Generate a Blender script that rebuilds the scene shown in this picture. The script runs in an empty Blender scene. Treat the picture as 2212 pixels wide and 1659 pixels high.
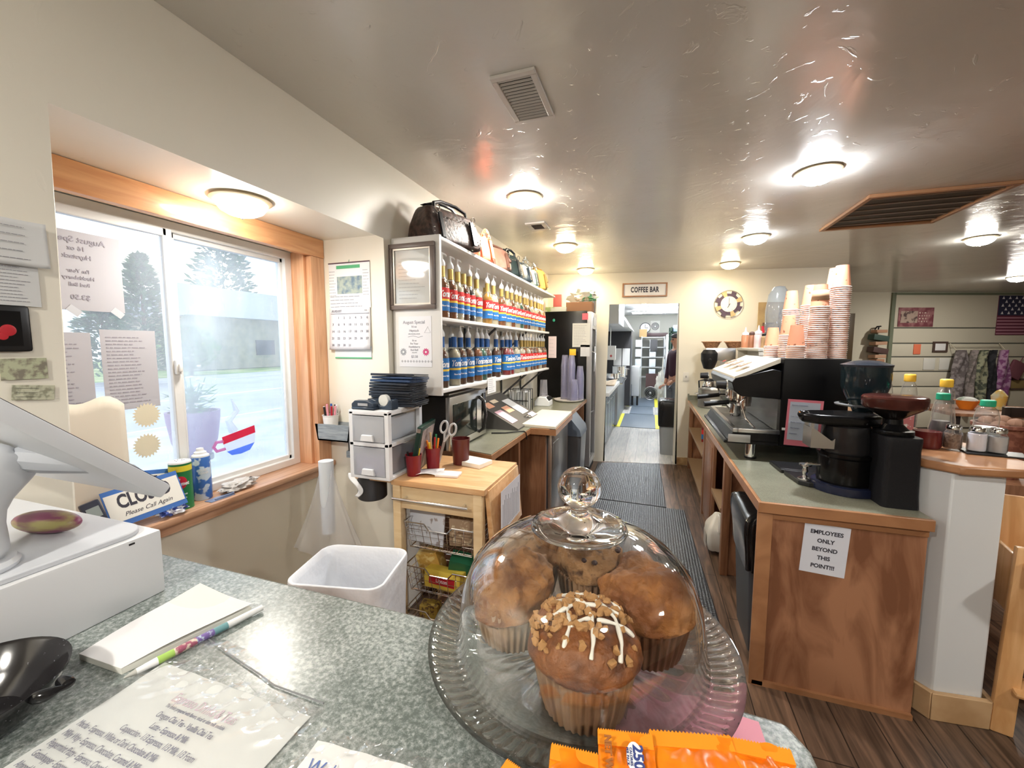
import bpy, bmesh, math, random
from mathutils import Vector, Matrix, Euler
R = math.radians
PI = math.pi
random.seed(7)
scene = bpy.context.scene
COL = scene.collection

# ------------------------------------------------------------------ camera
cam_d = bpy.data.cameras.new('camera')
cam = bpy.data.objects.new('camera', cam_d)
COL.objects.link(cam)
cam.location = (0, 0, 1.5)
cam.rotation_euler = (R(90 - 5.29), 0, R(18.71))
cam_d.sensor_width = 36
cam_d.lens = 36 * 880 / 2212
cam_d.clip_start = 0.01
cam_d.clip_end = 300
scene.camera = cam

# ------------------------------------------------------------------ world, exposure
w = bpy.data.worlds.new('sky')
scene.world = w
w.use_nodes = True
nt = w.node_tree
nt.nodes.clear()
wo = nt.nodes.new('ShaderNodeOutputWorld')
bg = nt.nodes.new('ShaderNodeBackground')
cr = nt.nodes.new('ShaderNodeValToRGB')
tcw = nt.nodes.new('ShaderNodeTexCoord')
nz = nt.nodes.new('ShaderNodeTexNoise')
nz.inputs['Scale'].default_value = 3.0
nz.inputs['Detail'].default_value = 5.0
nt.links.new(tcw.outputs['Generated'], nz.inputs['Vector'])
nt.links.new(nz.outputs['Fac'], cr.inputs['Fac'])
cr.color_ramp.elements[0].position = 0.35
cr.color_ramp.elements[0].color = (0.50, 0.74, 1.0, 1)
cr.color_ramp.elements[1].position = 0.55
cr.color_ramp.elements[1].color = (1.0, 1.0, 1.0, 1)
nt.links.new(cr.outputs['Color'], bg.inputs['Color'])
bg.inputs['Strength'].default_value = 1.1
nt.links.new(bg.outputs['Background'], wo.inputs['Surface'])

vs = scene.view_settings
vs.view_transform = 'Standard'
vs.look = 'None'
vs.gamma = 1.0
vs.use_curve_mapping = False
vs.exposure = 1.0
cy = scene.cycles
cy.use_denoising = True
cy.max_bounces = 12
cy.diffuse_bounces = 5
cy.glossy_bounces = 5
cy.transmission_bounces = 12
cy.transparent_max_bounces = 40
cy.caustics_reflective = False
cy.caustics_refractive = False
cy.sample_clamp_indirect = 6.0

WARM = (1.0, 0.84, 0.58)
NEUT = (1.0, 0.95, 0.86)
COOL = (0.93, 0.96, 1.0)
# ceiling lamps: x, y, colour, energy  (each gets its dome built further down)
LAMPS = [(-.755, 2.47, NEUT, 15, 'frosted dome ceiling lamp nearest the large vent, above the syrup shelves'),
         (-.755, 3.74, WARM, 9, 'frosted dome ceiling lamp beyond the small square vent, over the left aisle'),
         (-.755, 4.95, WARM, 6, 'small glowing dome ceiling lamp at the back above the black fridge'),
         (.80, 2.61, COOL, 19, 'large bright dome ceiling lamp above the coffee grinders, left of the big wooden grille'),
         (.80, 3.95, COOL, 11, 'white dome ceiling lamp above the espresso machine cups'),
         (.80, 5.10, WARM, 6, 'warm dome ceiling lamp just before the back wall, above the round clock'),
         (4.55, 7.32, NEUT, 22, 'bright dome ceiling lamp at the right edge of the photo in the dining room'),
         (.80, -.75, NEUT, 20, None), (-.70, -.85, NEUT, 20, None), (2.6, .8, NEUT, 20, None), (2.6, 4.6, NEUT, 13, None)]  # the four without label are unseen, added to light the scene

# ------------------------------------------------------------------ materials
MATS = {}
def M(name, rgb, rough=.5, metal=0, trans=0, ior=1.45, alpha=1, emit=None, es=0, noise=None, bump=None, spec=.5, coat=0, sss=0):
    """noise=(scale, rgb2, lo, hi, detail[, (sx,sy,sz)])  bump=(scale, strength, dist[, detail])"""
    if name in MATS: return MATS[name]
    m = bpy.data.materials.new(name); m.use_nodes = True
    t = m.node_tree; b = t.nodes['Principled BSDF']
    b.inputs['Base Color'].default_value = (*rgb, 1)
    b.inputs['Roughness'].default_value = rough
    b.inputs['Metallic'].default_value = metal
    b.inputs['Transmission Weight'].default_value = trans
    b.inputs['IOR'].default_value = ior
    b.inputs['Alpha'].default_value = alpha
    b.inputs['Specular IOR Level'].default_value = spec
    b.inputs['Coat Weight'].default_value = coat
    if sss:
        b.inputs['Subsurface Weight'].default_value = sss
        b.inputs['Subsurface Radius'].default_value = (.01, .006, .003)
    if emit:
        b.inputs['Emission Color'].default_value = (*emit, 1); b.inputs['Emission Strength'].default_value = es
    tc = None
    if noise or bump: tc = t.nodes.new('ShaderNodeTexCoord')
    if noise:
        n = t.nodes.new('ShaderNodeTexNoise'); n.inputs['Scale'].default_value = noise[0]
        n.inputs['Detail'].default_value = noise[4] if len(noise) > 4 else 4
        src = tc.outputs['Object']
        if len(noise) > 5:
            mp = t.nodes.new('ShaderNodeMapping'); mp.inputs['Scale'].default_value = noise[5]
            t.links.new(src, mp.inputs['Vector']); src = mp.outputs['Vector']
        t.links.new(src, n.inputs['Vector'])
        r = t.nodes.new('ShaderNodeValToRGB')
        r.color_ramp.elements[0].position = noise[2]; r.color_ramp.elements[0].color = (*rgb, 1)
        r.color_ramp.elements[1].position = noise[3]; r.color_ramp.elements[1].color = (*noise[1], 1)
        t.links.new(n.outputs['Fac'], r.inputs['Fac']); t.links.new(r.outputs['Color'], b.inputs['Base Color'])
    if bump:
        n2 = t.nodes.new('ShaderNodeTexNoise'); n2.inputs['Scale'].default_value = bump[0]
        n2.inputs['Detail'].default_value = bump[3] if len(bump) > 3 else 3
        bp = t.nodes.new('ShaderNodeBump'); bp.inputs['Strength'].default_value = bump[1]; bp.inputs['Distance'].default_value = bump[2]
        t.links.new(tc.outputs['Object'], n2.inputs['Vector']); t.links.new(n2.outputs['Fac'], bp.inputs['Height'])
        t.links.new(bp.outputs['Normal'], b.inputs['Normal'])
    MATS[name] = m
    return m

def thin_glass(name, tint=(1, 1, 1), haze=0.0, hazecol=(1, 1, 1), rough=.02, smear=0, gloss=1.0, ior=1.45):
    """thin sheet of glass: lets light through, mirrors by Fresnel, optional milky haze"""
    if name in MATS: return MATS[name]
    m = bpy.data.materials.new(name); m.use_nodes = True
    t = m.node_tree; t.nodes.clear()
    o = t.nodes.new('ShaderNodeOutputMaterial')
    tr = t.nodes.new('ShaderNodeBsdfTransparent'); tr.inputs['Color'].default_value = (*tint, 1)
    gl = t.nodes.new('ShaderNodeBsdfGlossy'); gl.inputs['Roughness'].default_value = rough
    lw = t.nodes.new('ShaderNodeLayerWeight'); lw.inputs['Blend'].default_value = .5     # same for both faces of the sheet
    pw_ = t.nodes.new('ShaderNodeMath'); pw_.operation = 'POWER'; pw_.inputs[1].default_value = 3.2
    mu = t.nodes.new('ShaderNodeMath'); mu.operation = 'MULTIPLY_ADD'; mu.inputs[1].default_value = .75 * gloss; mu.inputs[2].default_value = .035 * gloss * (ior - 1) / .45; mu.use_clamp = True
    t.links.new(lw.outputs['Facing'], pw_.inputs[0]); t.links.new(pw_.outputs[0], mu.inputs[0])
    mx = t.nodes.new('ShaderNodeMixShader')
    t.links.new(mu.outputs[0], mx.inputs[0]); t.links.new(tr.outputs[0], mx.inputs[1]); t.links.new(gl.outputs[0], mx.inputs[2])
    last = mx
    if haze:
        df = t.nodes.new('ShaderNodeBsdfTranslucent'); df.inputs['Color'].default_value = (*hazecol, 1)
        d2 = t.nodes.new('ShaderNodeBsdfDiffuse'); d2.inputs['Color'].default_value = (*hazecol, 1)
        a = t.nodes.new('ShaderNodeAddShader') if False else t.nodes.new('ShaderNodeMixShader')
        a.inputs[0].default_value = .4
        t.links.new(df.outputs[0], a.inputs[1]); t.links.new(d2.outputs[0], a.inputs[2])
        m2 = t.nodes.new('ShaderNodeMixShader'); m2.inputs[0].default_value = haze
        if smear:
            tc = t.nodes.new('ShaderNodeTexCoord'); mp = t.nodes.new('ShaderNodeMapping'); mp.inputs['Scale'].default_value = (1, 1, .35)
            n = t.nodes.new('ShaderNodeTexNoise'); n.inputs['Scale'].default_value = smear; n.inputs['Detail'].default_value = 6
            mr = t.nodes.new('ShaderNodeMapRange'); mr.inputs[1].default_value = .35; mr.inputs[2].default_value = .75
            mr.inputs[3].default_value = haze * .6; mr.inputs[4].default_value = haze * 1.9
            t.links.new(tc.outputs['Object'], mp.inputs[0]); t.links.new(mp.outputs[0], n.inputs['Vector'])
            t.links.new(n.outputs['Fac'], mr.inputs[0]); t.links.new(mr.outputs[0], m2.inputs[0])
        t.links.new(last.outputs[0], m2.inputs[1]); t.links.new(a.outputs[0], m2.inputs[2])
        last = m2
    t.links.new(last.outputs[0], o.inputs['Surface'])
    MATS[name] = m
    return m

def wood(name, c1, c2, scale=6, stretch=(1, 1, 12), rough=.45, bump=.15, coat=.1, lo=.35, hi=.65):
    """grain runs along the axis whose stretch value is smallest"""
    if name in MATS: return MATS[name]
    m = bpy.data.materials.new(name); m.use_nodes = True
    t = m.node_tree; b = t.nodes['Principled BSDF']; b.inputs['Roughness'].default_value = rough; b.inputs['Coat Weight'].default_value = coat
    tc = t.nodes.new('ShaderNodeTexCoord'); mp = t.nodes.new('ShaderNodeMapping'); mp.inputs['Scale'].default_value = stretch
    n = t.nodes.new('ShaderNodeTexNoise'); n.inputs['Scale'].default_value = scale; n.inputs['Detail'].default_value = 6
    n.inputs['Distortion'].default_value = 1.2
    r = t.nodes.new('ShaderNodeValToRGB'); e = r.color_ramp.elements
    e[0].position = lo; e[0].color = (*c1, 1); e[1].position = hi; e[1].color = (*c2, 1)
    t.links.new(tc.outputs['Object'], mp.inputs[0]); t.links.new(mp.outputs[0], n.inputs['Vector'])
    t.links.new(n.outputs['Fac'], r.inputs['Fac']); t.links.new(r.outputs['Color'], b.inputs['Base Color'])
    bp = t.nodes.new('ShaderNodeBump'); bp.inputs['Strength'].default_value = bump; bp.inputs['Distance'].default_value = .002
    t.links.new(n.outputs['Fac'], bp.inputs['Height']); t.links.new(bp.outputs['Normal'], b.inputs['Normal'])
    MATS[name] = m
    return m

black = M('black_plastic', (.012, .012, .013), .35)
blackm = M('black_matte', (.010, .010, .011), .7)
gloss = M('black_gloss', (.008, .008, .009), .12)
white = M('white_plastic', (.80, .81, .82), .4)
paper = M('white_paper', (.80, .80, .80), .85)
paperd = M('grey_paper', (.60, .61, .62), .85)
ink = M('dark_ink', (.05, .05, .07), .8)
inkg = M('grey_ink', (.28, .28, .32), .8)
steel = M('brushed_steel', (.62, .62, .62), .28, 1)
chrome = M('chrome', (.82, .82, .82), .08, 1)
dsteel = M('dull_steel', (.38, .38, .38), .42, 1)
cream = M('cream_paint', (.74, .69, .56), .5, bump=(9, .25, .01))
red = M('red_plastic', (.45, .02, .03), .35)
M('yellow', (.85, .62, .05), .45); M('orange', (.95, .28, .03), .45); M('green', (.03, .28, .12), .45)
M('blue', (.03, .12, .45), .45); M('pink', (.85, .35, .42), .7)

# ------------------------------------------------------------------ geometry helpers
class G:
    def __init__(s): s.b = bmesh.new()
    def _m(s, vs, m):
        for f in {f for v in vs for f in v.link_faces}: f.material_index = m
    def box(s, x0, x1, y0, y1, z0, z1, m=0, rot=None, bev=0):
        c = Vector(((x0 + x1) / 2, (y0 + y1) / 2, (z0 + z1) / 2))
        mt = Matrix.Translation(c)
        if rot: mt = mt @ Euler(rot).to_matrix().to_4x4()
        mt = mt @ Matrix.Diagonal((abs(x1 - x0), abs(y1 - y0), abs(z1 - z0), 1))
        vs = bmesh.ops.create_cube(s.b, size=1, matrix=mt)['verts']
        s._m(vs, m)
        if bev:
            es = {e for v in vs for e in v.link_edges}
            r = bmesh.ops.bevel(s.b, geom=list(es), offset=bev, segments=2, affect='EDGES', profile=.6)
            for f in r['faces']: f.material_index = m
        return s
    def rod(s, p, q, r, r2=None, seg=12, m=0, cap=True):
        p, q = Vector(p), Vector(q); d = q - p
        mt = Matrix.Translation((p + q) / 2) @ d.to_track_quat('Z', 'Y').to_matrix().to_4x4()
        vs = bmesh.ops.create_cone(s.b, cap_ends=cap, segments=seg, radius1=r, radius2=r if r2 is None else r2, depth=d.length, matrix=mt)['verts']
        s._m(vs, m); return s
    def cyl(s, x, y, z0, z1, r, r2=None, seg=24, m=0, cap=True): return s.rod((x, y, z0), (x, y, z1), r, r2, seg, m, cap)
    def tube(s, pts, r, seg=8, m=0, close=False):
        pts = [Vector(p) for p in pts]; n = len(pts); rings = []
        rr = r if isinstance(r, (list, tuple)) else [r] * n
        up = Vector((0, 0, 1)); prev = None
        for i, p in enumerate(pts):
            a = pts[(i - 1) % n] if (i or close) else p
            c = pts[(i + 1) % n] if (i < n - 1 or close) else p
            t = (c - a).normalized()
            if prev is None:
                x = t.cross(up)
                if x.length < .05: x = t.cross(Vector((1, 0, 0)))
            else: x = prev - t * prev.dot(t)
            if x.length < 1e-6: x = t.orthogonal()
            x.normalize(); y = t.cross(x); prev = x
            rings.append([s.b.verts.new(p + (x * math.cos(2 * PI * k / seg) + y * math.sin(2 * PI * k / seg)) * rr[i]) for k in range(seg)])
        for i in range(n if close else n - 1):
            A, B = rings[i], rings[(i + 1) % n]
            for k in range(seg):
                f = s.b.faces.new((A[k], A[(k + 1) % seg], B[(k + 1) % seg], B[k])); f.material_index = m
        if not close:
            for ring in (rings[0], rings[-1]):
                try: f = s.b.faces.new(ring); f.material_index = m
                except ValueError: pass
        return s
    def lathe(s, prof, x=0, y=0, z=0, seg=32, m=0, wob=None, close=False):
        """prof: [(r, z)]; wob(angle, r, z, i) -> (r, z)"""
        rings = []
        for i, (r, h) in enumerate(prof):
            if r < 1e-6 and not wob: rings.append([s.b.verts.new((x, y, z + h))]); continue
            ring = []
            for k in range(seg):
                a = 2 * PI * k / seg; rr, hh = (wob(a, r, h, i) if wob else (r, h))
                ring.append(s.b.verts.new((x + rr * math.cos(a), y + rr * math.sin(a), z + hh)))
            rings.append(ring)
        pairs = list(zip(rings, rings[1:])) + ([(rings[-1], rings[0])] if close else [])
        for A, B in pairs:
            for k in range(seg):
                k2 = (k + 1) % seg
                if len(A) == 1 and len(B) == 1: continue
                if len(A) == 1: vv = (A[0], B[k2], B[k])
                elif len(B) == 1: vv = (A[k], A[k2], B[0])
                else: vv = (A[k], A[k2], B[k2], B[k])
                f = s.b.faces.new(vv); f.material_index = m
        return s
    def sph(s, c, r, sc=(1, 1, 1), m=0, seg=20, rot=None):
        mt = Matrix.Translation(c)
        if rot: mt = mt @ Euler(rot).to_matrix().to_4x4()
        mt = mt @ Matrix.Diagonal((*sc, 1))
        vs = bmesh.ops.create_uvsphere(s.b, u_segments=seg, v_segments=max(8, seg // 2 + 2), radius=r, matrix=mt)['verts']
        s._m(vs, m); return s
    def prism(s, poly, a0, a1, ax='z', m=0):
        """poly in the plane across ax: z->(x,y), y->(x,z), x->(y,z)"""
        def P(u, v, a): return {'z': (u, v, a), 'y': (u, a, v), 'x': (a, u, v)}[ax]
        A = [s.b.verts.new(P(u, v, a0)) for u, v in poly]; B = [s.b.verts.new(P(u, v, a1)) for u, v in poly]
        n = len(poly)
        fs = [s.b.faces.new(A), s.b.faces.new(B[::-1])] + [s.b.faces.new((A[i], B[i], B[(i + 1) % n], A[(i + 1) % n])) for i in range(n)]
        for f in fs: f.material_index = m
        return s
    def sheet(s, fn, nu, nv, m=0):
        g = [[s.b.verts.new(fn(i / nu, j / nv)) for j in range(nv + 1)] for i in range(nu + 1)]
        for i in range(nu):
            for j in range(nv):
                f = s.b.faces.new((g[i][j], g[i + 1][j], g[i + 1][j + 1], g[i][j + 1])); f.material_index = m
        return s
    def bounds(s):
        vs = [v.co for v in s.b.verts]
        return [min(v[i] for v in vs) for i in range(3)], [max(v[i] for v in vs) for i in range(3)]

def obj(name, g, mats, parent=None, loc=None, rz=0, rot=None, bev=0, sub=0, solid=0, sharp=35, disp=None):
    """link the mesh as ONE object; a top-level mesh without loc gets its origin at its own base"""
    if g.b.faces and not all(f.normal.length for f in list(g.b.faces)[:1]): pass
    bmesh.ops.recalc_face_normals(g.b, faces=g.b.faces)
    if parent is None and loc is None:
        lo, hi = g.bounds(); loc = Vector(((lo[0] + hi[0]) / 2, (lo[1] + hi[1]) / 2, lo[2]))
        bmesh.ops.translate(g.b, verts=g.b.verts, vec=-loc)
    me = bpy.data.meshes.new(name); g.b.to_mesh(me); g.b.free()
    o = bpy.data.objects.new(name, me); COL.objects.link(o)
    for m in (mats if isinstance(mats, (list, tuple)) else [mats]):
        me.materials.append(MATS[m] if isinstance(m, str) else m)
    if parent: o.parent = parent
    if loc is not None: o.location = loc
    o.rotation_euler = rot if rot else (0, 0, rz)
    for p in me.polygons: p.use_smooth = True
    me.set_sharp_from_angle(angle=R(sharp))
    if solid:
        md = o.modifiers.new('s', 'SOLIDIFY'); md.thickness = solid; md.offset = 0
    if bev:
        md = o.modifiers.new('b', 'BEVEL'); md.width = bev; md.segments = 2; md.limit_method = 'ANGLE'; md.angle_limit = R(40); md.harden_normals = False
    if sub:
        md = o.modifiers.new('u', 'SUBSURF'); md.levels = sub; md.render_levels = sub
    if disp:
        tx = bpy.data.textures.new(name + '_t', 'CLOUDS'); tx.noise_scale = disp[0]; tx.noise_depth = 4
        md = o.modifiers.new('d', 'DISPLACE'); md.texture = tx; md.strength = disp[1]; md.mid_level = .5
    return o

def tag(o, label=None, cat=None, group=None, kind=None):
    if label: o['label'] = label
    if cat: o['category'] = cat
    if group: o['group'] = group
    if kind: o['kind'] = kind
    return o

def solo(name, g, mats, label, cat, group=None, **k): return tag(obj(name, g, mats, **k), label, cat, group)
def struct(name, g, mats, **k): return tag(obj(name, g, mats, **k), kind='structure')
def T(name, label, cat, loc=(0, 0, 0), rz=0, group=None, rot=None):
    o = bpy.data.objects.new(name, None); COL.objects.link(o); o.location = loc
    o.rotation_euler = rot if rot else (0, 0, rz); o.empty_display_size = .05
    return tag(o, label, cat, group)
def dup(o, loc, rz=None, label=None, group=None, mats=None, scale=None, rot=None):
    """copy a thing with its parts and sub-parts; mats {part name: material}"""
    r = o.copy(); COL.objects.link(r); r.location = loc
    if rz is not None: r.rotation_euler = (0, 0, rz)
    if rot is not None: r.rotation_euler = rot
    if scale: r.scale = scale
    if label: r['label'] = label
    if group: r['group'] = group
    def rec(a, b):
        for ch in a.children:
            c = ch.copy(); COL.objects.link(c); c.parent = b
            base = ch.name.split('.')[0]
            if mats and base in mats:
                for sl in c.material_slots[:1]: sl.link = 'OBJECT'; sl.material = mats[base]
            rec(ch, c)
    rec(o, r)
    if mats and '' in mats:
        r.material_slots[0].link = 'OBJECT'; r.material_slots[0].material = mats['']
    return r

def text(body, size, loc, rot, mat, parent, name='lettering', ext=.0004, align='CENTER', sx=1, bold=0, shear=0, spacing=1, line=1):
    """printed lettering as a thin mesh"""
    cu = bpy.data.curves.new(name, 'FONT'); cu.body = body; cu.size = size; cu.extrude = ext; cu.align_x = align; cu.align_y = 'CENTER'
    cu.offset = bold; cu.shear = shear; cu.space_character = spacing; cu.space_line = line; cu.resolution_u = 3
    tmp = bpy.data.objects.new('tmp', cu); COL.objects.link(tmp)
    bpy.context.view_layer.update()
    me = bpy.data.meshes.new_from_object(tmp.evaluated_get(bpy.context.evaluated_depsgraph_get()))
    bpy.data.objects.remove(tmp)
    me.materials.clear(); me.materials.append(MATS[mat] if isinstance(mat, str) else mat)
    o = bpy.data.objects.new(name, me); COL.objects.link(o); o.parent = parent; o.location = loc; o.rotation_euler = rot
    o.scale = (sx, 1, 1)
    return o

def lines(w, h, n, thick, seed=0, full=.9, indent=0, skip=0, words=True):
    """rows of illegible print, in the x-z plane, origin centred, as thin raised bars facing -y"""
    g = G(); rnd = random.Random(seed)
    for i in range(n):
        z = h / 2 - (i + .5) * h / n
        if skip and i % skip == skip - 1: continue
        x = -w / 2 + indent; end = -w / 2 + w * rnd.uniform(full - .35, full)
        while x < end:
            L = min(rnd.uniform(.05, .14) * w, end - x) if words else end - x
            g.box(x, x + L, -.0006, 0, z - thick / 2, z + thick / 2); x += L + thick * 1.2
    return g
FRONT = (R(90), 0, 0)      # lettering that faces -y
ORD = ['first', 'second', 'third', 'fourth', 'fifth', 'sixth', 'seventh', 'eighth', 'ninth', 'tenth', 'eleventh', 'twelfth', 'thirteenth',
       'fourteenth', 'fifteenth', 'sixteenth', 'seventeenth', 'eighteenth', 'nineteenth', 'twentieth', 'twenty-first', 'twenty-second',
       'twenty-third', 'twenty-fourth', 'twenty-fifth', 'twenty-sixth', 'twenty-seventh', 'twenty-eighth', 'twenty-ninth', 'thirtieth']
ORD += ['thirty-' + q for q in ORD[:9]] + ['fortieth']
# ------------------------------------------------------------------ special surfaces
def plank_floor(name, c1, c2, mortar, rough=.35, lo=.35, hi=1.25):
    m = bpy.data.materials.new(name); m.use_nodes = True; t = m.node_tree; b = t.nodes['Principled BSDF']
    tc = t.nodes.new('ShaderNodeTexCoord'); mp = t.nodes.new('ShaderNodeMapping'); mp.inputs['Rotation'].default_value = (0, 0, R(90))
    br = t.nodes.new('ShaderNodeTexBrick'); br.inputs['Scale'].default_value = 1; br.inputs['Brick Width'].default_value = 1.2
    br.inputs['Row Height'].default_value = .15; br.inputs['Mortar Size'].default_value = .0025; br.inputs['Color1'].default_value = (*c1, 1)
    br.inputs['Color2'].default_value = (*c2, 1); br.inputs['Mortar'].default_value = (*mortar, 1); br.offset = .37
    mp2 = t.nodes.new('ShaderNodeMapping'); mp2.inputs['Scale'].default_value = (9, .8, 1)
    n = t.nodes.new('ShaderNodeTexNoise'); n.inputs['Scale'].default_value = 4; n.inputs['Detail'].default_value = 8; n.inputs['Distortion'].default_value = .8
    r = t.nodes.new('ShaderNodeValToRGB'); r.color_ramp.elements[0].position = .35; r.color_ramp.elements[0].color = (lo, lo, lo, 1)
    r.color_ramp.elements[1].position = .7; r.color_ramp.elements[1].color = (hi, hi * .96, hi * .92, 1)
    mx = t.nodes.new('ShaderNodeMix'); mx.data_type = 'RGBA'; mx.blend_type = 'MULTIPLY'; mx.inputs[0].default_value = 1
    t.links.new(tc.outputs['Object'], mp.inputs[0]); t.links.new(mp.outputs[0], br.inputs['Vector'])
    t.links.new(tc.outputs['Object'], mp2.inputs[0]); t.links.new(mp2.outputs[0], n.inputs['Vector']); t.links.new(n.outputs['Fac'], r.inputs['Fac'])
    t.links.new(br.outputs['Color'], mx.inputs[6]); t.links.new(r.outputs['Color'], mx.inputs[7]); t.links.new(mx.outputs[2], b.inputs['Base Color'])
    b.inputs['Roughness'].default_value = rough
    MATS[name] = m; return m
plank_floor('floor_planks', (.20, .125, .085), (.12, .078, .056), (.02, .015, .012))
plank_floor('kitchen_floor', (.66, .66, .66), (.58, .58, .58), (.40, .40, .40), .22, .8, 1.1)

def ceiling_mat(name, col, rough, strength):
    m = bpy.data.materials.new(name); m.use_nodes = True; t = m.node_tree; b = t.nodes['Principled BSDF']
    tc = t.nodes.new('ShaderNodeTexCoord')
    n = t.nodes.new('ShaderNodeTexNoise'); n.inputs['Scale'].default_value = 2.0; n.inputs['Detail'].default_value = 4; n.inputs['Roughness'].default_value = .5
    n.inputs['Distortion'].default_value = 1.0
    n2 = t.nodes.new('ShaderNodeTexNoise'); n2.inputs['Scale'].default_value = 1.1; n2.inputs['Detail'].default_value = 3
    v = t.nodes.new('ShaderNodeTexNoise'); v.inputs['Scale'].default_value = 5; v.inputs['Detail'].default_value = 7; v.inputs['Distortion'].default_value = 4.5
    r = t.nodes.new('ShaderNodeValToRGB'); r.color_ramp.elements[0].position = .64; r.color_ramp.elements[0].color = (0, 0, 0, 1)
    r.color_ramp.elements[1].position = .70; r.color_ramp.elements[1].color = (1, 1, 1, 1)
    for q in (n, n2, v): t.links.new(tc.outputs['Object'], q.inputs['Vector'])
    t.links.new(v.outputs['Fac'], r.inputs['Fac'])
    a = t.nodes.new('ShaderNodeMath'); a.operation = 'MULTIPLY_ADD'; a.inputs[1].default_value = .13
    t.links.new(r.outputs['Color'], a.inputs[0]); t.links.new(n.outputs['Fac'], a.inputs[2])
    bp = t.nodes.new('ShaderNodeBump'); bp.inputs['Strength'].default_value = strength; bp.inputs['Distance'].default_value = .012
    t.links.new(a.outputs[0], bp.inputs['Height']); t.links.new(bp.outputs['Normal'], b.inputs['Normal'])
    cr = t.nodes.new('ShaderNodeValToRGB'); cr.color_ramp.elements[0].position = .35; cr.color_ramp.elements[0].color = (*[c * .93 for c in col], 1)
    cr.color_ramp.elements[1].position = .65; cr.color_ramp.elements[1].color = (*col, 1)
    t.links.new(n2.outputs['Fac'], cr.inputs['Fac']); t.links.new(cr.outputs['Color'], b.inputs['Base Color'])
    b.inputs['Roughness'].default_value = rough; b.inputs['Specular IOR Level'].default_value = .7
    MATS[name] = m; return m
ceiling_mat('ceiling_gloss', (.68, .67, .63), .22, .6)
ceiling_mat('recess_paint', (.72, .70, .66), .35, .12)
wallp = ceiling_mat('wall_paint', (.80, .745, .615), .42, .16)
walld = ceiling_mat('lintel_paint', (.82, .78, .68), .35, .2)

# countertop laminate: pale grey-green with fine mottling
def laminate(name, c1, c2, c3, rough):
    m = bpy.data.materials.new(name); m.use_nodes = True; t = m.node_tree; b = t.nodes['Principled BSDF']
    tc = t.nodes.new('ShaderNodeTexCoord')
    n = t.nodes.new('ShaderNodeTexNoise'); n.inputs['Scale'].default_value = 170; n.inputs['Detail'].default_value = 6; n.inputs['Roughness'].default_value = .75
    n2 = t.nodes.new('ShaderNodeTexNoise'); n2.inputs['Scale'].default_value = 9; n2.inputs['Detail'].default_value = 5
    ad = t.nodes.new('ShaderNodeMath'); ad.operation = 'MULTIPLY_ADD'; ad.inputs[1].default_value = .35
    t.links.new(tc.outputs['Object'], n.inputs['Vector']); t.links.new(tc.outputs['Object'], n2.inputs['Vector'])
    t.links.new(n2.outputs['Fac'], ad.inputs[0]); t.links.new(n.outputs['Fac'], ad.inputs[2])
    r = t.nodes.new('ShaderNodeValToRGB'); e = r.color_ramp.elements; e[0].position = .56; e[0].color = (*c1, 1); e[1].position = .82; e[1].color = (*c3, 1)
    e2 = e.new(.68); e2.color = (*c2, 1)
    t.links.new(ad.outputs[0], r.inputs['Fac']); t.links.new(r.outputs['Color'], b.inputs['Base Color'])
    b.inputs['Roughness'].default_value = rough
    MATS[name] = m; return m
laminate('laminate_near', (.115, .14, .13), (.22, .25, .24), (.42, .45, .44), .26)
laminate('laminate_far', (.15, .15, .11), (.20, .20, .15), (.26, .26, .20), .28)
wood('oak_edge', (.30, .135, .06), (.42, .21, .10), 5, (1, 1, 1), .35, .1, .3)
wood('fir', (.62, .28, .12), (.78, .42, .20), 5, (3, .5, 6), .35, .1, .3)
wood('fir_up', (.60, .30, .15), (.76, .43, .24), 5, (6, 6, .5), .35, .1, .3)
wood('sill_wood', (.46, .24, .13), (.66, .40, .26), 5, (6, .5, 6), .4, .1, .2)
wood('cabinet_ply', (.20, .080, .038), (.40, .195, .105), 3.0, (2.4, 2.4, .7), .5, .08, .15, .40, .60)
wood('cabinet_wood', (.20, .085, .04), (.30, .14, .07), 5, (6, 6, .6), .45, .1, .2)
wood('beech_top', (.66, .36, .16), (.78, .50, .26), 6, (.8, 4, 4), .35, .06, .3)
wood('birch', (.70, .50, .27), (.78, .60, .36), 6, (.8, 4, 4), .45, .05, .2)
wood('pine', (.62, .33, .13), (.76, .46, .22), 4, (5, 5, .7), .4, .08, .3)

# ------------------------------------------------------------------ the setting
g = G(); g.box(-1.95, 9.5, -3.2, 5.47, -.08, 0); g.prism([(-.527, 5.3), (9.5, 5.3), (9.5, 12), (2.14, 12), (2.14, 5.7)], -.08, -.0005)
struct('floor', g, 'floor_planks', loc=(0, 0, 0))
g = G(); g.prism([(-1.7, 5.2), (-1.27, 5.2), (2.14, 5.766), (2.14, 12.8), (-1.7, 12.8)], -.07, .003)
struct('floor', g, 'kitchen_floor', loc=(0, 0, 0))
g = G(); g.prism([(-1.27, -3.2), (9.5, -3.2), (9.5, 12.5), (2.14, 12.5), (2.14, 5.80), (-1.27, 5.23)], 2.41, 2.5)
struct('ceiling', g, 'ceiling_gloss', loc=(0, 0, 0))

g = G(); g.prism([(-1.7, 5.2), (-1.27, 5.232), (2.139, 5.802), (2.139, 12.9), (-1.7, 12.9)], 2.412, 2.5)
struct('ceiling', g, M('kitchen_ceiling', (.74, .75, .76), .5), loc=(0, 0, 0))

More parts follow.
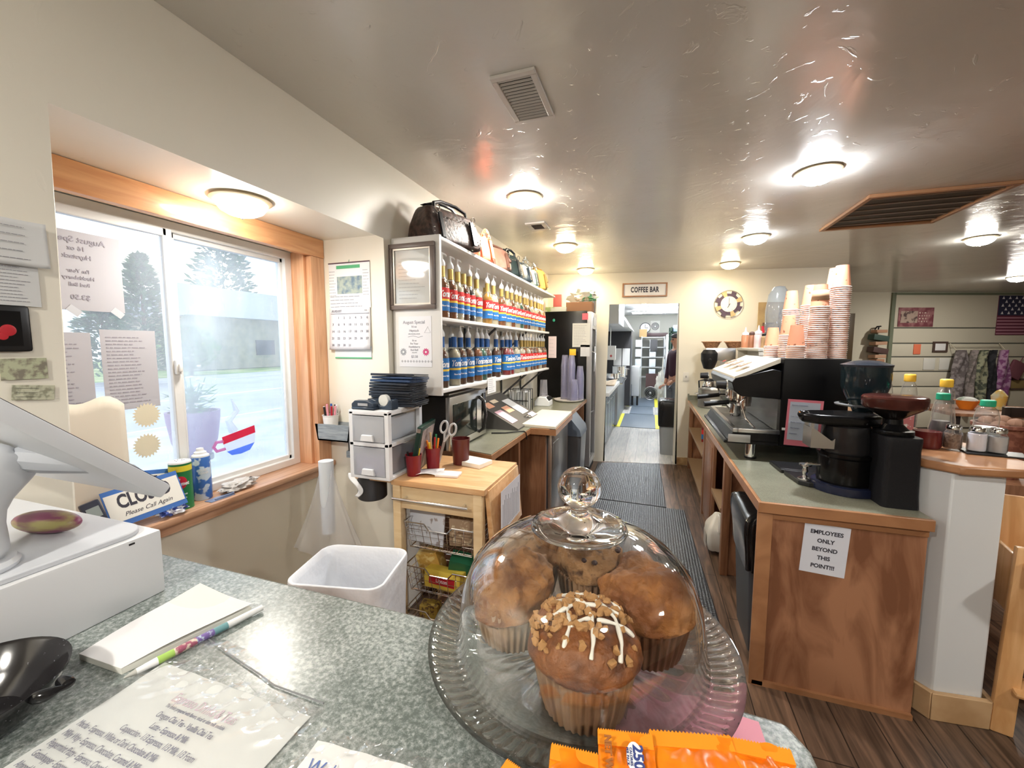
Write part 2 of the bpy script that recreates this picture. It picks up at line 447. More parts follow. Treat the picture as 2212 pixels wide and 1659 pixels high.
# left wall with the tall recess: an n-shaped slab with a rounded arris
g = G()
poly = [(-3.2, 0), (.543, 0), (.543, 2.061), (1.791, 2.061), (1.791, 0), (5.35, 0), (5.35, 2.41), (-3.2, 2.41)]
g.prism(poly, -1.95, -1.27, 'x')
es = [e for e in g.b.edges if all(abs(v.co.x + 1.27) < 1e-4 and .5 < v.co.y < 1.85 for v in e.verts)]
bmesh.ops.bevel(g.b, geom=es, offset=.028, segments=5, affect='EDGES', profile=.5)
struct('wall_left', g, 'lintel_paint', loc=(0, 0, 0))
g = G()
g.box(-1.95, -1.27, .543, 1.791, 2.0605, 2.0612)
# window wall of the recess
g = G()
g.prism([(.50, 0), (1.83, 0), (1.83, 2.1), (.50, 2.1)], -1.86, -1.705, 'x')
me_ = g
# cut the opening by building four pieces instead of a solid slab
me_.b.free(); g = G()
g.box(-1.86, -1.705, .50, 1.83, 0, .83); g.box(-1.86, -1.705, .50, 1.83, 1.99, 2.1); g.box(-1.86, -1.705, .50, .60, .83, 1.99); g.box(-1.86, -1.705, 1.705, 1.83, .83, 1.99)
struct('wall_window', g, 'wall_paint', loc=(0, 0, 0))

# casing: header beam, side boards, sill
g = G(); g.box(-1.705, -1.665, .545, 1.789, 1.965, 2.06, bev=.004); struct('trim_1', g, 'fir', loc=(0, 0, 0))
g = G(); g.box(-1.705, -1.668, 1.70, 1.789, .87, 1.965, bev=.004); struct('trim_2', g, 'fir_up', loc=(0, 0, 0))
g = G(); g.box(-1.80, -1.705, 1.685, 1.705, .87, 1.985, bev=.003); struct('trim_3', g, 'fir_up', loc=(0, 0, 0))
g = G(); g.box(-1.705, -1.668, .545, .62, .87, 1.965, bev=.004); struct('trim_4', g, 'fir_up', loc=(0, 0, 0))
g = G(); g.box(-1.80, -1.64, .545, 1.789, .845, .87, bev=.005); g.box(-1.705, -1.675, .545, 1.789, .80, .845, bev=.003)
struct('trim_5', g, 'sill_wood', loc=(0, 0, 0))

# sliding window
vinyl = M('vinyl', (.78, .78, .77), .35)
g = G(); X0, X1 = -1.84, -1.785
g.box(X0, X1, .60, 1.686, .87, .905); g.box(X0, X1, .60, 1.686, 1.945, 1.985); g.box(X0, X1, .60, .64, .9, 1.95); g.box(X0, X1, 1.646, 1.686, .9, 1.95)
win = struct('window_1', g, vinyl, loc=(0, 0, 0), bev=.003)
g = G(); g.box(-1.80, -1.772, 1.085, 1.118, .90, 1.95); g.box(-1.80, -1.772, .64, 1.10, .90, .93); g.box(-1.80, -1.772, .64, 1.10, 1.92, 1.95)
obj('sash', g, vinyl, win, bev=.003)
g = G(); g.box(-1.835, -1.805, 1.10, 1.145, .90, 1.95); g.box(-1.835, -1.805, 1.10, 1.66, .90, .925); g.box(-1.835, -1.805, 1.10, 1.66, 1.925, 1.95); g.box(-1.835, -1.805, 1.632, 1.66, .90, 1.95)
obj('sash', g, vinyl, win, bev=.003)
thin_glass('pane_left', (.96, .98, 1), .16, (.9, .94, 1), smear=3, gloss=.6)  # milky haze mixed in whitens the view like overexposure, smears vary it
thin_glass('pane_right', (.93, .97, 1), .22, (.85, .92, 1), smear=5, gloss=.6)  # stronger haze here, again washing out the view as overexposure would
g = G(); g.box(-1.788, -1.784, .64, 1.09, .93, 1.92); obj('pane', g, 'pane_left', win)
g = G(); g.box(-1.822, -1.818, 1.14, 1.64, .92, 1.93); obj('pane', g, 'pane_right', win)
g = G(); g.box(-1.772, -1.758, 1.09, 1.112, 1.39, 1.445, bev=.003); g.box(-1.758, -1.748, 1.096, 1.108, 1.40, 1.43, bev=.003)
obj('latch', g, vinyl, win)

# back wall, slightly skewed like in the photo
AW = math.atan(.168)
g = G(); g.prism([(-1.4, 0), (-.532, 0), (-.532, 2.045), (.345, 2.045), (.345, 0), (2.17, 0), (2.17, 2.41), (-1.4, 2.41)], 0, .15, 'y')
es = [e for e in g.b.edges if all(abs(v.co.y) < 1e-4 and -.6 < v.co.x < .4 and v.co.z < 2.1 for v in e.verts)] + \
     [e for e in g.b.edges if all(abs(v.co.y) < 1e-4 and v.co.x > 2.1 for v in e.verts)]
bmesh.ops.bevel(g.b, geom=es, offset=.02, segments=4, affect='EDGES')
struct('wall_back', g, 'wall_paint', loc=(0, 5.405, 0), rz=AW)
g = G(); g.box(.36, .60, -.012, 0, .002, .10, bev=.004); struct('baseboard_back', g, M('old_baseboard', (.50, .34, .17), .6, noise=(9, (.25, .14, .06), .4, .7)), loc=(0, 5.405, 0), rz=AW)
g = G(); g.box(2.05, 2.14, 5.85, 9.2, 0, 2.41); struct('wall_kitchen_right', g, 'wall_paint', loc=(0, 0, 0))
g = G(); g.box(-1.75, -1.6, 5.1, 12.9, 0, 2.75); struct('wall_kitchen_left', g, M('kitchen_wall', (.75, .77, .79), .4), loc=(0, 0, 0))
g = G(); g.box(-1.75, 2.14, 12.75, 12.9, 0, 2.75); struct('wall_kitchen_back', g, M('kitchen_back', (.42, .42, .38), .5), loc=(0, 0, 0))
# dining room wall and outer walls
AF = math.atan(.35)
g = G(); g.box(-1.5, 8, 0, .12, 0, 2.6); struct('wall_dining', g, M('dining_wall', (.66, .62, .50), .6), loc=(3.4, 8.52, 0), rz=AF)
g = G(); g.box(9.4, 9.5, -3.2, 12, 0, 2.5); struct('wall_right', g, 'wall_paint', loc=(0, 0, 0))
g = G(); g.box(-1.95, 9.5, -3.3, -3.2, 0, 2.5); struct('wall_front', g, 'wall_paint', loc=(0, 0, 0))

# ------------------------------------------------------------------ ceiling lamps
def shade_mat(col, e):
    return M('frosted_shade_%d_%d' % (int(col[2] * 100), e), (1, 1, 1), .4, emit=col, es=e * 4.0)
rimm = M('lamp_rim', (.70, .60, .42), .3, .6)
def dome_lamp(x, y, z, col, energy, label, r=.09):
    t = T('dome_ceiling_lamp', label, 'ceiling lamp', (x, y, z), group='dome lamps on the ceiling')
    g = G(); g.lathe([(0, 0), (r + .012, 0), (r + .016, -.008), (r + .004, -.016), (0, -.016)]); obj('base_plate', g, rimm, t)
    g = G(); g.lathe([(r, -.014), (r * .97, -.026), (r * .82, -.044), (r * .55, -.058), (r * .25, -.064), (0, -.065)])
    obj('shade', g, shade_mat(col, energy), t)
    g = G(); g.lathe([(0, -.063), (.006, -.065), (.005, -.074), (0, -.077)], seg=12); obj('finial', g, rimm, t)
    ld = bpy.data.lights.new('bulb', 'AREA'); ld.shape = 'DISK'; ld.energy = energy * .5; ld.color = col; ld.size = r * 1.1
    lo = bpy.data.objects.new('bulb', ld); COL.objects.link(lo); lo.parent = t; lo.location = (0, 0, -.0815)
    return t
for (x, y, c, e, lb) in LAMPS:
    dome_lamp(x, y, 2.41, c, e, lb or ('added unseen dome ceiling lamp, ' + ('behind the camera at the left' if x < 0 else 'behind the camera at the right' if y < 0 else 'in the dining room beside the coffee bar' if y < 2 else 'in the dining room beyond the low wall')))
dome_lamp(-1.50, 1.20, 2.061, NEUT, 6, 'frosted dome lamp with brass rim on the low ceiling of the window recess', .088)

# ------------------------------------------------------------------ vents in the ceiling
def vent(name, label, x0, x1, y0, y1, fr, frm, slm, bk, n, along='x', t=.012, part=None):
    cx, cy_ = (x0 + x1) / 2, (y0 + y1) / 2
    v = T(name, label, 'vent', (cx, cy_, 2.41)); hx, hy = (x1 - x0) / 2, (y1 - y0) / 2
    g = G(); g.box(-hx, hx, -hy, -hy + fr, -t, 0); g.box(-hx, hx, hy - fr, hy, -t, 0); g.box(-hx, -hx + fr, -hy + fr, hy - fr, -t, 0); g.box(hx - fr, hx, -hy + fr, hy - fr, -t, 0)
    obj('frame', g, frm, v, bev=.003)
    g = G(); g.box(-hx + fr, hx - fr, -hy + fr, hy - fr, -.003, -.0005); obj('backing', g, bk, v)
    g = G(); L = (hx - fr) if along == 'x' else (hy - fr); W = (hy - fr) if along == 'x' else (hx - fr)
    for i in range(n):
        c = -W + (i + .5) * 2 * W / n
        if along == 'x': g.box(-L, L, c - .0022, c + .0022, -.011, -.003, rot=(.6, 0, 0))
        else: g.box(c - .0022, c + .0022, -L, L, -.011, -.003, rot=(0, .6, 0))
    obj('louvres', g, slm, v)
    return v
ventw = M('vent_white', (.60, .58, .55), .4)
vent('ceiling_vent', 'white metal louvred air vent on the ceiling nearest the camera', -.545, -.385, 1.365, 1.665, .022, ventw, ventw, blackm, 14)
g = G(); g.box(-.07, .07, -.002, .002, -.012, -.003)
vent('ceiling_vent', 'small square ceiling vent with dark grille above the syrup shelves', -.91, -.76, 2.98, 3.17, .035, ventw, M('vent_dark', (.06, .05, .04), .6), blackm, 8)
vent('return_air_grille', 'large wood framed return air grille with dark slats on the ceiling at right', 1.22, 1.92, 3.10, 3.88, .03, M('vent_wood', (.42, .22, .11), .45), M('slat_grey', (.30, .26, .22), .5), M('vent_dark', (.06, .05, .04), .6), 6, t=.02)

# ------------------------------------------------------------------ outside, through the window
g = G(); g.box(-9, -1.96, -3, 26, -.3, -.1); struct('patio', g, M('patio_concrete', (.62, .66, .72), .7, noise=(1.5, (.42, .46, .52), .4, .65)), loc=(0, 0, 0))
g = G(); g.box(-24, -9, -10, 60, -.34, -.16); struct('road', g, M('asphalt', (.42, .45, .52), .7, noise=(.6, (.50, .53, .60), .4, .6)), loc=(0, 0, 0))
g = G(); g.box(-9.1, -9, -3, 60, -.159, -.09); g.box(-14.1, -13.9, -10, 60, -.16, -.155); g.box(-21.1, -21.0, -10, 60, -.16, -.155)
solo('road_marking', g, M('road_white', (.85, .86, .88), .7), 'white painted lines running along the road outside', 'road marking')
g = G(); g.prism([(-24, -.3), (-24, -.25), (-60, -.2), (-60, -.3)], -12, 90, 'y')
tag(obj('lawn', g, M('grass', (.16, .30, .07), .9, noise=(.5, (.45, .50, .22), .4, .65)), loc=(0, 0, 0)), 'green grass verge across the road outside the window', 'grass', kind='stuff')

h = T('house', 'low tan building with bluish metal roof across the road', 'house', (-34, 27, 0))
g = G(); g.box(-4, 4, -7.2, 22, -.2, 3.7); obj('wall', g, M('house_tan', (.36, .34, .26), .8, noise=(2, (.28, .27, .22), .4, .6)), h)
g = G(); g.prism([(5, 3.6), (0, 6.3), (-5, 3.6)], -5.5, 23, 'y'); V_ = [g.b.verts.new(q) for q in ((5, -5.5, 3.6), (0, -5.5, 6.3), (-5, -5.5, 3.6), (5, -8, 3.6), (-5, -8, 3.6))]; [g.b.faces.new([V_[i] for i in q]) for q in ((0, 1, 3), (1, 2, 4), (1, 4, 3), (0, 3, 4, 2))]; obj('roof', g, M('house_roof', (.30, .34, .42), .6), h)
g = G(); g.box(4.0, 4.05, -2.5, -.8, .8, 2.0); obj('window', g, M('dark_pane', (.05, .06, .08), .2), h)

leafm = M('conifer', (.035, .10, .05), .8, noise=(3, (.10, .20, .09), .4, .6))
leafm2 = M('bright_leaf', (.10, .25, .06), .8, noise=(3, (.25, .42, .12), .4, .6))
def tree(label, loc, h, r, mat, n, seed, conic=True, leaf=.22):
    t = T('conifer_tree' if conic else 'leafy_bush', label, 'tree' if conic else 'bush', loc); rnd = random.Random(seed)
    g = G(); g.cyl(0, 0, 0, h * .8, .12, .03, 8); obj('trunk', g, M('bark', (.12, .08, .05), .9), t)
    g = G()
    for i in range(n):
        f = rnd.random() ** .8; z = h * (.12 + .88 * f) if conic else h * (.15 + .85 * f)
        rr = r * ((1 - f) ** .7 + .06) if conic else r * math.sqrt(max(.05, 1 - (2 * f - 1) ** 2))
        rr *= rnd.uniform(.35, 1.05); a = rnd.uniform(0, 2 * PI); c = Vector((rr * math.cos(a), rr * math.sin(a), z)); s_ = leaf * rnd.uniform(.6, 1.5)
        d = Vector((math.cos(a), math.sin(a), rnd.uniform(-.3, .9))).normalized() * s_; u = d.cross(Vector((rnd.uniform(-1, 1), rnd.uniform(-1, 1), 1))).normalized() * s_ * .45
        vs = [g.b.verts.new(c - d + u * .3), g.b.verts.new(c + u), g.b.verts.new(c + d), g.b.verts.new(c - u)]
        g.b.faces.new(vs)
    obj('foliage', g, mat, t); return t
tree('dark green pointed conifer across the road, seen through the left pane', (-20, 11.3, -.2), 5.5, 1.35, leafm, 2200, 3, leaf=.15)
tree('tall conifer beside the blue roof, seen through the right pane', (-46, 34, -.2), 16, 4.6, leafm, 1800, 4, leaf=.4)
tree('second dark conifer just left of the pointed one', (-23, 11.4, -.2), 3.7, 1.7, leafm, 1200, 5, leaf=.16)
tree('low leafy bushes before the tan building', (-26, 16.9, -.25), 2.9, 1.5, leafm2, 1200, 6, False, .16)

p = T('flower_planter', 'purple flower pot with trailing plants on a stand outside the window', 'planter', (-3.55, 2.30, -.1))
g = G(); g.lathe([(0, .70), (.10, .70), (.155, .82), (.18, 1.0), (.185, 1.07), (.165, 1.07), (.15, 1.0), (0, .98)]); obj('pot', g, M('purple_pot', (.25, .13, .32), .4), p)
g = G(); g.cyl(0, 0, .03, .70, .03, .03, 10); g.cyl(0, 0, 0, .03, .16, .14, 20); g.cyl(0, 0, .66, .70, .12, .12, 20); obj('stand', g, M('stand_metal', (.25, .24, .28), .5), p)
g = G(); rnd = random.Random(2)
for i in range(170):
    a = rnd.uniform(0, 2 * PI); q = rnd.random(); c = Vector((.16 * q * math.cos(a), .16 * q * math.sin(a), 1.06 + rnd.uniform(0, .2)))
    d = Vector((math.cos(a), math.sin(a), rnd.uniform(-.4, 1))) * .045; u = Vector((-math.sin(a), math.cos(a), .2)) * .016
    g.b.faces.new([g.b.verts.new(c - d), g.b.verts.new(c + u), g.b.verts.new(c + d), g.b.verts.new(c - u)])
for k in range(5):
    a = k * 1.3; g.tube([(0, 0, 1.05), (.05 * math.cos(a), .05 * math.sin(a), 1.2), (.10 * math.cos(a), .10 * math.sin(a), 1.3 + .04 * k)], .004, 5)
obj('foliage', g, M('planter_leaf', (.12, .28, .10), .7), p)
g = G()
for k in range(16):
    a = rnd.uniform(0, 2 * PI); q = rnd.uniform(.02, .15); g.sph((q * math.cos(a), q * math.sin(a), rnd.uniform(1.12, 1.45)), .016, (1, 1, .6), seg=8)
obj('flowers', g, M('petal', (.85, .72, .70), .6), p)
# ------------------------------------------------------------------ foreground counter
g = G(); g.prism([(-1.262, .52), (-1.262, -.25), (.150, -.25), (.178, .45), (.176, .478), (.160, .509), (-.33, .537), (-1.262, .545 - .007)], 1.03, 1.07)
solo('service_counter', g, 'laminate_near', 'pale grey green speckled laminate counter in the foreground under the muffin stand', 'counter', bev=.006)
g = G(); g.box(-1.26, .10, -.2, .46, 0, 1.03)
g2 = solo('storage_cabinet', g, 'cabinet_ply', 'wooden base carrying the foreground counter', 'cabinet')

# white till box
t = T('till_box', 'white metal box on the foreground counter carrying a tablet stand and a painted stone', 'till box', (-1.03, .20, 1.07))
g = G(); g.box(-.225, .23, -.42, .252, 0, .112, bev=.004); obj('body', g, M('till_white', (.62, .63, .65), .42), t)
g = G(); pl = []
for (cx, cy_, a0) in ((.185, .205, 0), (-.185, .205, 90), (-.185, -.38, 180), (.185, -.38, 270)):
    for k in range(6): a = R(a0 + k * 18); pl.append((cx + .035 * math.cos(a), cy_ + .035 * math.sin(a)))
g.prism(pl, .112, .121); obj('lid', g, M('till_lid', (.56, .58, .62), .38), t, bev=.002)
g = G(); g.box(.2302, .2308, .205, .213, .104, .107); obj('lock', g, black, t)
# tablet on its stand
t = T('tablet_stand', 'white point of sale tablet seen from behind on a curved stand at the left edge', 'tablet', (-.875, .262, 1.1915))
ts = M('tablet_shell', (.62, .64, .68), .3)
g = G(); g.box(-.21, .15, -.155, .155, -.012, .012, bev=.006)
obj('display_slab', g, ts, t, loc=(-.025, .063, .175), rot=(R(-43.5), 0, 0))
g = G(); g.box(-.20, .14, -.145, .145, .0125, .0135); obj('screen', g, gloss, t, loc=(-.025, .063, .175), rot=(R(-43.5), 0, 0))
g = G()
prof = [(-.030, .002), (.030, .002), (.034, .05), (.02, .10), (.03, .13), (.075, .165)]
g.tube([(0, 0, 0), (0, -.002, .04), (-.01, .0, .08), (-.03, .02, .12), (-.05, .05, .155)], [.045, .043, .042, .055, .07], 18)
obj('neck', g, ts, t, sub=1)
g = G(); g.tube([(-.02, .05, .150), (.05, .11, .130), (.09, .165, .105)], [.030, .018, .006], 10); obj('bracket', g, M('bracket_grey', (.40, .42, .46), .4), t, sub=1)
g = G(); g.lathe([(0, 0), (.048, 0), (.050, .006), (.046, .012), (0, .014)], -.0, -.0, 0, 40); obj('foot', g, ts, t)
# painted stone
g = G(); g.sph((0, 0, 0), .5, (.118, .045, .036), seg=28)
m = M('painted_stone', (.20, .045, .10), .35, noise=(30, (.33, .29, .11), .45, .6, 5, (.3, 1, 2)))
solo('painted_stone', g, m, 'smooth painted stone with purple and yellow bands lying on the white box', 'stone', loc=(-.945, .372, 1.209), rz=.25)

# notepad and pen
t = T('notepad', 'blank white paper pad lying beside the white box on the counter', 'notepad', (-.69, .385, 1.0705), rz=.0)
g = G(); g.prism([(-.042, -.080), (.045, -.078), (.088, .072), (-.060, .092)], 0, .008); obj('pages', g, M('pad_pages', (.72, .72, .66), .9), t)
g = G(); g.sheet(lambda u, v: Vector((-.042 + u * .087 + v * (-.018 + u * .061), -.080 + .002 * u + v * (.172 - .02 * u), .0085 + .006 * (u ** 3) * v + .002 * math.sin(v * 5))), 12, 12); obj('top_sheet', g, M('pad_sheet', (.70, .70, .72), .8), t)
t = T('ballpoint_pen', 'white pen with green, red and purple printed barrel beside the notepad', 'pen', (-.627, .30, 1.0765), rz=0, rot=(0, 0, R(76)))
def seg(a, b, r1, r2, nm, mt):
    g = G(); g.rod((a, 0, 0), (b, 0, 0), r1, r2, 14); obj(nm, g, mt, t)
seg(0, .012, .001, .004, 'tip', M('pen_tip', (.45, .45, .42), .4)); seg(.012, .034, .004, .0052, 'grip', white); seg(.034, .052, .0052, .0052, 'band', M('lime', (.35, .55, .12), .5))
seg(.052, .078, .0052, .0052, 'band', M('maroon_band', (.35, .10, .16), .5, noise=(160, (.7, .6, .5), .5, .6))); seg(.078, .10, .0052, .0052, 'band', M('violet_band', (.18, .12, .35), .5, noise=(160, (.5, .6, .7), .5, .6)))
seg(.10, .118, .0052, .0052, 'band', M('teal_band', (.15, .32, .35), .5)); seg(.118, .168, .0052, .0045, 'cap', white)

# black enamel dish
t = T('enamel_dish', 'black speckled enamel dish with a small side handle at the left of the counter', 'dish', (-.712, .196, 1.0705)); t.scale = (1.1, 1.1, 1.1)
g = G(); g.lathe([(0, 0), (.045, 0), (.066, .018), (.078, .040), (.080, .046), (.076, .044), (.063, .020), (.042, .004), (0, .004)], seg=48)
obj('bowl', g, M('black_enamel', (.010, .009, .010), .12, noise=(260, (.20, .20, .24), .70, .74)), t)
g = G(); g.tube([(.070, .022, .040), (.088, .034, .042), (.090, .048, .042), (.066, .046, .040)], .007, 12); obj('handle', g, gloss, t, sub=2)

# laminated menus
clearp = thin_glass('lamination', (1, 1, 1), .10, (1, 1, 1), .08, gloss=1.3)
def menu(name, label, loc, w_, h_, rz, rows, paperm, seed):
    t = T(name, label, 'menu', loc, rz)
    g = G(); g.sheet(lambda u, v: Vector(((u - .5) * w_, -v * h_, .001 + .0015 * math.exp(-((v - .06) * 16) ** 2) * math.sin(u * 31 + seed))), 40, 24); obj('page', g, paperm, t)
    rnd = random.Random(seed)
    g = G(); g.sheet(lambda u, v: Vector(((u - .5) * (w_ + .02), .012 - v * (h_ + .02), .0032 + .004 * math.exp(-((v - .05) * 12) ** 2) * (math.sin(u * 37 + seed) * math.sin(v * 60 + u * 9)) + .0007 * math.sin(u * 9) * math.sin(v * 7))), 90, 60)
    obj('laminate_film', g, clearp, t)
    for (s_, x, y, sz, mt, al, sx) in rows: text(s_, sz, (x, y, .0028), (0, 0, 0), mt, t, align=al, sx=sx, bold=0, ext=.0001)
    return t
serif = M('menu_ink', (.16, .16, .22), .8); faded = M('faded_title', (.52, .42, .48), .8)
menu('laminated_menu', 'large laminated drinks menu with a wrinkled top edge in the left foreground', (-.487, .338, 1.0705), .252, .31, .0,
     [('Espresso Drinks & Teas', 0, -.034, .017, faded, 'CENTER', .62), ('The drinks prepared with flavors, decaf or skim milk available', 0, -.045, .0062, serif, 'CENTER', .62),
      ('Oregon Chai Tea - Vanilla Chai Tea', 0, -.056, .010, serif, 'CENTER', .62), ('Latte - Espresso & Milk', -.006, -.068, .010, serif, 'CENTER', .62),
      ('Cappuccino - 1/3 Espresso, 1/3 Milk, 1/3 Foam', -.006, -.080, .010, serif, 'CENTER', .62),
      ('Mocha - Espresso, White or Dark Chocolate & Milk', -.117, -.092, .010, serif, 'LEFT', .62), ('Milky Way - Espresso, Chocolate, Caramel & Milk', -.117, -.104, .010, serif, 'LEFT', .62),
      ('Peppermint Patty - Espresso, Chocolate & Mint', -.117, -.116, .010, serif, 'LEFT', .62), ('Grasshopper - Espresso & Milk', -.117, -.128, .010, serif, 'LEFT', .62), ('Almond Joy - Espresso', -.117, -.140, .010, serif, 'LEFT', .62)],
     M('menu_page', (.60, .62, .61), .8), 1)
menu('laminated_card', 'second laminated sheet with blue heading partly cut by the bottom edge of the photo', (-.232, .325, 1.0705), .20, .28, R(4), [('Welcome', -.055, -.028, .022, M('blue_ink', (.10, .16, .42), .8), 'CENTER', .8)], M('card_page', (.78, .79, .79), .8), 5)
# curl of torn lamination film above the menu
g = G(); g.sheet(lambda u, v: Vector((-.625 + u * .27, .392 - .036 * u + .012 * math.sin(u * 5) - v * .035 * (1 - .4 * u), 1.0712 + .004 * math.sin(v * 3.1) + .0012 * math.sin(u * 40))), 60, 5)
solo('plastic_film', g, clearp, 'loose strip of torn clear film on the counter above the large menu', 'plastic film', loc=(0, 0, 0))
g = G(); g.tube([(-.625, .392, 1.0722), (-.60, .388, 1.0722), (-.53, .374, 1.072), (-.473, .364, 1.0722), (-.44, .357, 1.072), (-.36, .356, 1.0722)], .0011, 5)
solo('film_edge', g, M('film_line_grey', (.20, .21, .22), .5), 'thin dark frayed edge line of clear film across the counter', 'film edge', loc=(0, 0, 0))  # thin dark grey line along the film strip

# pink paper beneath the stand
t = T('pink_flyer', 'pink paper with handwritten marks lying under the right side of the cake stand', 'flyer', (.03, .445, 1.0705))
g = G(); g.prism([(-.06, -.09), (.105, -.05), (.100, .052), (-.075, .068)], 0, .0012); obj('page', g, M('pink_paper', (.85, .36, .46), .8), t)
g = G()
for k in range(7):
    x = .05 + .012 * (k % 4); y = -.028 + .024 * (k // 4) + .004 * (k % 2); g.box(x - .004, x + .004, y - .0008, y + .0008, .0012, .0016, rot=(0, 0, .7 + k)); g.box(x - .004, x + .004, y - .0008, y + .0008, .0012, .0016, rot=(0, 0, -.6 + k * .7))
obj('marks', g, ink, t)

# ------------------------------------------------------------------ cake stand, dome, muffins
knobglass = M('clear_glass', (1, 1, 1), .01, trans=1, ior=1.46)
domeg = thin_glass('dome_glass', (.985, .99, .985), 0, rough=.01, gloss=1.5, ior=1.55)
plateg = thin_glass('plate_glass', (.93, .96, .95), 0, rough=.02, gloss=1.5, ior=1.6)
_t = plateg.node_tree; _o = [n for n in _t.nodes if n.type == 'OUTPUT_MATERIAL'][0]; _src = _o.inputs['Surface'].links[0].from_socket
_g = _t.nodes.new('ShaderNodeBsdfGlass'); _g.inputs['IOR'].default_value = 1.5; _g.inputs['Roughness'].default_value = 0; _x = _t.nodes.new('ShaderNodeMixShader'); _x.inputs[0].default_value = .62
_t.links.new(_src, _x.inputs[1]); _t.links.new(_g.outputs[0], _x.inputs[2]); _t.links.new(_x.outputs[0], _o.inputs['Surface'])
PX, PY = -.075, .475
t = T('glass_cake_stand', 'ribbed clear glass cake stand on the foreground counter holding the muffins', 'cake stand', (PX, PY, 1.0705))
def ribs(a, r, h, i):
    if r < .02: return r, h
    if r < .128: return r, h + .0026 * (abs(math.sin(a * 16)) - .5) * min(1, (r - .02) / .05)
    if .152 < r < .172: return r, h + .0020 * math.sin(a * 90)
    return r, h
g = G()
g.lathe([(.001, .066), (.03, .066), (.06, .066), (.09, .0662), (.115, .0668), (.128, .068), (.138, .071), (.143, .0745), (.149, .0705), (.153, .072), (.160, .0745), (.168, .077), (.173, .0795), (.178, .0815), (.1815, .081), (.1800, .0775),
         (.168, .0715), (.150, .0655), (.128, .0615), (.09, .0605), (.05, .0605), (.001, .0605)], seg=440, wob=ribs)
obj('plate', g, plateg, t, sharp=60)
g = G(); g.lathe([(.045, .0600), (.032, .052), (.028, .035), (.040, .014), (.066, .004), (.070, .0), (.064, .0), (.036, .012), (.022, .034), (.026, .050), (.030, .0600)], seg=56); obj('pedestal', g, plateg, t)
t = T('glass_dome', 'clear glass dome cover with ball knob standing over the muffins', 'glass cover', (-.075, .470, 1.1460))
DP = [(.1440, 0), (.1450, .004), (.1440, .018), (.1425, .040), (.138, .066), (.128, .090), (.110, .110), (.088, .124), (.062, .134), (.036, .140)]
g = G(); g.lathe([(.1465, 0), (.1475, .004), (.1455, .009)] + DP[2:] + [(.036, .1385)] + [(r - .0022, h - .0018) for r, h in DP[::-1][1:-2]] + [(.1425, .008), (.1425, 0)], seg=128); obj('bell', g, domeg, t, sharp=60)
g = G(); g.lathe([(.0, .134), (.030, .134), (.052, .1365), (.057, .1395), (.055, .1435), (.045, .1465), (.034, .147), (.0255, .151), (.0165, .1555), (.0105, .160), (.0095, .163), (.0125, .166)] +
                 [(.0255 * math.cos(a), .1875 + .0245 * math.sin(a)) for a in [R(-57 + 147 * k / 16) for k in range(17)]][:-1] + [(0, .2120)], seg=64)
obj('knob', g, knobglass, t, sharp=80)

bake1 = M('muffin_golden', (.34, .15, .045), .6, noise=(38, (.15, .05, .013), .42, .62, 8), bump=(90, 1, .006, 8), sss=.1)
bake2 = M('muffin_brown', (.26, .085, .02), .45, noise=(30, (.11, .030, .008), .42, .60, 8), bump=(110, 1, .004, 8), sss=.1)
bake3 = M('muffin_orange', (.40, .16, .045), .6, noise=(26, (.20, .065, .016), .4, .6, 8), bump=(70, 1, .006, 8), sss=.1)
bake4 = M('muffin_speckled', (.36, .19, .08), .65, noise=(60, (.09, .04, .02), .58, .70, 4), bump=(80, 1, .006, 8), sss=.1)
wrapm = M('muffin_wrapper', (.33, .19, .10), .6, noise=(25, (.20, .10, .05), .4, .65))
wrapd = M('muffin_wrapper_dark', (.20, .08, .03), .55, noise=(25, (.11, .04, .015), .4, .65))
from mathutils import noise as mnoise
def muffin(label, loc, r, h, top, wm, wrap, seed, lump=.008, bulge=0, rz=0, extra=None):
    t = T('muffin', label, 'muffin', loc, rz, 'large muffins under the glass dome')
    rb = r * .78; n = 36
    g = G(); g.lathe([(0, 0), (rb * .97, 0), (rb, .002), (rb + (r - rb) * .5, wm * .5), (r * .97, wm), (r * .94, wm - .001), (rb * .9, .004), (0, .004)], seg=n * 6,
                     wob=lambda a, q, z, i: (q * (1 + (.030 + .020 * (z / wm)) * math.cos(a * n)) if q > rb * .5 else max(q, 1e-4), z))
    obj('wrapper', g, wrap, t, sharp=80)
    g = G()
    def top_w(a, q, z, i):
        p = Vector((q * math.cos(a), q * math.sin(a), z)); nn = mnoise.fractal(p * 28 + Vector((seed * 7.3, 0, 0)), .9, 2.1, 4) * lump
        cr_ = -abs(mnoise.noise(p * 17 + Vector((0, seed * 3.1, 0)))) * lump * 1.1
        f = 1 + (nn + cr_) / max(q, .012) * .8 if q > .004 else 1
        return max(q * (1 + (nn + cr_) / .05), 1e-4), z + (nn + cr_) + bulge * math.cos(a - 1) * q / r * .012
    N = 22; pr = [(r * .90, wm - .004), (r * 1.0, wm - .002)]
    for k in range(N + 1):
        a = PI / 2 * k / N; pr.append((r * 1.09 * math.cos(a) ** .8 if k < N else 1e-4, wm + .003 + (h - wm - .003) * math.sin(a) ** .92))
    g.lathe(pr, seg=110, wob=top_w)
    o = obj('baked_top', g, top, t, sharp=80)
    if extra: extra(t, r, wm, h, o)
    return t
def topz(x, y, r, wm, h):
    q = min(.999, math.hypot(x, y) / (r * 1.09)); return wm + .003 + (h - wm - .003) * (1 - q ** 2.3) ** .46
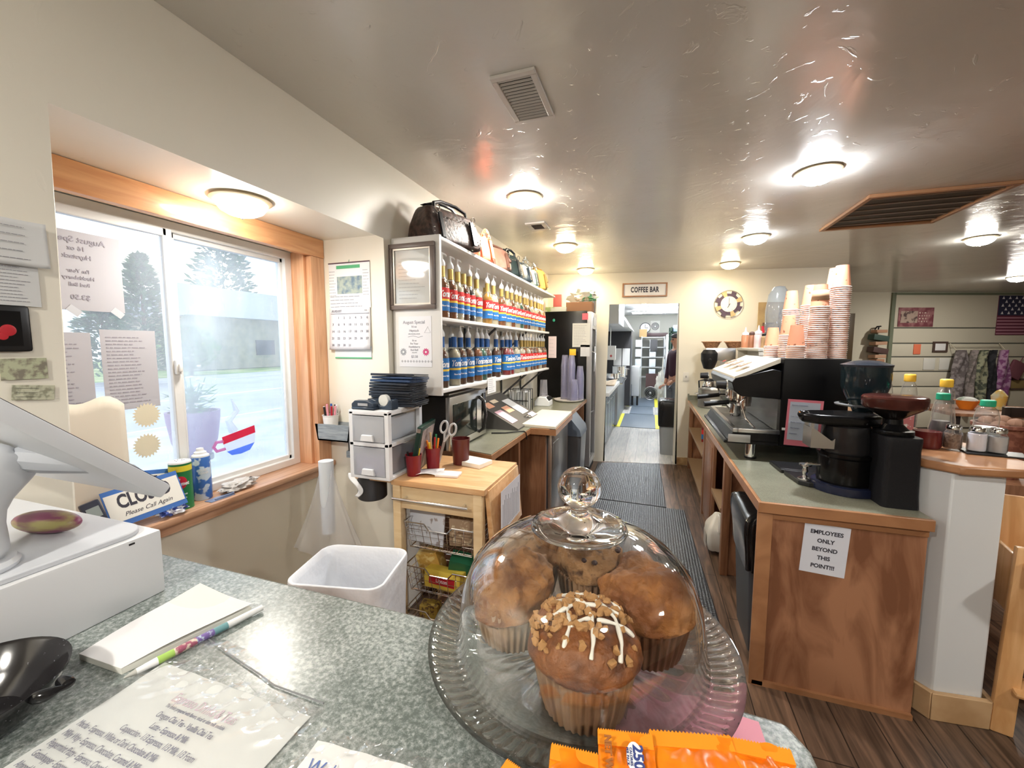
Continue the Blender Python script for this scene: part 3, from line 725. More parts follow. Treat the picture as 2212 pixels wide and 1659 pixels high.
def streusel(t, r, wm, h, o):
    rnd = random.Random(11)
    g = G()
    for k in range(230):
        a = rnd.uniform(0, 2 * PI); q = r * 1.04 * math.sqrt(rnd.random()); x, y = q * math.cos(a), q * math.sin(a)
        w_ = (x * -.6 + y * .75) / r
        if rnd.random() > .25 + .75 * max(0, min(1, .55 + w_)): continue
        z = topz(x, y, r, wm, h); s_ = rnd.uniform(.0022, .0062)
        vs = bmesh.ops.create_icosphere(g.b, subdivisions=1, radius=s_, matrix=Matrix.Translation((x, y, z + s_ * .2)) @ Euler((rnd.random() * 3, rnd.random() * 3, 0)).to_matrix().to_4x4() @ Matrix.Diagonal((1, .75, .7, 1)))['verts']
        for v in vs: v.co += Vector((rnd.uniform(-1, 1), rnd.uniform(-1, 1), rnd.uniform(-1, 1))) * s_ * .2
    tag(obj('streusel', g, M('streusel_crumb', (.46, .24, .09), .7, bump=(300, .5, .001)), t), 'pale golden crumbs scattered over the top', kind='stuff')
    dr = M('icing', (.88, .84, .76), .4)
    paths = [[(-.042, .012), (-.02, .018), (.0, .012), (.008, -.01), (.010, -.035), (.008, -.050)], [(-.015, .035), (.012, .020), (.03, .0), (.036, -.025), (.034, -.042)],
             [(-.048, -.010), (-.028, -.008), (-.012, .006), (.018, .012), (.045, .006)], [(-.02, .014), (-.016, -.008), (-.013, -.025), (-.018, -.046)], [(.012, -.012), (.032, -.008), (.052, -.006)],
             [(-.013, -.024), (.0, -.014), (.008, -.012)], [(-.03, .03), (-.008, .04), (.02, .036), (.04, .024)]]
    for p in paths:
        pts = []
        for (a, b) in zip(p, p[1:]):
            for k in range(6):
                f = k / 6; x = a[0] * (1 - f) + b[0] * f; y = a[1] * (1 - f) + b[1] * f; x *= r / .052; y *= r / .052
                pts.append((x, y, topz(x, y, r, wm, h) + .0008))
        g = G(); g.tube(pts, [.0022 + .0006 * math.sin(i * .9) for i in range(len(pts))], 7); obj('icing_drizzle', g, dr, t, sub=1)
def blueberries(t, r, wm, h, o):
    rnd = random.Random(5); g = G()
    for k in range(16):
        a = rnd.uniform(0, 2 * PI); q = r * .95 * rnd.random(); x, y = q * math.cos(a), q * math.sin(a); g.sph((x, y, topz(x, y, r, wm, h) - .002), .004, (1, .8, .8), seg=8)
    tag(obj('berries', g, M('berry', (.05, .025, .03), .4), t), 'dark berries baked into the top', kind='stuff')
MZ = 1.1378
muffin('front muffin with crumble topping and white icing drizzle', (-.055, .390, MZ), .0515, .098, bake2, .056, wrapm, 3, .0035, extra=streusel, rz=.1)
muffin('left muffin with a smooth torn greenish brown top', (-.156, .462, MZ), .0485, .102, bake1, .050, M('wrapper_pale', (.55, .40, .28), .6, noise=(25, (.40, .26, .16), .4, .65)), 5, .010, 1)
muffin('right muffin with a craggy orange brown domed top', (.003, .490, MZ), .052, .101, bake3, .050, wrapd, 8, .009)
muffin('back middle muffin with dark berries, below the dome knob', (-.072, .553, MZ), .046, .100, bake4, .054, wrapm, 12, .006, extra=blueberries)
muffin('rear left muffin half hidden behind the torn one', (-.158, .560, MZ), .042, .090, bake4, .050, wrapm, 15, .006)

# orange candy bags at the bottom edge
org = M('foil_orange', (.84, .24, .008), .30, noise=(30, (.68, .15, .005), .4, .65), bump=(45, .25, .004))
def candy(label, loc, rot, w_, l_, th, seed, extra=None):
    t = T('candy_bag', label, 'candy bag', loc, rot=rot, group='orange candy bags at the bottom edge of the photo')
    def side(sg):
        def f(u, v):
            x = (u - .5) * w_; y = -v * l_; e = max(0, math.sin(PI * u)) ** .5 * max(0, math.sin(PI * min(1, max(0, (v * l_ - .011) / (l_ - .022))))) ** .5
            wr = .0016 * math.sin(u * 23 + seed) * math.sin(v * 17 + seed * 2) * (e > 0)
            cr_ = mnoise.noise(Vector((x * 55 + seed, y * 55, seed))) * .0032 + mnoise.noise(Vector((x * 130, y * 130 + seed, 0))) * .0013
            return Vector((x + .0025 * mnoise.noise(Vector((y * 60, seed, 0))), y + .003 * mnoise.noise(Vector((x * 50, seed * 2, 0))), sg * (th / 2 * e + .0004) + wr + cr_))
        return f
    g = G(); g.sheet(side(1), 30, 34); g.sheet(side(-1), 30, 34); obj('pouch', g, org, t, sharp=70)
    for nm, y0 in (('crimp', 0), ('crimp', -l_ + .0)):
        g = G(); n = 44
        pts = [(-w_ / 2 + w_ * k / n, (.0016 if k % 2 else -.0) + (0.0)) for k in range(n + 1)]
        g.prism([(x, y0 + (dy if y0 == 0 else -dy)) for x, dy in pts] + [(w_ / 2, y0 - (.010 if y0 == 0 else -.010)), (-w_ / 2, y0 - (.010 if y0 == 0 else -.010))], -.0009, .0009)
        obj('crimp', g, M('foil_crimp', (.80, .26, .015), .35), t)
    if extra: extra(t)
    return t
def nut(t):
    g = G(); g.lathe([(0, .0005), (.010, .0005), (.010, 0), (0, 0)], seg=24); o = obj('calorie_badge', g, white, t, loc=(.006, -.020, .0098)); o.scale = (.62, 1.0, 1)
    text('250', .0105, (.0085, -.020, .0106), (0, 0, R(-90)), M('badge_blue', (.03, .05, .20), .6), t, bold=.0003)
    text('CALORIES\nPER PACK', .0026, (.0020, -.020, .0106), (0, 0, R(-90)), 'badge_blue', t)
    text('NET WT', .0070, (-.014, -.020, .0088), (0, 0, R(-90)), M('badge_brown', (.30, .10, .02), .6), t, bold=.0004)
def choc(t):
    g = G()
    for k, (x, y) in enumerate([(.014, -.048), (.024, -.060), (.012, -.064)]): g.sph((x, y, .008), .0085, (1.1, .9, .35), seg=14)
    obj('printed_candies', g, M('candy_brown', (.07, .04, .04), .35), t)
candy('large orange candy bag just right of the calorie badge bag', (.040, .342, 1.178), (R(20), 0, R(14)), .066, .13, .022, 2)
candy('orange candy bag at the far right end of the row beside the counter corner', (.092, .355, 1.174), (R(16), R(4), R(9)), .052, .13, .018, 6, choc)
candy('orange candy bag with the oval 250 calorie badge', (-.011, .324, 1.180), (R(20), R(-4), R(8)), .044, .12, .018, 4, nut)
candy('small orange candy bag left of the calorie badge bag', (-.045, .304, 1.172), (R(18), 0, R(5)), .046, .12, .020, 7)
candy('leftmost orange candy bag, only its reddish corner in view', (-.084, .280, 1.164), (R(14), R(-6), R(-20)), .038, .11, .018, 9)
# shallow rack the bags rest on
g = G(); g.box(-.125, .145, .13, .29, 1.0705, 1.125, bev=.004)
solo('counter_tray', g, M('clear_tray', (.55, .58, .57), .3), 'low grey display tray under the orange candy bags', 'tray')
# ------------------------------------------------------------------ papers on the left pillar
def sheet_thing(name, label, cat, loc, rot, w_, h_, mt, nlines=0, seed=1, lm=None, th=.0008, curl=0, group=None, full=.9, lth=None, margin=.82):
    """paper hung upright: local x right, z up, print faces -y"""
    t = T(name, label, cat, loc, rot=rot, group=group)
    g = G()
    if curl: g.sheet(lambda u, v: Vector(((u - .5) * w_, -curl * (max(0, u - .5) * 2) ** 2 - curl * .5 * (1 - v) ** 2, (v - .5) * h_)), 14, 10); obj('page', g, mt, t, solid=.0006)
    else: g.box(-w_ / 2, w_ / 2, 0, th, -h_ / 2, h_ / 2); obj('page', g, mt, t)
    if nlines:
        o = lines(w_ * margin, h_ * .86, nlines, lth or h_ * .012, seed, full); obj('print', o, lm or inkg, t, loc=(0, -.0002 - curl * 1.5 * .3, 0))
    return t
E90 = (0, 0, R(90))    # faces +x
sheet_thing('receipt_paper', 'grey curling paper with scribbles pinned high on the left pillar', 'paper', (-1.262, .499, 1.716), E90, .084, .095, paperd, 5, 3, curl=.006)
sheet_thing('receipt_paper', 'lower grey printed list pinned on the left pillar', 'paper', (-1.2655, .490, 1.630), E90, .072, .090, paperd, 11, 4)
t = T('picture_frame', 'black framed picture with a red figure on the left pillar', 'picture', (-1.268, .478, 1.537), rot=E90)
g = G(); g.box(-.052, .026, -.008, 0, -.048, .048, bev=.006); obj('frame', g, black, t)
g = G(); g.box(-.048, .012, -.0088, -.008, -.036, .036); obj('glass', g, gloss, t)
g = G(); g.sph((-.008, -.0088, -.004), .012, (1, .06, 1), seg=16); g.sph((-.016, -.0088, -.016), .008, (1, .06, 1), seg=16); obj('red_print', g, red, t)
sheet_thing('banknote', 'crumpled foreign banknotes pinned in a cluster on the left pillar', 'banknote', (-1.266, .490, 1.452), E90, .070, .045, M('note_green', (.42, .44, .30), .8, noise=(60, (.20, .18, .14), .45, .6)), 0)
sheet_thing('banknote', 'greenish banknote with dark border pinned below the crumpled notes', 'banknote', (-1.266, .500, 1.400), (0, R(6), R(90)), .065, .032, M('note_green2', (.48, .48, .36), .8, noise=(90, (.25, .25, .18), .45, .6)), 3, 8, ink)
t = T('hanging_board', 'white board with dark blue edge hung on the inner face of the left pillar', 'board', (-1.325, .5455, 1.52))
g = G(); g.box(-.045, .03, 0, .008, -.132, .132); obj('panel', g, M('board_white', (.66, .66, .60), .6), t)
g = G(); g.box(.03, .038, -.001, .010, -.136, .136); g.box(-.045, .038, -.001, .010, -.139, -.132); g.box(-.045, .038, -.001, .010, .132, .139); obj('edging', g, M('navy_edge', (.04, .03, .13), .5), t)
g = G(); g.box(-.02, .02, 0, .004, -.055, .055); g = solo('orange_tag', g, 'orange', 'orange paper strip hanging under the white board on the pillar', 'tag', loc=(-1.325, .5455, 1.325))

# ------------------------------------------------------------------ things on the window sill
SZ = .8705
t = T('cleanser_can', 'green and yellow scouring powder can with red emblem on the sill', 'can', (-1.720, 1.052, SZ))
g = G(); g.cyl(0, 0, 0, .006, .0365, m=0, seg=40); g.cyl(0, 0, .006, .150, .036, m=0, seg=40); obj('can', g, M('can_green', (.02, .20, .06), .35), t)
g = G(); g.lathe([(.0364, .150), (.0364, .152), (.0364, .170), (.0364, .172)], seg=40); obj('yellow_band', g, M('can_yellow', (.80, .70, .05), .4), t)
g = G(); g.cyl(0, 0, .150, .180, .036, seg=40); obj('upper_body', g, 'can_green', t)
g = G(); g.lathe([(0, .188), (.030, .188), (.035, .186), (.0365, .180), (0, .180)], seg=40)
for k in range(6): g.sph((.014 * math.cos(k), .014 * math.sin(k), .188), .0022, m=1, seg=8)
obj('lid', g, [white, inkg], t)
def wraptext(s_, size, r, z, a0, mt, par, sx=1, bold=.0004, shear=0, name='lettering'):
    """lettering bent around an upright cylinder, centred on angle a0"""
    o = text(s_, size, (0, 0, z), (0, 0, 0), mt, par, name=name, sx=1, bold=bold, shear=shear, ext=.0002)
    for v in o.data.vertices:
        x, y, d = v.co.x * sx, v.co.y, v.co.z; a = a0 + x / r; v.co = Vector(((r + .0006 + d) * math.cos(a), (r + .0006 + d) * math.sin(a), y))
    return o
AC = math.atan2(-1.052, 1.72)
g = G(); g.sph((0, 0, 0), .5, (.004, .044, .050), seg=28)
for v in g.b.verts: a = AC + v.co.y / .0362 * .9; rr = .0358 + v.co.x * .35; v.co = Vector((rr * math.cos(a), rr * math.sin(a), v.co.z + .108))
obj('emblem', g, M('emblem_red', (.60, .02, .05), .4), t)
wraptext('Comet', .019, .0372, .104, AC + .05, white, t, .85, .0009)
wraptext('WITH BLEACH', .0065, .0362, .062, AC, white, t, .8)
wraptext('POWDER CLEANSER', .004, .0362, .048, AC, white, t, .8)
g = G(); N = 5
pl = [((.0062 if k % 2 == 0 else .0026) * math.cos(R(90 + k * 36)), (.0062 if k % 2 == 0 else .0026) * math.sin(R(90 + k * 36))) for k in range(10)]
g.prism(pl, 0, .0006, 'y'); o = obj('star', g, white, t, loc=(.0385 * math.cos(AC - .15), .0385 * math.sin(AC - .15), .122), rot=(0, 0, AC - .15 + PI / 2))
t = T('spray_can', 'blue glass cleaner aerosol can with white cap behind the green can', 'spray can', (-1.745, 1.146, SZ))
g = G(); g.lathe([(0, 0), (.031, 0), (.033, .004), (.033, .172), (.031, .178), (0, .178)], seg=40); obj('can', g, M('can_blue', (.05, .16, .50), .3, noise=(22, (.55, .66, .78), .50, .54, 2)), t)
g = G(); g.lathe([(.031, .176), (.030, .184), (.022, .190), (.021, .197), (.014, .201), (.012, .212), (.006, .214), (0, .214)], seg=32); obj('cap', g, white, t)
AS = math.atan2(-1.146, 1.745)
wraptext('GLASS\nCLEANER', .012, .033, .120, AS + .2, white, t, .7)
sb = M('sign_blue', (.05, .16, .50), .5)
def shopsign(label, loc, rot, body, sub_, w_, h_):
    t = T('shop_sign', label, 'sign', loc, rot=rot)
    g = G(); g.box(-w_ / 2, w_ / 2, 0, .003, -h_ / 2, h_ / 2); obj('panel', g, sb, t)
    g = G(); g.box(-w_ / 2 + .004, w_ / 2 - .004, -.001, 0, -h_ / 2 + .018, h_ / 2 - .016); obj('face', g, M('sign_face', (.82, .82, .78), .5), t)
    if body: text(body, h_ * .50, (0, -.0012, h_ * .12), FRONT, ink, t, sx=.62, bold=.0022)
    if sub_: text(sub_, h_ * .16, (0, -.0012, -h_ * .22), FRONT, ink, t, shear=.4, sx=.95)
    return t
shopsign('white and blue shop sign reading CLOSED leaning on the sill behind the white box', (-1.685, .915, .960), (R(-22), R(-6), R(80)), 'CLOSED', 'Please Call Again', .215, .130)
shopsign('blue and white shop sign half hidden behind the CLOSED sign and green can', (-1.745, .985, .975), (R(-14), R(10), R(86)), 'RETURN', '', .15, .125)
t = T('cordless_phone', 'dark cordless phone handset leaning on the sill left of the CLOSED sign', 'phone', (-1.675, .775, .93), rot=(R(-14), R(-12), R(82)))
g = G(); g.box(-.024, .024, -.011, .011, -.06, .075, bev=.006); obj('body', g, M('phone_dark', (.03, .035, .06), .35), t)
g = G(); g.box(-.016, .016, -.0122, -.011, .02, .055); obj('screen', g, M('lcd', (.30, .36, .36), .3), t)
g = G(); g.box(-.012, .012, -.0125, -.011, -.008, .010, bev=.0005); [g.box(-.016 + i * .012, -.008 + i * .012, -.0125, -.011, -.022 - j * .01, -.017 - j * .01) for i in range(3) for j in range(3)]
obj('keys', g, M('key_grey', (.55, .56, .58), .4), t)
def crumple(name, label, cat, loc, sc, mt, seed, amp=.35, rz=0):
    g = G(); vs = bmesh.ops.create_icosphere(g.b, subdivisions=4, radius=1)['verts']
    for v in vs:
        n = mnoise.fractal(v.co * 2.1 + Vector((seed, 0, 0)), .8, 2, 5); v.co *= 1 + amp * n * 1.4; v.co.x *= sc[0]; v.co.y *= sc[1]; v.co.z *= sc[2]
    zmin = min(v.co.z for v in vs)
    for v in vs: v.co.z = max(v.co.z - zmin - sc[2] * .2, 0)
    return solo(name, g, mt, label, cat, loc=loc, rz=rz, sharp=50)
crumple('cleaning_rag', 'crumpled white and grey rag lying on the far end of the sill', 'rag', (-1.71, 1.275, SZ), (.035, .075, .022), M('rag', (.62, .60, .58), .9, noise=(25, (.20, .19, .19), .55, .7)), 4)
crumple('candy_wrapper', 'crinkled blue and white wrapper on the sill before the CLOSED sign', 'wrapper', (-1.668, .985, SZ), (.022, .045, .016), M('wrapper_bw', (.80, .82, .88), .25, noise=(35, (.06, .10, .38), .5, .55)), 9, .5)
g = G(); g.box(-1.70, -1.66, 1.12, 1.22, SZ, SZ + .002); g.tube([(-1.668, 1.14, SZ + .006), (-1.668, 1.22, SZ + .008), (-1.69, 1.23, SZ + .008)], .003, 6)
solo('window_scraper', g, [M('scraper_blue', (.20, .26, .42), .4)], 'flat grey blue scraper lying on the sill beside the aerosol can', 'scraper')
g = G(); g.sheet(lambda u, v: Vector((-1.77 + .0 * u, .66 + u * .26, .90 + v * (.38 + .05 * math.sin(u * 3) + .02 * math.sin(u * 9)))), 14, 10)
for v in g.b.verts: v.co.x += .012 * math.sin(v.co.y * 20) * (v.co.z - .9)
solo('cardboard_sheet', g, M('kraft_cream', (.72, .66, .56), .85), 'large cream paper sheet standing on the sill against the left pane', 'paper', solid=.002)

# papers and stickers on the panes
XG = -1.7830
pp = M('backlit_paper', (.50, .49, .53), .8, alpha=.9); pi_ = M('backlit_ink', (.33, .31, .36), .8)
t = sheet_thing('window_poster', 'August Special poster taped to the left pane, seen from its back', 'poster', (XG, .835, 1.745), (0, 0, R(90)), .235, .255, pp)
for i, (s_, z, sz) in enumerate([('August Special', .10, .026), ('16 oz', .072, .020), ('Haystack', .046, .020), ("I'm Your", .0, .016), ('Huckleberry', -.022, .016), ('Red Bull', -.044, .016), ('$3.50', -.085, .022)]):
    o = text(s_, sz, (0, -.0008, z), FRONT, pi_, t, bold=.0004); o.scale = (-1, 1, 1)
for x in (-.02, .095): g = G(); g.box(x - .018, x + .018, -.002, -.001, -.140, -.118, rot=(0, .7, 0)); obj('tape', g, M('tape', (.55, .56, .60), .5), t)
sheet_thing('window_notice', 'long typed notice taped to the left pane, right one of the pair', 'notice', (XG, .957, 1.415), (0, 0, R(90)), .165, .285, pp, 20, 12, pi_)
sheet_thing('window_notice', 'long typed notice taped to the left pane, left one of the pair', 'notice', (XG, .775, 1.410), (0, 0, R(90)), .150, .27, pp, 18, 14, pi_)
def sun(label, y, z):
    g = G(); n = 22; pl = [((.047 if k % 2 == 0 else .037) * math.cos(PI * k / n), (.047 if k % 2 == 0 else .037) * math.sin(PI * k / n)) for k in range(2 * n)]
    g.prism([(y + a, z + b) for a, b in pl], XG, XG + .001, 'x'); solo('sun_sticker', g, M('sticker_cream', (.72, .66, .50), .7), label, 'sticker', 'scalloped sun stickers on the pane')
sun('upper cream scalloped sticker on the left pane', .992, 1.243); sun('lower cream scalloped sticker on the left pane', .985, 1.128)
# cup suncatcher on the right pane
XR = -1.8165
def stain(n, c): return thin_glass(n, c, .35, c, .1)
t = T('cup_suncatcher', 'red, white and blue steaming cup suncatcher stuck on the right pane', 'suncatcher', (XR, 1.375, 1.0))
g = G(); g.prism([(-.085, .092), (.075, .118), (.078, .082), (-.080, .058)], 0, .002, 'x'); obj('red_panel', g, stain('stain_red', (.9, .12, .22)), t)
g = G(); g.prism([(-.080, .057), (.078, .081), (.070, .035), (-.066, .022)], 0, .002, 'x'); obj('white_panel', g, stain('stain_white', (.95, .95, .97)), t)
g = G(); g.prism([(-.066, .021), (-.005, .026), (.070, .034), (.045, .004), (.0, -.004), (-.045, .0)], 0, .002, 'x'); obj('blue_panel', g, stain('stain_blue', (.35, .5, .95)), t)
g = G(); g.tube([(.001, -.082, .072), (.001, -.112, .074), (.001, -.125, .055), (.001, -.112, .034), (.001, -.075, .036)], .007, 8); obj('handle', g, stain('stain_pink', (.85, .45, .65)), t)
g = G(); g.tube([(.001, -.03, .11), (.001, -.05, .16), (.001, -.01, .20), (.001, -.03, .26)], [.020, .014, .012, .003], 8); obj('steam', g, stain('stain_clear', (.92, .94, .97)), t)

# ------------------------------------------------------------------ calendar on the recess wall
t = T('wall_calendar', 'wall calendar open at August with small aerial photo, on the recess side wall', 'calendar', (-1.505, 1.7895, 1.70))
g = G(); g.box(-.13, .13, -.004, -.001, 0, .235); obj('header_page', g, M('cal_page', (.80, .81, .82), .7), t)
g = G(); g.box(-.131, .131, -.006, -.003, .232, .238); obj('binding', g, M('cal_binding', (.10, .05, .07), .5), t)
g = G(); g.box(-.08, .07, -.005, -.004, .205, .222); obj('green_banner', g, M('cal_green', (.10, .42, .20), .6), t)
g = G(); g.box(-.078, .080, -.005, -.004, .075, .165); obj('aerial_photo', g, M('aerial', (.16, .24, .32), .6, noise=(30, (.42, .48, .42), .4, .6)), t)
g = lines(.25, .07, 4, .003, 33); obj('small_print', g, inkg, t, loc=(0, -.0045, .035))
g = lines(.05, .14, 9, .003, 34); obj('small_print', g, inkg, t, loc=(-.103, -.0045, .13))
g = lines(.04, .14, 9, .003, 35); obj('small_print', g, inkg, t, loc=(.108, -.0045, .13))
g = G(); g.sheet(lambda u, v: Vector((-.135 + u * .262, -.006 - .010 * (1 - v) ** 2, -.218 + v * .22)), 6, 8); obj('month_page', g, M('month_page', (.76, .77, .82), .8), t, solid=.0008)
text('AUGUST', .017, (-.085, -.0085, -.015), FRONT, inkg, t, bold=.0006); text('2022', .009, (.10, -.0085, -.013), FRONT, inkg, t)
g = G(); g.box(-.125, .122, -.0085, -.0075, -.030, -.0265); obj('weekday_bar', g, inkg, t)
for d in range(1, 32):
    c, r_ = d % 7, d // 7
    z = -.050 - r_ * .036; y = -.0078 - .010 * ((-z) / .22) ** 2 - .0008
    text(str(d), .017, (-.110 + c * .0365, y, z), (R(90 - 3), 0, 0), inkg, t, bold=.0003)
g = G(); g.box(-.11, .125, -.003, 0, -.262, -.2); obj('footer', g, M('cal_page2', (.66, .70, .72), .7), t)
g = G(); g.box(-.11, .125, -.0035, -.003, -.265, -.258); g.tube([(0, 0, .25), (0, -.004, .238)], .001); obj('green_edge', g, 'cal_green', t)

# wooden tray of markers on the recess side wall
t = T('wall_tray', 'small grey wooden tray mounted on the recess wall under the calendar', 'tray', (-1.575, 1.745, 1.0))
gw = M('grey_wood', (.22, .25, .27), .7, noise=(14, (.32, .35, .37), .4, .6, 5, (1, 1, 8)))
g = G(); g.prism([(-.10, 0), (.10, 0), (.115, .088), (-.115, .088)], -.045, -.037, 'y'); g.prism([(-.10, 0), (.10, 0), (.115, .088), (-.115, .088)], .036, .044, 'y')
g.box(-.10, .10, -.045, .044, 0, .008); g.prism([(-.115, .088), (-.107, .088), (-.092, 0), (-.10, 0)], -.045, .044, 'y'); g.prism([(.115, .088), (.107, .088), (.092, 0), (.10, 0)], -.045, .044, 'y')
obj('box', g, gw, t)
t = T('marker_cup', 'white paper cup full of pens and markers in the grey wall tray', 'cup', (-1.622, 1.742, 1.010))
g = G(); g.lathe([(0, 0), (.030, 0), (.040, .118), (.042, .120), (.042, .124), (.038, .122), (.028, .004), (0, .004)], seg=28); obj('cup', g, M('cup_white', (.80, .78, .76), .6), t)
rnd = random.Random(3)
for k, c in enumerate(['pink', 'white_plastic', 'black_plastic', 'blue', 'red_plastic', 'white_plastic', 'black_plastic', 'pink', 'red_plastic']):
    a = k * .7; g = G(); g.rod((.014 * math.cos(a), .014 * math.sin(a), .01), (.034 * math.cos(a), .030 * math.sin(a), .165 + .02 * rnd.random()), .0055, .0055, 10)
    solo('marker_pen', g, MATS[c], f'{"pink white black blue red white black pink red".split()[k]} pen, {ORD[sorted(range(9), key=lambda q: math.cos(q * .7)).index(k)]} from the left in the white cup on the wall tray', 'pen', 'pens in the white cup', loc=(-1.622, 1.742, 1.012))
g = G(); g.box(-.04, .04, -.02, .02, 0, .055, rot=(0, 0, .1), bev=.002); solo('sticker_box', g, M('carton', (.52, .47, .42), .8), 'small beige carton standing in the grey wall tray', 'carton', loc=(-1.535, 1.735, 1.010))
t = T('pen_holder', 'clear plastic holder with dark pens below the grey wall tray', 'pen holder', (-1.50, 1.765, .905))
g = G(); g.box(-.03, .03, -.02, .024, 0, .035); obj('cup', g, gw, t)
g = G(); g.box(-.022, -.002, -.012, .01, .03, .10); obj('dark_pens', g, black, t)

# translucent bag roll with hanging sheet
cp = thin_glass('hanging_plastic', (.95, .95, .97), .42, (.9, .9, .92), .2)
t = T('plastic_bag_roll', 'upright roll of clear plastic bags with a sheet hanging like a cone beside the sill', 'bag roll', (-1.455, 1.52, .50))
g = G(); g.cyl(0, 0, .10, .455, .030, .034, 28); obj('roll', g, M('roll_plastic', (.70, .75, .80), .3), t)
g = G()
def cone(u, v):
    a = R(-175 + u * 200); r = .036 + (1 - v) ** 1.25 * .15; r *= 1 + .06 * math.sin(u * 34) * (1 - v)
    return Vector((r * math.cos(a) * 1.1, r * math.sin(a) * .35, -.01 + v * .42 + .02 * math.sin(u * 7) * (1 - v)))
g.sheet(cone, 70, 16); obj('loose_sheet', g, cp, t)
t = T('wipes_dispenser', 'dark grey round wipes dispenser under the cart flap with a white wipe hanging out', 'dispenser', (-1.255, 1.60, .772))
g = G(); g.lathe([(0, 0), (.062, 0), (.068, .006), (.068, .118), (.064, .122), (0, .122)], seg=36); obj('canister', g, M('gunmetal', (.055, .055, .06), .3, .4), t)
g = G(); g.sheet(lambda u, v: Vector((-.055 + .03 * math.sin(v * 5) + u * .03, -.062 - .012 * math.sin(v * 3 + u), .02 + v * .11)), 6, 14); obj('wipe', g, white, t, solid=.001)

# ------------------------------------------------------------------ rolling cart with drawer and wire baskets
t = T('kitchen_cart', 'light wood kitchen cart with steel handled drawer and hinged side flaps', 'cart', (-.875, 1.765, 0))
g = G(); g.box(-.225, .235, -.235, .205, .873, .90, bev=.004); obj('top', g, 'beech_top', t)
g = G(); g.box(-.44, -.229, -.225, .022, .877, .90, bev=.004); obj('side_flap', g, 'beech_top', t)
g = G(); g.box(.232, .252, -.20, .205, .62, .886, rot=(0, R(-5), 0), bev=.003); obj('side_flap', g, 'beech_top', t)
for (x, y) in ((-.20, -.21), (.20, -.21), (-.20, .18), (.20, .18)):
    g = G(); g.box(x - .02, x + .02, y - .02, y + .02, .04, .873, bev=.003); l = obj('leg', g, 'birch', t)
    g = G(); g.rod((x - .008, y, .022), (x + .008, y, .022), .022, seg=18); obj('caster', g, black, l)
g = G(); g.box(-.18, .18, -.222, .16, .765, .868, bev=.003); d = obj('drawer', g, 'birch', t)
g = G(); g.rod((-.20, -.262, .822), (.17, -.262, .822), .006, seg=12); g.rod((-.15, -.262, .822), (-.15, -.220, .822), .004); g.rod((.14, -.262, .822), (.14, -.220, .822), .004); obj('handle', g, chrome, d)
g = G(); g.box(-.20, .20, .165, .175, .10, .76); g.box(-.185, .185, -.19, .16, .10, .115); obj('back_panel', g, M('cart_back', (.20, .10, .06), .6), t)
def basket(z, h):
    g = G(); w2, d2 = .175, .185; y0 = -.215
    g.tube([(-w2, y0, z + h), (-.07, y0, z + h), (-.045, y0, z + h - .028), (.045, y0, z + h - .028), (.07, y0, z + h), (w2, y0, z + h), (w2, .15, z + h), (-w2, .15, z + h)], .0035, 6, close=True)
    for k in range(1, 4):
        f = k / 4; zz = z + h - f * h; g.tube([(-w2 + .02 * f, y0 + .02 * f, zz), (w2 - .02 * f, y0 + .02 * f, zz), (w2 - .02 * f, .15, zz), (-w2 + .02 * f, .15, zz)], .0016, 5, close=True)
    g.tube([(-w2 + .02, y0 + .02, z), (w2 - .02, y0 + .02, z), (w2 - .02, .15, z), (-w2 + .02, .15, z)], .003, 6, close=True)
    for k in range(9):
        x = -w2 + .02 + (2 * w2 - .04) * k / 8; g.tube([(x * 1.1, y0, z + h - (.028 if abs(x) < .06 else 0)), (x, y0 + .02, z), (x, .15, z)], .0016, 5)
    for k in range(7):
        y = y0 + .03 + .33 * k / 6; g.tube([(-w2, y, z + h), (-w2 + .02, y, z), (w2 - .02, y, z), (w2, y, z + h)], .0016, 5)
    obj('wire_basket', g, chrome, t)
basket(.575, .125); basket(.365, .125); basket(.16, .12)
# goods in the baskets
def carton(name, label, cat, loc, sz, rot, mt, mt2=None, wd=None, group=None):
    o = T(name, label, cat, loc, rot=rot, group=group); g = G(); g.box(-sz[0] / 2, sz[0] / 2, -sz[1] / 2, sz[1] / 2, 0, sz[2], bev=min(sz) * .05); obj('body', g, mt, o)
    if mt2: g = G(); g.box(-sz[0] * .36, sz[0] * .36, -sz[1] / 2 - .0012, -sz[1] / 2, sz[2] * .25, sz[2] * .7); obj('label', g, mt2, o)
    if wd: text(wd, sz[2] * .28, (0, -sz[1] / 2 - .0018, sz[2] * .47), FRONT, white, o)
    return o
ylw = M('tea_yellow', (.75, .55, .08), .5)
carton('magazine', 'white printed magazine leaning in the upper wire basket of the cart', 'magazine', (-.97, 1.60, .584), (.20, .006, .155), (R(-8), 0, R(-6)), M('mag', (.66, .69, .76), .5, noise=(22, (.35, .30, .30), .6, .66)))
carton('snack_box', 'brown patterned box behind the magazine in the upper wire basket', 'box', (-.80, 1.66, .584), (.12, .07, .13), (0, 0, .2), M('snack', (.40, .28, .18), .6, noise=(40, (.70, .60, .42), .55, .62)))
carton('tea_box', 'yellow tea box with red label in the middle wire basket', 'box', (-.88, 1.615, .375), (.19, .06, .085), (R(-6), 0, R(-4)), ylw, red, 'Lipton')
carton('coffee_bag', 'dark green shiny bag lying on the yellow tea box', 'bag', (-.83, 1.70, .375), (.14, .07, .15), (R(20), R(12), R(14)), M('bag_green', (.02, .12, .06), .25))
carton('chips_bag', 'amber snack bag beside the green bag in the middle basket', 'bag', (-.97, 1.70, .375), (.11, .07, .14), (R(8), R(-14), R(6)), M('bag_amber', (.55, .33, .08), .3, noise=(30, (.75, .60, .25), .5, .6)))
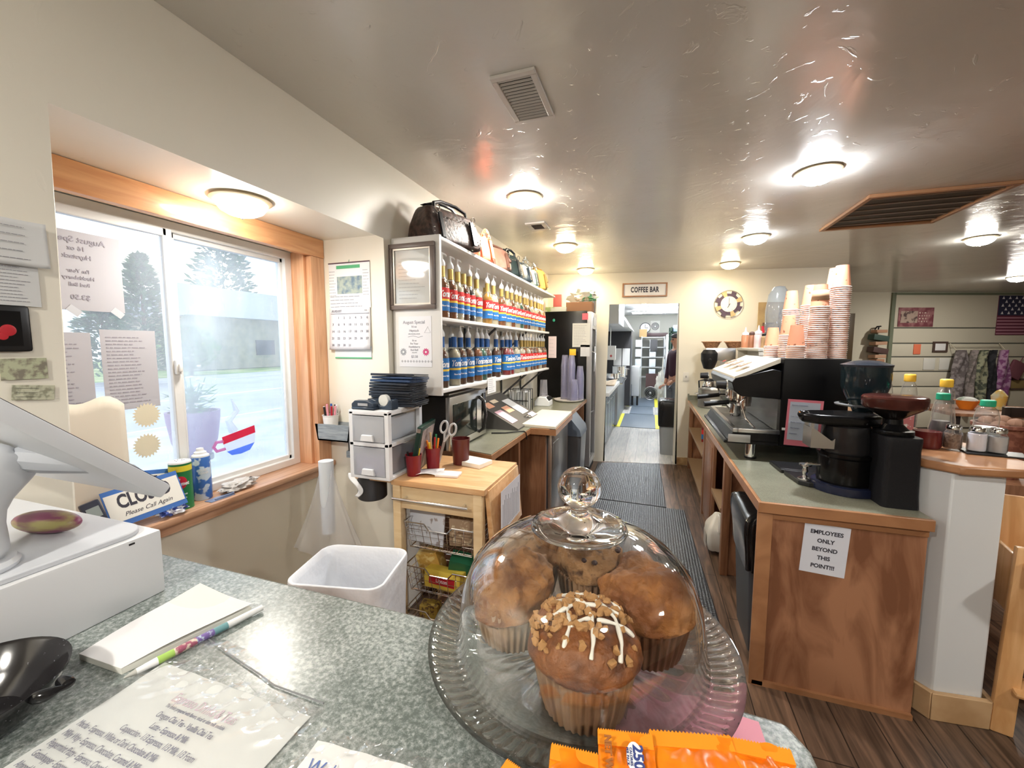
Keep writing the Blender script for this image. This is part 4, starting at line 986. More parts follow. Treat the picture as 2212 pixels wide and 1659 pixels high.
carton('tea_box', 'yellow speckled box standing in the lowest wire basket', 'box', (-.96, 1.62, .17), (.09, .06, .11), (0, 0, .15), M('box_speck', (.60, .45, .10), .5, noise=(60, (.20, .12, .06), .5, .6)))
carton('jar_box', 'dark brown box in the lowest wire basket behind the yellow one', 'box', (-.80, 1.68, .17), (.13, .09, .09), (0, 0, -.1), M('darkbox', (.09, .05, .035), .5))
o = sheet_thing('hanging_list', 'printed papers hanging from the right flap of the cart', 'paper', (-.592, 1.735, .778), (R(0), 0, R(90)), .27, .19, M('list_paper', (.66, .64, .66), .8), 0, 5)
g = G()
for k in range(13): x = -.11 + k * .018; g.box(x, x + .0014, -.0012, 0, -.085, .03 + .04 * ((k * 7) % 5) / 5)
obj('print', g, inkg, o)

# plastic drawer unit
t = T('plastic_drawer_unit', 'white plastic two drawer organiser standing on the left flap of the cart', 'drawer unit', (-1.185, 1.635, .9005))
pw = M('frame_white', (.78, .79, .81), .4); dr_ = M('drawer_frost', (.62, .64, .68), .25, alpha=.45)
g = G(); W, D, H_ = .105, .14, .315
g.box(-W, W, -D, D, H_ - .022, H_, bev=.004); g.box(-W, W, -D, D, 0, .014, bev=.003); g.box(-W, W, -D, D, .150, .168, bev=.003)
for (x, y) in ((-W + .01, -D + .012), (W - .01, -D + .012), (-W + .01, D - .012), (W - .01, D - .012)): g.box(x - .01, x + .01, y - .012, y + .012, .01, H_ - .01)
g.box(-W, -W + .003, -D + .02, D - .02, .01, H_ - .01)
obj('frame', g, pw, t)
for z0, z1 in ((.017, .148), (.172, .290)):
    g = G(); g.box(-W + .021, W - .021, -D - .004, -D + .002, z0, z1, bev=.003); g.box(-W + .022, -W + .025, -D, D - .02, z0, z1 - .01); g.box(W - .025, W - .022, -D, D - .02, z0, z1 - .01); g.box(-W + .022, W - .022, -D, D - .02, z0, z0 + .003)
    d = obj('drawer', g, dr_, t)
    g = G(); g.prism([(-.036, z0 + .004), (.036, z0 + .004), (.028, z0 + .034), (-.028, z0 + .034)], -D - .016, -D - .004, 'y'); obj('pull', g, pw, d, bev=.003)
g = G(); g.box(-W + .028, W - .030, -D + .006, D - .03, .178, .268); solo('paper_stack', g, M('inside_paper', (.62, .62, .62), .8), 'stack of white paper inside the upper clear drawer', 'paper', loc=(-1.185, 1.635, .9005))
g = G(); g.box(-W + .028, W - .03, -D + .006, D - .03, .022, .11); solo('folder_stack', g, M('inside_lilac', (.42, .36, .60), .8), 'lilac papers inside the lower clear drawer', 'paper', loc=(-1.185, 1.635, .9005))
# black check folders stacked on it
fold = M('folder_black', (.018, .022, .032), .35); foldb = M('folder_navy', (.02, .045, .11), .35)
rnd = random.Random(5)
tot = 12
for k in range(tot):
    z = 1.2165 + k * .0125; tilt = max(0, k - 7) * 1.3
    g = G(); g.box(-.070, .070, -.115, .115, 0, .0045, bev=.002); g.box(-.070, .070, -.115, .115, .0065, .011, bev=.002); g.box(-.074, -.067, -.115, .115, 0, .011, bev=.003)
    solo('check_folder', g, foldb if k in (9, 10) else fold, f'{ORD[k]} from the bottom of the stack of black bill folders on the white drawer unit', 'folder', 'bill folders stacked on the drawer unit',
         loc=(-1.150 + rnd.uniform(-.010, .010), 1.685 + rnd.uniform(-.008, .008), z + tilt * .0006), rot=(0, R(tilt * .9), rnd.uniform(-.12, .12) + R(90)))
t = T('tape_dispenser', 'dark blue grey tape dispenser with a roll of clear tape on the drawer unit', 'tape dispenser', (-1.165, 1.555, 1.216), R(-4))
nv = M('slate_plastic', (.03, .045, .07), .35)
g = G(); g.prism([(-.06, 0), (.085, 0), (.088, .012), (.085, .046), (.072, .048), (.058, .022), (.036, .014), (.010, .018), (-.004, .040), (-.030, .046), (-.058, .030)], -.022, .022, 'y'); obj('base', g, nv, t, bev=.004)
g = G(); g.rod((.028, -.010, .040), (.028, .010, .040), .026, seg=32); obj('tape_roll', g, M('tape_roll', (.70, .70, .66), .35), t)
t = T('stapler', 'dark stapler with silver plate lying left of the tape dispenser', 'stapler', (-1.215, 1.515, 1.216), R(-2))
g = G(); g.box(-.062, .06, -.018, .018, 0, .012, bev=.003); g.prism([(-.062, .010), (.055, .012), (.060, .030), (.02, .042), (-.045, .040), (-.062, .026)], -.016, .016, 'y'); obj('body', g, nv, t, bev=.003)
g = G(); g.box(-.025, .030, -.0178, -.016, .018, .030); obj('silver_plate', g, steel, t)

# binder, pen cups, scissors, papers
t = T('ring_binder', 'dark green binder with a picture cover leaning on the drawer unit', 'binder', (-1.072, 1.70, .9005), rot=(0, R(11), R(14)))
gb = M('binder_green', (.005, .03, .022), .35)
g = G(); g.box(0, .022, -.11, .13, 0, .235, bev=.004); obj('cover', g, gb, t)
g = G(); g.box(.0225, .024, -.085, .11, .015, .215); obj('picture', g, M('cover_pic', (.32, .26, .26), .5, noise=(14, (.10, .08, .08), .45, .6)), t)
g = G(); [g.box(.002, .020, -.114, -.108, z, z + .018) for z in (.004, .21)]; obj('metal_corner', g, steel, t)
rcup = thin_glass('red_mesh', (.75, .10, .12), .45, (.5, .02, .03), .2)
def pencup(label, x, y, h, items, seed):
    t = T('pen_cup', label, 'cup', (x, y, .9005), group=None)
    g = G(); g.lathe([(0, 0), (.030, 0), (.037, h - .004), (.039, h), (.036, h), (.028, .004), (0, .004)], seg=30); obj('cup', g, M('red_cup', (.24, .012, .02), .3, alpha=.85), t)
    rnd = random.Random(seed)
    for i, (nm, lb, mt, L) in enumerate(items):
        a = i * 2 * PI / len(items) + .4; g = G(); g.rod((.008 * math.cos(a), .008 * math.sin(a), .006), (.028 * math.cos(a), .028 * math.sin(a), L), .0048, .0048, 10)
        solo(nm, g, MATS[mt], lb, 'pen', loc=(x, y, .902))
pencup('front red plastic pen cup with a yellow marker on the cart', -1.032, 1.615, .098, [('marker_pen', 'yellow marker standing in the front red cup', 'yellow', .125), ('marker_pen', 'black pen standing in the front red cup', 'black_plastic', .110)], 1)
pencup('rear red plastic pen cup packed with orange pens and scissors', -.995, 1.730, .108, [('marker_pen', 'orange highlighter in the rear red cup, left one', 'orange', .15), ('marker_pen', 'green topped pen in the rear red cup', 'green', .165), ('pencil', 'plain pencil in the rear red cup', 'birch', .175),
       ('marker_pen', 'orange highlighter in the rear red cup, right one', 'orange', .14), ('marker_pen', 'yellow highlighter in the rear red cup', 'yellow', .135), ('marker_pen', 'red pen in the rear red cup', 'red_plastic', .16)], 2)
t = T('scissors', 'grey handled scissors standing in the rear red cup', 'scissors', (-.985, 1.735, .91), rot=(0, R(16), R(10)))
g = G()
for s_ in (-1, 1):
    c = Vector((.022 * s_ + .012, 0, .205)); g.tube([c + Vector((.017 * math.cos(a), 0, .030 * math.sin(a))) for a in [k * PI / 8 for k in range(16)]], .0055, 8, close=True)
    g.rod((.012 + .012 * s_, 0, .178), (.010, 0, .135), .006, .005)
obj('handles', g, M('scissor_grey', (.55, .56, .58), .4), t)
g = G(); g.box(.003, .011, -.0012, .0012, .01, .14); g.box(.009, .017, -.0028, -.0014, .01, .14); obj('blades', g, steel, t)
g = G(); g.lathe([(0, 0), (.040, 0), (.046, .128), (.048, .132), (.044, .132), (.038, .004), (0, .004)], seg=32); solo('dark_red_tumbler', g, M('wine_plastic', (.10, .015, .015), .3), 'dark red tumbler between the scissors and the microwave', 'tumbler', loc=(-.905, 1.855, .9005))
def loose(label, pts, z, th, seed):
    g = G(); g.prism(pts, z, z + th); solo('loose_paper', g, M('loose_white', (.80, .79, .78), .85), label, 'paper', rz=0)
g = G(); g.box(-.075, .075, -.055, .055, 0, .022, bev=.003); solo('card_stack', g, M('card_cream', (.80, .78, .72), .85), 'neat stack of cream cards on the cart top near the microwave', 'cards', loc=(-.835, 1.865, .9005), rz=-.25)
g = G(); g.sheet(lambda u, v: Vector(((u - .5) * .13, (v - .5) * .10, .004 + .012 * math.sin(u * 3.2) * (1 - v) + .008 * v * u)), 12, 10); solo('loose_paper', g, M('loose_white', (.78, .77, .78), .85), 'curled white paper on the cart top before the red cups', 'paper', loc=(-.975, 1.655, .9005), rz=.25, solid=.001)
g = G(); g.box(-.055, .055, -.035, .035, 0, .012, bev=.004); solo('notebook', g, M('notebook_white', (.80, .78, .78), .7), 'small white notebook with dark edge on the front of the cart top', 'notebook', loc=(-.875, 1.66, .9005), rz=.12)

# ------------------------------------------------------------------ waste bin with white liner
t = T('waste_bin', 'red brown waste bin with a white bag folded over its rim, beside the cart', 'bin', (-1.02, 1.165, 0), rz=R(12))
def rrect(hx, hy, r, n=6):
    o = []
    for cx, cy_, a0 in ((hx - r, hy - r, 0), (-hx + r, hy - r, 90), (-hx + r, -hy + r, 180), (hx - r, -hy + r, 270)):
        for k in range(n): a = R(a0 + k * 90 / (n - 1)); o.append((cx + r * math.cos(a), cy_ + r * math.sin(a)))
    return o
def loft(g, secs, m=0, wob=None, capb=True, capt=False):
    rings = []
    for i, (hx, hy, r, z) in enumerate(secs):
        ring = rrect(hx, hy, r, 9); rings.append([g.b.verts.new((x * (1 + (wob(k, i) if wob else 0)), y * (1 + (wob(k, i) if wob else 0)), z)) for k, (x, y) in enumerate(ring)])
    for A, B in zip(rings, rings[1:]):
        for k in range(len(A)): f = g.b.faces.new((A[k], A[(k + 1) % len(A)], B[(k + 1) % len(A)], B[k])); f.material_index = m
    if capb: g.b.faces.new(rings[0]).material_index = m
    if capt: g.b.faces.new(rings[-1]).material_index = m
g = G(); loft(g, [(.12, .095, .03, 0), (.157, .126, .04, .375), (.148, .118, .04, .375), (.11, .085, .03, .01)]); obj('bin', g, M('bin_red', (.22, .04, .02), .5), t)
g = G(); rw = random.Random(8); wv = [rw.uniform(-.018, .018) for _ in range(400)]
loft(g, [(.163, .131, .045, .36), (.168, .136, .05, .46), (.170, .138, .05, .58), (.172, .140, .05, .66), (.176, .144, .05, .685), (.175, .143, .05, .700), (.168, .136, .05, .703), (.158, .126, .045, .69), (.148, .118, .04, .60), (.135, .106, .04, .40), (.12, .09, .03, .22)], wob=lambda k, i: wv[(k * 3 + i * 11) % 400] * (1 if i not in (4, 5) else .25), capb=False, capt=True)
obj('liner', g, M('bag_white', (.74, .76, .80), .35, bump=(14, .4, .02)), t, sub=1)
g = G(); g.box(-.02, .02, -.012, .012, 0, .03, rot=(.3, .4, .2), bev=.003); solo('wrapper_scrap', g, red, 'small red wrapper lying in the white bin liner', 'wrapper', loc=(-1.07, 1.20, .235))
# ------------------------------------------------------------------ syrup shelves
sw = M('shelf_white', (.76, .755, .74), .4)
t = T('wall_shelf', 'long white three board wall shelf holding two rows of pump syrup bottles', 'shelf', (-1.128, 2.98, 1.25))
g = G(); g.box(-.137, .137, -1.160, -1.140, 0, .795, bev=.002); obj('side_panel', g, sw, t)
for z, y1 in ((.772, 1.40), (.378, 1.14), (.012, 1.14)):
    g = G(); g.box(-.137, .137, -1.139, y1, z, z + .018, bev=.002); obj('shelf_board', g, sw, t)
for y in (-.30, .45, 1.02):
    for z in (.012, .378):
        g = G(); g.rod((-.13, y, z - .20), (.10, y, z - .004), .009, seg=8); g.box(-.137, -.13, y - .012, y + .012, z - .22, z); obj('bracket', g, M('bracket_dark', (.06, .06, .065), .5), t)
t = T('certificate_frame', 'grey brown picture frame with a white certificate on the shelf side panel', 'picture frame', (-1.143, 1.8195, 1.848))
g = G(); fm = M('frame_brown', (.16, .125, .11), .35)
for x0, x1, z0, z1 in ((-.132, .132, .140, .163), (-.132, .132, -.163, -.140), (-.132, -.108, -.14, .14), (.108, .132, -.14, .14)): g.box(x0, x1, -.020, 0, z0, z1, bev=.004)
obj('frame', g, fm, t)
g = G()
for x0, x1, z0, z1 in ((-.108, .108, .132, .140), (-.108, .108, -.140, -.132), (-.108, -.100, -.132, .132), (.100, .108, -.132, .132)): g.box(x0, x1, -.012, -.004, z0, z1)
obj('inner_trim', g, M('frame_silver', (.60, .55, .48), .3, .5), t)
g = G(); g.box(-.10, .10, -.004, -.002, -.132, .132); obj('certificate', g, M('cert_paper', (.68, .69, .67), .6), t)
o = lines(.16, .20, 11, .0025, 61, .95); obj('print', o, M('cert_ink', (.42, .42, .42), .8), t, loc=(0, -.0042, -.015))
g = G(); g.box(-.10, .10, -.007, -.006, -.132, .132); obj('glazing', g, thin_glass('frame_glass', (1, 1, 1), 0, rough=.06, gloss=1.6), t)
t = T('special_poster', 'August Special price sheet taped to the shelf side panel under the certificate', 'poster', (-1.137, 1.8195, 1.523))
g = G(); g.box(-.095, .095, -.0015, 0, -.128, .128); obj('page', g, M('poster_page', (.80, .80, .84), .5), t)
pk = M('poster_ink', (.25, .25, .30), .8)
for s_, z, sz in (('August Special', .098, .023), ('16 oz', .076, .015), ('Haystack', .056, .016), ('white chocolate, caramel', .040, .007), ('16 oz', .006, .013), ("I'm Your", -.010, .014), ('Huckleberry', -.026, .014), ('Red Bull', -.042, .014), ('energy drink', -.055, .006), ('$3.50', -.076, .018)):
    text(s_, sz, (-.005, -.002, z), FRONT, pk, t, sx=.95)
g = G(); g.tube([(-.04, -.002, .024), (-.01, -.002, .030), (.02, -.002, .022), (.045, -.002, .028)], .0009, 5); g.tube([(.055, -.002, .045), (.075, -.002, .075), (.090, -.002, .045)], .0007, 5, close=True); obj('squiggle', g, pk, t)
g = G()
for k in range(11): g.prism([(-.085 + k * .017, -.100), (-.078 + k * .017, -.093), (-.071 + k * .017, -.100), (-.078 + k * .017, -.107)], -.002, -.0015, 'y')
obj('border_print', g, M('grey_print', (.45, .45, .48), .8), t)
for x, mt in ((-.07, M('flower_grey', (.35, .36, .40), .8)), (.062, M('flower_magenta', (.62, .08, .22), .8))):
    g = G(); n = 11; g.prism([(x + (.021 if k % 2 else .014) * math.cos(PI * k / n), -.052 + (.021 if k % 2 else .014) * math.sin(PI * k / n)) for k in range(2 * n)], -.0022, -.0015, 'y')
    for k in range(8): pass
    obj('printed_flower', g, mt, t); g = G(); g.prism([(x + .006 * math.cos(k), -.052 + .006 * math.sin(k)) for k in range(6)], -.0027, -.0022, 'y'); obj('flower_centre', g, white, t)

# bottles
bg_ = thin_glass('bottle_glass', (.93, .95, .92), .04, (1, 1, 1), .03, gloss=1.5)
syr = {c: M('syrup_' + c, v, .15, coat=.6) for c, v in dict(dark=(.018, .008, .006), amber=(.16, .050, .012), clear=(.42, .36, .27), red=(.20, .010, .015), brown=(.075, .025, .010), gold=(.32, .16, .03), green=(.02, .08, .05)).items()}
gold = M('gold_foil', (.50, .36, .12), .35, .7); bluef = M('blue_foil', (.03, .11, .33), .35, .2)
lr = M('label_red', (.62, .03, .03), .5); ly = M('label_yellow', (.85, .58, .06), .5); lb_ = M('label_blue', (.02, .15, .42), .5)
def syrup(label, loc, topc, foil, liq):
    t = T('syrup_bottle', label, 'bottle', loc)
    g = G(); g.lathe([(0, 0), (.033, 0), (.0365, .004), (.0365, .172), (.034, .188), (.022, .206), (.0145, .216), (.0130, .262), (.0145, .264), (.0145, .274), (.012, .275)], seg=24); obj('glass_body', g, bg_, t)
    g = G(); g.lathe([(0, .003), (.0340, .004), (.0345, .160), (.031, .178), (.018, .199), (.011, .206), (0, .206)], seg=20); obj('syrup', g, liq, t)
    g = G(); g.lathe([(.0372, .038), (.0372, .155)], seg=28)
    for f in g.b.faces: f.material_index = 0
    g.lathe([(.0374, .088), (.0374, .099)], seg=28, m=1); g.lathe([(.0374, .099), (.0374, .157)], seg=28, m=2)
    l = obj('label', g, [lb_, ly, topc], t)
    a0 = R(-28)
    wraptext('Torani', .046, .0376, .124, a0, white, l, .62, .0018, shear=.35); wraptext('Flavor Syrup', .0115, .0376, .064, a0, white, l, .8)
    g = G(); g.cyl(0, 0, .214, .272, .0158, .0150, 18); obj('neck_foil', g, foil, t)
    g = G(); g.lathe([(.016, .270), (.0185, .276), (.017, .290), (.0095, .304), (.0062, .308), (.0058, .332), (.0065, .334), (.0065, .340), (0, .342)], seg=14)
    g.tube([(0, 0, .336), (.0, .020, .3375), (.0, .042, .3365), (.0, .048, .331)], .0048, 7); obj('pump', g, M('pump_white', (.80, .80, .79), .35), t)
    return t
TOPY = [1.943, 1.971, 2.039, 2.123, 2.202, 2.284, 2.312, 2.39, 2.463, 2.569, 2.68, 2.751, 2.842, 2.964, 3.07, 3.191, 3.287, 3.416, 3.494, 3.617, 3.748, 3.864, 3.945, 4.022, 4.085]
LOWY = [1.928, 1.986, 2.07, 2.152, 2.213, 2.259, 2.331, 2.391, 2.468, 2.55, 2.621, 2.727, 2.793, 2.954, 3.039, 3.102, 3.185, 3.326, 3.42, 3.499, 3.581, 3.688, 3.802, 3.898, 3.998, 4.08]
protoR = syrup('', (-1.045, 0, 0), lr, gold, syr['amber']); protoB = syrup('', (-1.045, 0, 0), lb_, bluef, syr['brown'])
# the two bottles without a pump
liqT = ['amber', 'brown', 'amber', 'clear', 'brown', 'dark', 'amber', 'clear', 'clear', 'gold', 'clear', 'clear', 'amber', 'clear', 'amber', 'clear', 'green', 'amber', 'brown', 'clear', 'clear', 'amber', 'clear', 'gold', 'amber']
liqL = ['brown', 'amber', 'clear', 'brown', 'brown', 'brown', 'amber', 'amber', 'green', 'brown', 'amber', 'brown', 'dark', 'red', 'red', 'red', 'clear', 'clear', 'amber', 'clear', 'amber', 'brown', 'amber', 'clear', 'brown', 'amber']
def place(proto, used, Y, z, label, grp, liq, nopump):
    ys = [Y[0]]; xs = [-1.045]
    # a bottle too close to its neighbour in front stands one row further back
    for a, b in zip(Y, Y[1:]): ys.append(b)
    lastf = -9; out = []
    for i, y in enumerate(ys):
        if y - lastf < .076: x, yy = -1.135, y
        else: x, yy = -1.045, y; lastf = y
        out.append((x, yy))
    lastb = -9
    for i, (x, yy) in enumerate(out):
        if x < -1.1:
            if yy - lastb < .078: yy = lastb + .079
            lastb = yy
        p = protoR if (proto == 'R' or (proto == 'L' and i >= 17)) else protoB
        if z < 1.5 and i == 8: tint = 'green'
        o = dup(p, (x, yy, z), 0, label(i), grp, {'syrup': syr[liq[i]]})
        if i in nopump:
            for ch in list(o.children):
                if ch.name.startswith('pump'): bpy.data.objects.remove(ch)
place('R', 0, TOPY, 1.6465, lambda i: f'gold necked red label syrup bottle, {ORD[i]} from the near end, upper shelf', 'syrup bottles on the upper shelf', liqT, (4,))
place('L', 0, LOWY, 1.2805, lambda i: (f'blue necked blue label syrup bottle, {ORD[i]} from the near end, lower shelf' if i < 17 else f'gold necked red label syrup bottle, {ORD[i]} from the near end, lower shelf'), 'syrup bottles on the lower shelf', liqL, (2,))
for p in (protoR, protoB):
    for ch in list(p.children):
        for c2 in list(ch.children): bpy.data.objects.remove(c2)
        bpy.data.objects.remove(ch)
    bpy.data.objects.remove(p)

# handbags on top of the shelf
def handbag(label, x, y, w_, d_, h_, body, trim, rz, seed, handle='arc', hh=.06, top=.72, studs=False, flap=False):
    t = T('handbag', label, 'handbag', (x, y, 2.0405), rz, 'handbags along the top of the shelf')
    g = G(); rnd = random.Random(seed)
    secs = []
    for k in range(9):
        f = k / 8; s_ = 1 - (1 - top) * f ** 1.6; b_ = 1 + .06 * math.sin(PI * f); secs.append((w_ / 2 * s_ * b_, d_ / 2 * (1 - .55 * f ** 1.3) * b_, min(w_, d_) * .16 * (1 - .3 * f), h_ * f))
    loft(g, secs, wob=lambda k, i: .012 * math.sin(k * 1.7 + i * 2.1 + seed), capt=True)
    obj('body', g, body, t, sub=1)
    g = G(); hz = h_ * .92
    if handle == 'arc':
        for s_ in (-1, 1):
            g.tube([(-w_ * .32, s_ * d_ * .20, hz - .02), (-w_ * .30, s_ * d_ * .16, hz + hh * .55), (-w_ * .15, s_ * d_ * .10, hz + hh * .95), (0, s_ * d_ * .08, hz + hh), (w_ * .15, s_ * d_ * .10, hz + hh * .95), (w_ * .30, s_ * d_ * .16, hz + hh * .55), (w_ * .32, s_ * d_ * .20, hz - .02)], .009, 8)
    elif handle == 'flop':
        g.tube([(-w_ * .38, d_ * .1, hz - .03), (-w_ * .3, d_ * .1, hz + .02), (0, .0, hz + .03), (w_ * .3, -d_ * .1, hz + .015), (w_ * .40, -d_ * .35, hz - .05), (w_ * .42, -d_ * .5, hz * .45)], .010, 8)
    elif handle == 'chain':
        n = 13; pts = [Vector((-w_ * .1 + w_ * .55 * k / n, -d_ * .30 - .01 * k / n, hz + hh * math.sin(PI * k / n) - h_ * .5 * (k / n) ** 2)) for k in range(n + 1)]
        for k, p_ in enumerate(pts): g.tube([p_ + Vector((.010 * math.cos(a), .004 * math.sin(a) if k % 2 else .002, .012 * math.sin(a))) for a in [q * PI / 4 for q in range(8)]], .0026, 5, close=True)
    obj('handle', g, trim, t)
    g = G()
    g.box(-w_ * .42, w_ * .42, -d_ * .10, d_ * .10, h_ * .985, h_ * 1.005, bev=.003)
    for s_ in (-1, 1): g.box(s_ * w_ * .30 - .012, s_ * w_ * .30 + .012, -d_ * .5, -d_ * .44, h_ * .12, h_ * .8, rot=(R(-14), 0, 0))
    obj('trim', g, trim, t, bev=.002)
    if studs:
        g = G()
        for k in range(9):
            for s_ in (-1, 1): g.sph((s_ * w_ * .44, -d_ * .5 + .012 * (k % 3), h_ * .15 + .02 * (k // 3)), .0035, seg=8)
        for k in range(12): g.sph((-w_ * .4 + w_ * .8 * k / 11, -d_ * .36, h_ * .74), .0038, seg=8)
        obj('studs', g, chrome, t); g = G()
        for s_ in (-1, 1): g.tube([(s_ * w_ * .34 + .016 * math.cos(a), -d_ * .40, h_ * .86 + .018 * math.sin(a)) for a in [q * PI / 6 for q in range(12)]], .003, 6, close=True)
        obj('rings', g, chrome, t)
    return t
bb = M('bag_tooled', (.085, .05, .04), .45, noise=(38, (.035, .022, .02), .42, .58), bump=(60, .6, .004)); bk = M('bag_black', (.012, .014, .018), .35)
RB = R(72)
handbag('large dark brown tooled handbag with black handles and chrome rings, nearest on the shelf', -1.105, 2.11, .40, .20, .205, bb, bk, RB, 1, 'arc', .055, .86, True)
o = T('merchandise_tag', 'white and green paper tag hanging from the large dark handbag over the shelf edge', 'tag', (-.985, 2.20, 2.045), rot=(0, R(8), R(80)))
g = G(); g.box(-.006, .006, -.001, .001, 0, .03); g.rod((0, 0, .03), (-.01, 0, .075), .0012); obj('tag', g, M('tag_lime', (.65, .72, .55), .7), o)
handbag('bright coral orange handbag with a chain strap, second along the shelf', -1.075, 2.50, .16, .15, .18, M('bag_coral', (.85, .20, .10), .4), M('chain_coral', (.80, .30, .16), .3, .3), RB, 2, 'chain', .05, .7)
handbag('brown leather handbag with paler panel, third along the shelf', -1.09, 2.78, .27, .16, .16, M('bag_brown', (.22, .11, .075), .4, noise=(12, (.30, .16, .12), .4, .6)), M('bag_brown_trim', (.13, .06, .04), .4), RB, 3, 'flop', .04, .85)
handbag('black and dark green handbag with chrome studs, fourth along the shelf', -1.08, 3.07, .20, .15, .17, M('bag_dkgreen', (.03, .055, .055), .35), bk, RB, 4, 'arc', .05, .8, True)
handbag('slate blue handbag with a chrome chain, fifth along the shelf', -1.07, 3.36, .20, .15, .165, M('bag_slate', (.10, .15, .19), .4), chrome, RB, 5, 'chain', .06, .75)
handbag('pale turquoise handbag with silver buckles, sixth along the shelf', -1.07, 3.62, .17, .14, .16, M('bag_turq', (.24, .34, .33), .4), chrome, RB, 6, 'chain', .06, .75)
handbag('olive gold handbag with a slanting shape, last along the shelf', -1.07, 3.90, .20, .15, .20, M('bag_olive', (.36, .25, .07), .45), M('bag_olive_trim', (.20, .12, .04), .4), RB, 7, 'flop', .05, .9)

# ------------------------------------------------------------------ left worktop
lam = 'laminate_far'
t = T('worktop', 'dark green grey worktop with oak edging running along the left wall to the black fridge', 'worktop', (0, 0, .86))
g = G(); g.prism([(-1.265, 2.10), (-1.06, 2.135), (-.823, 2.07), (-.823, 2.86), (-.68, 2.86), (-.68, 4.665), (-1.265, 4.665)], .035, .04); obj('laminate', g, lam, t)
g = G(); g.prism([(-1.265, 2.095), (-1.06, 2.13), (-.818, 2.062), (-.818, 2.855), (-.675, 2.855), (-.675, 4.668), (-1.265, 4.668)], 0, .035); obj('edging', g, 'oak_edge', t)
t = T('lower_cabinet', 'dark wooden cabinet carcass under the left worktop', 'cabinet', (0, 0, 0))
g = G(); g.box(-1.26, -1.0, 2.16, 4.66, 0, .86); obj('back_panel', g, M('dark_wood', (.05, .03, .022), .6), t)  # back panel in a darker tone than the dividers
for y0, y1, x in ((2.15, 2.18, -.84), (2.62, 2.66, -.84), (2.90, 2.94, -.72), (3.63, 3.67, -.70), (4.60, 4.64, -.70)):
    g = G(); g.box(-1.2, x, y0, y1, 0, .86); obj('divider', g, 'cabinet_wood', t)
g = G(); g.box(-.99, -.87, 2.30, 2.36, .55, .80); g = solo('cleaning_bottle', g, M('cleaner_dark', (.03, .10, .16), .3), 'dark blue bottle standing in the open cabinet under the left worktop', 'bottle', loc=(-.95, 2.35, .0))
t = T('undercounter_cooler', 'steel fronted under-counter cooler below the cutting board', 'cooler', (-.85, 3.28, 0))
g = G(); g.box(-.14, .13, -.33, .32, .06, .845, bev=.004); obj('body', g, M('cooler_dark', (.07, .07, .075), .4), t)
g = G(); g.box(.131, .165, -.32, .31, .10, .83, bev=.004); d = obj('door', g, steel, t)
g = G(); g.box(.166, .172, -.28, -.10, .55, .76, bev=.002); obj('label_plate', g, dsteel, d)
t = T('cutting_board', 'cream cutting board with an oak edge on the left worktop above the steel cooler', 'cutting board', (-.80, 3.24, .9005))
g = G(); g.prism([(-.12, -.36), (.165, -.39), (.150, .34), (-.13, .36)], .0, .022); obj('board', g, M('board_cream', (.74, .71, .60), .45), t, bev=.003)
g = G(); g.prism([(.120, -.392), (.172, -.397), (.157, .345), (.150, .345)], -.045, -.001); g.prism([(-.02, -.40), (.172, -.40), (.172, -.385), (-.02, -.37)], -.045, -.001); obj('edging', g, 'oak_edge', t)
t = T('trash_bin', 'tall dark grey swing lid bin standing in front of the worktop beside the cooler', 'bin', (-.72, 3.92, 0))
g = G(); loft(g, [(.11, .16, .03, 0), (.13, .18, .03, .66)], capt=True); obj('bin', g, M('bin_steel', (.12, .125, .13), .3, .5), t)
g = G(); g.prism([(-.135, .66), (.135, .66), (.12, .72), (.02, .84), (-.02, .84), (-.12, .72)], -.185, .185, 'y'); obj('lid', g, M('bin_lid', (.10, .12, .15), .35), t)

# microwave
t = T('microwave', 'black and stainless microwave oven under the near end of the syrup shelf', 'microwave', (-1.158, 2.275, .9005))
g = G(); g.box(-.103, .085, -.265, .262, .012, .315, bev=.005); obj('cabinet', g, M('mw_black', (.012, .012, .013), .3), t)
g = G(); g.box(.086, .112, -.265, .262, .012, .315, bev=.004); d = obj('door', g, steel, t)
g = G(); g.box(.1122, .114, -.225, .10, .055, .270, bev=.004); obj('window', g, M('mw_window', (.02, .025, .022), .08), d)
g = G(); g.tube([(.112, .135, .045), (.145, .140, .07), (.158, .142, .16), (.145, .140, .25), (.112, .135, .275)], .010, 10); obj('handle', g, black, d)
g = G(); g.tube([(.114, .165, .045), (.140, .170, .07), (.152, .172, .16), (.140, .170, .25), (.114, .165, .275)], .005, 10); obj('handle_trim', g, chrome, d)
g = G(); g.box(.1122, .114, .19, .250, .04, .29, bev=.002); obj('control_panel', g, gloss, t)
for (y) in (-.2, .2): g = G(); g.cyl(0, y, 0, .012, .015, seg=12); obj('foot', g, black, t)
g = G(); g.box(-.085, .075, -.20, .15, .3155, .327, bev=.003); solo('baking_tray', g, M('tray_grey', (.35, .34, .33), .35, .6), 'flat metal tray lying on top of the microwave', 'tray', loc=(-1.158, 2.275, .9005))
sheet_thing('shelf_notice', 'white typed notice hanging from the lower shelf edge beside the microwave', 'notice', (-.987, 2.50, 1.245), E90, .15, .105, paper, 7, 21)

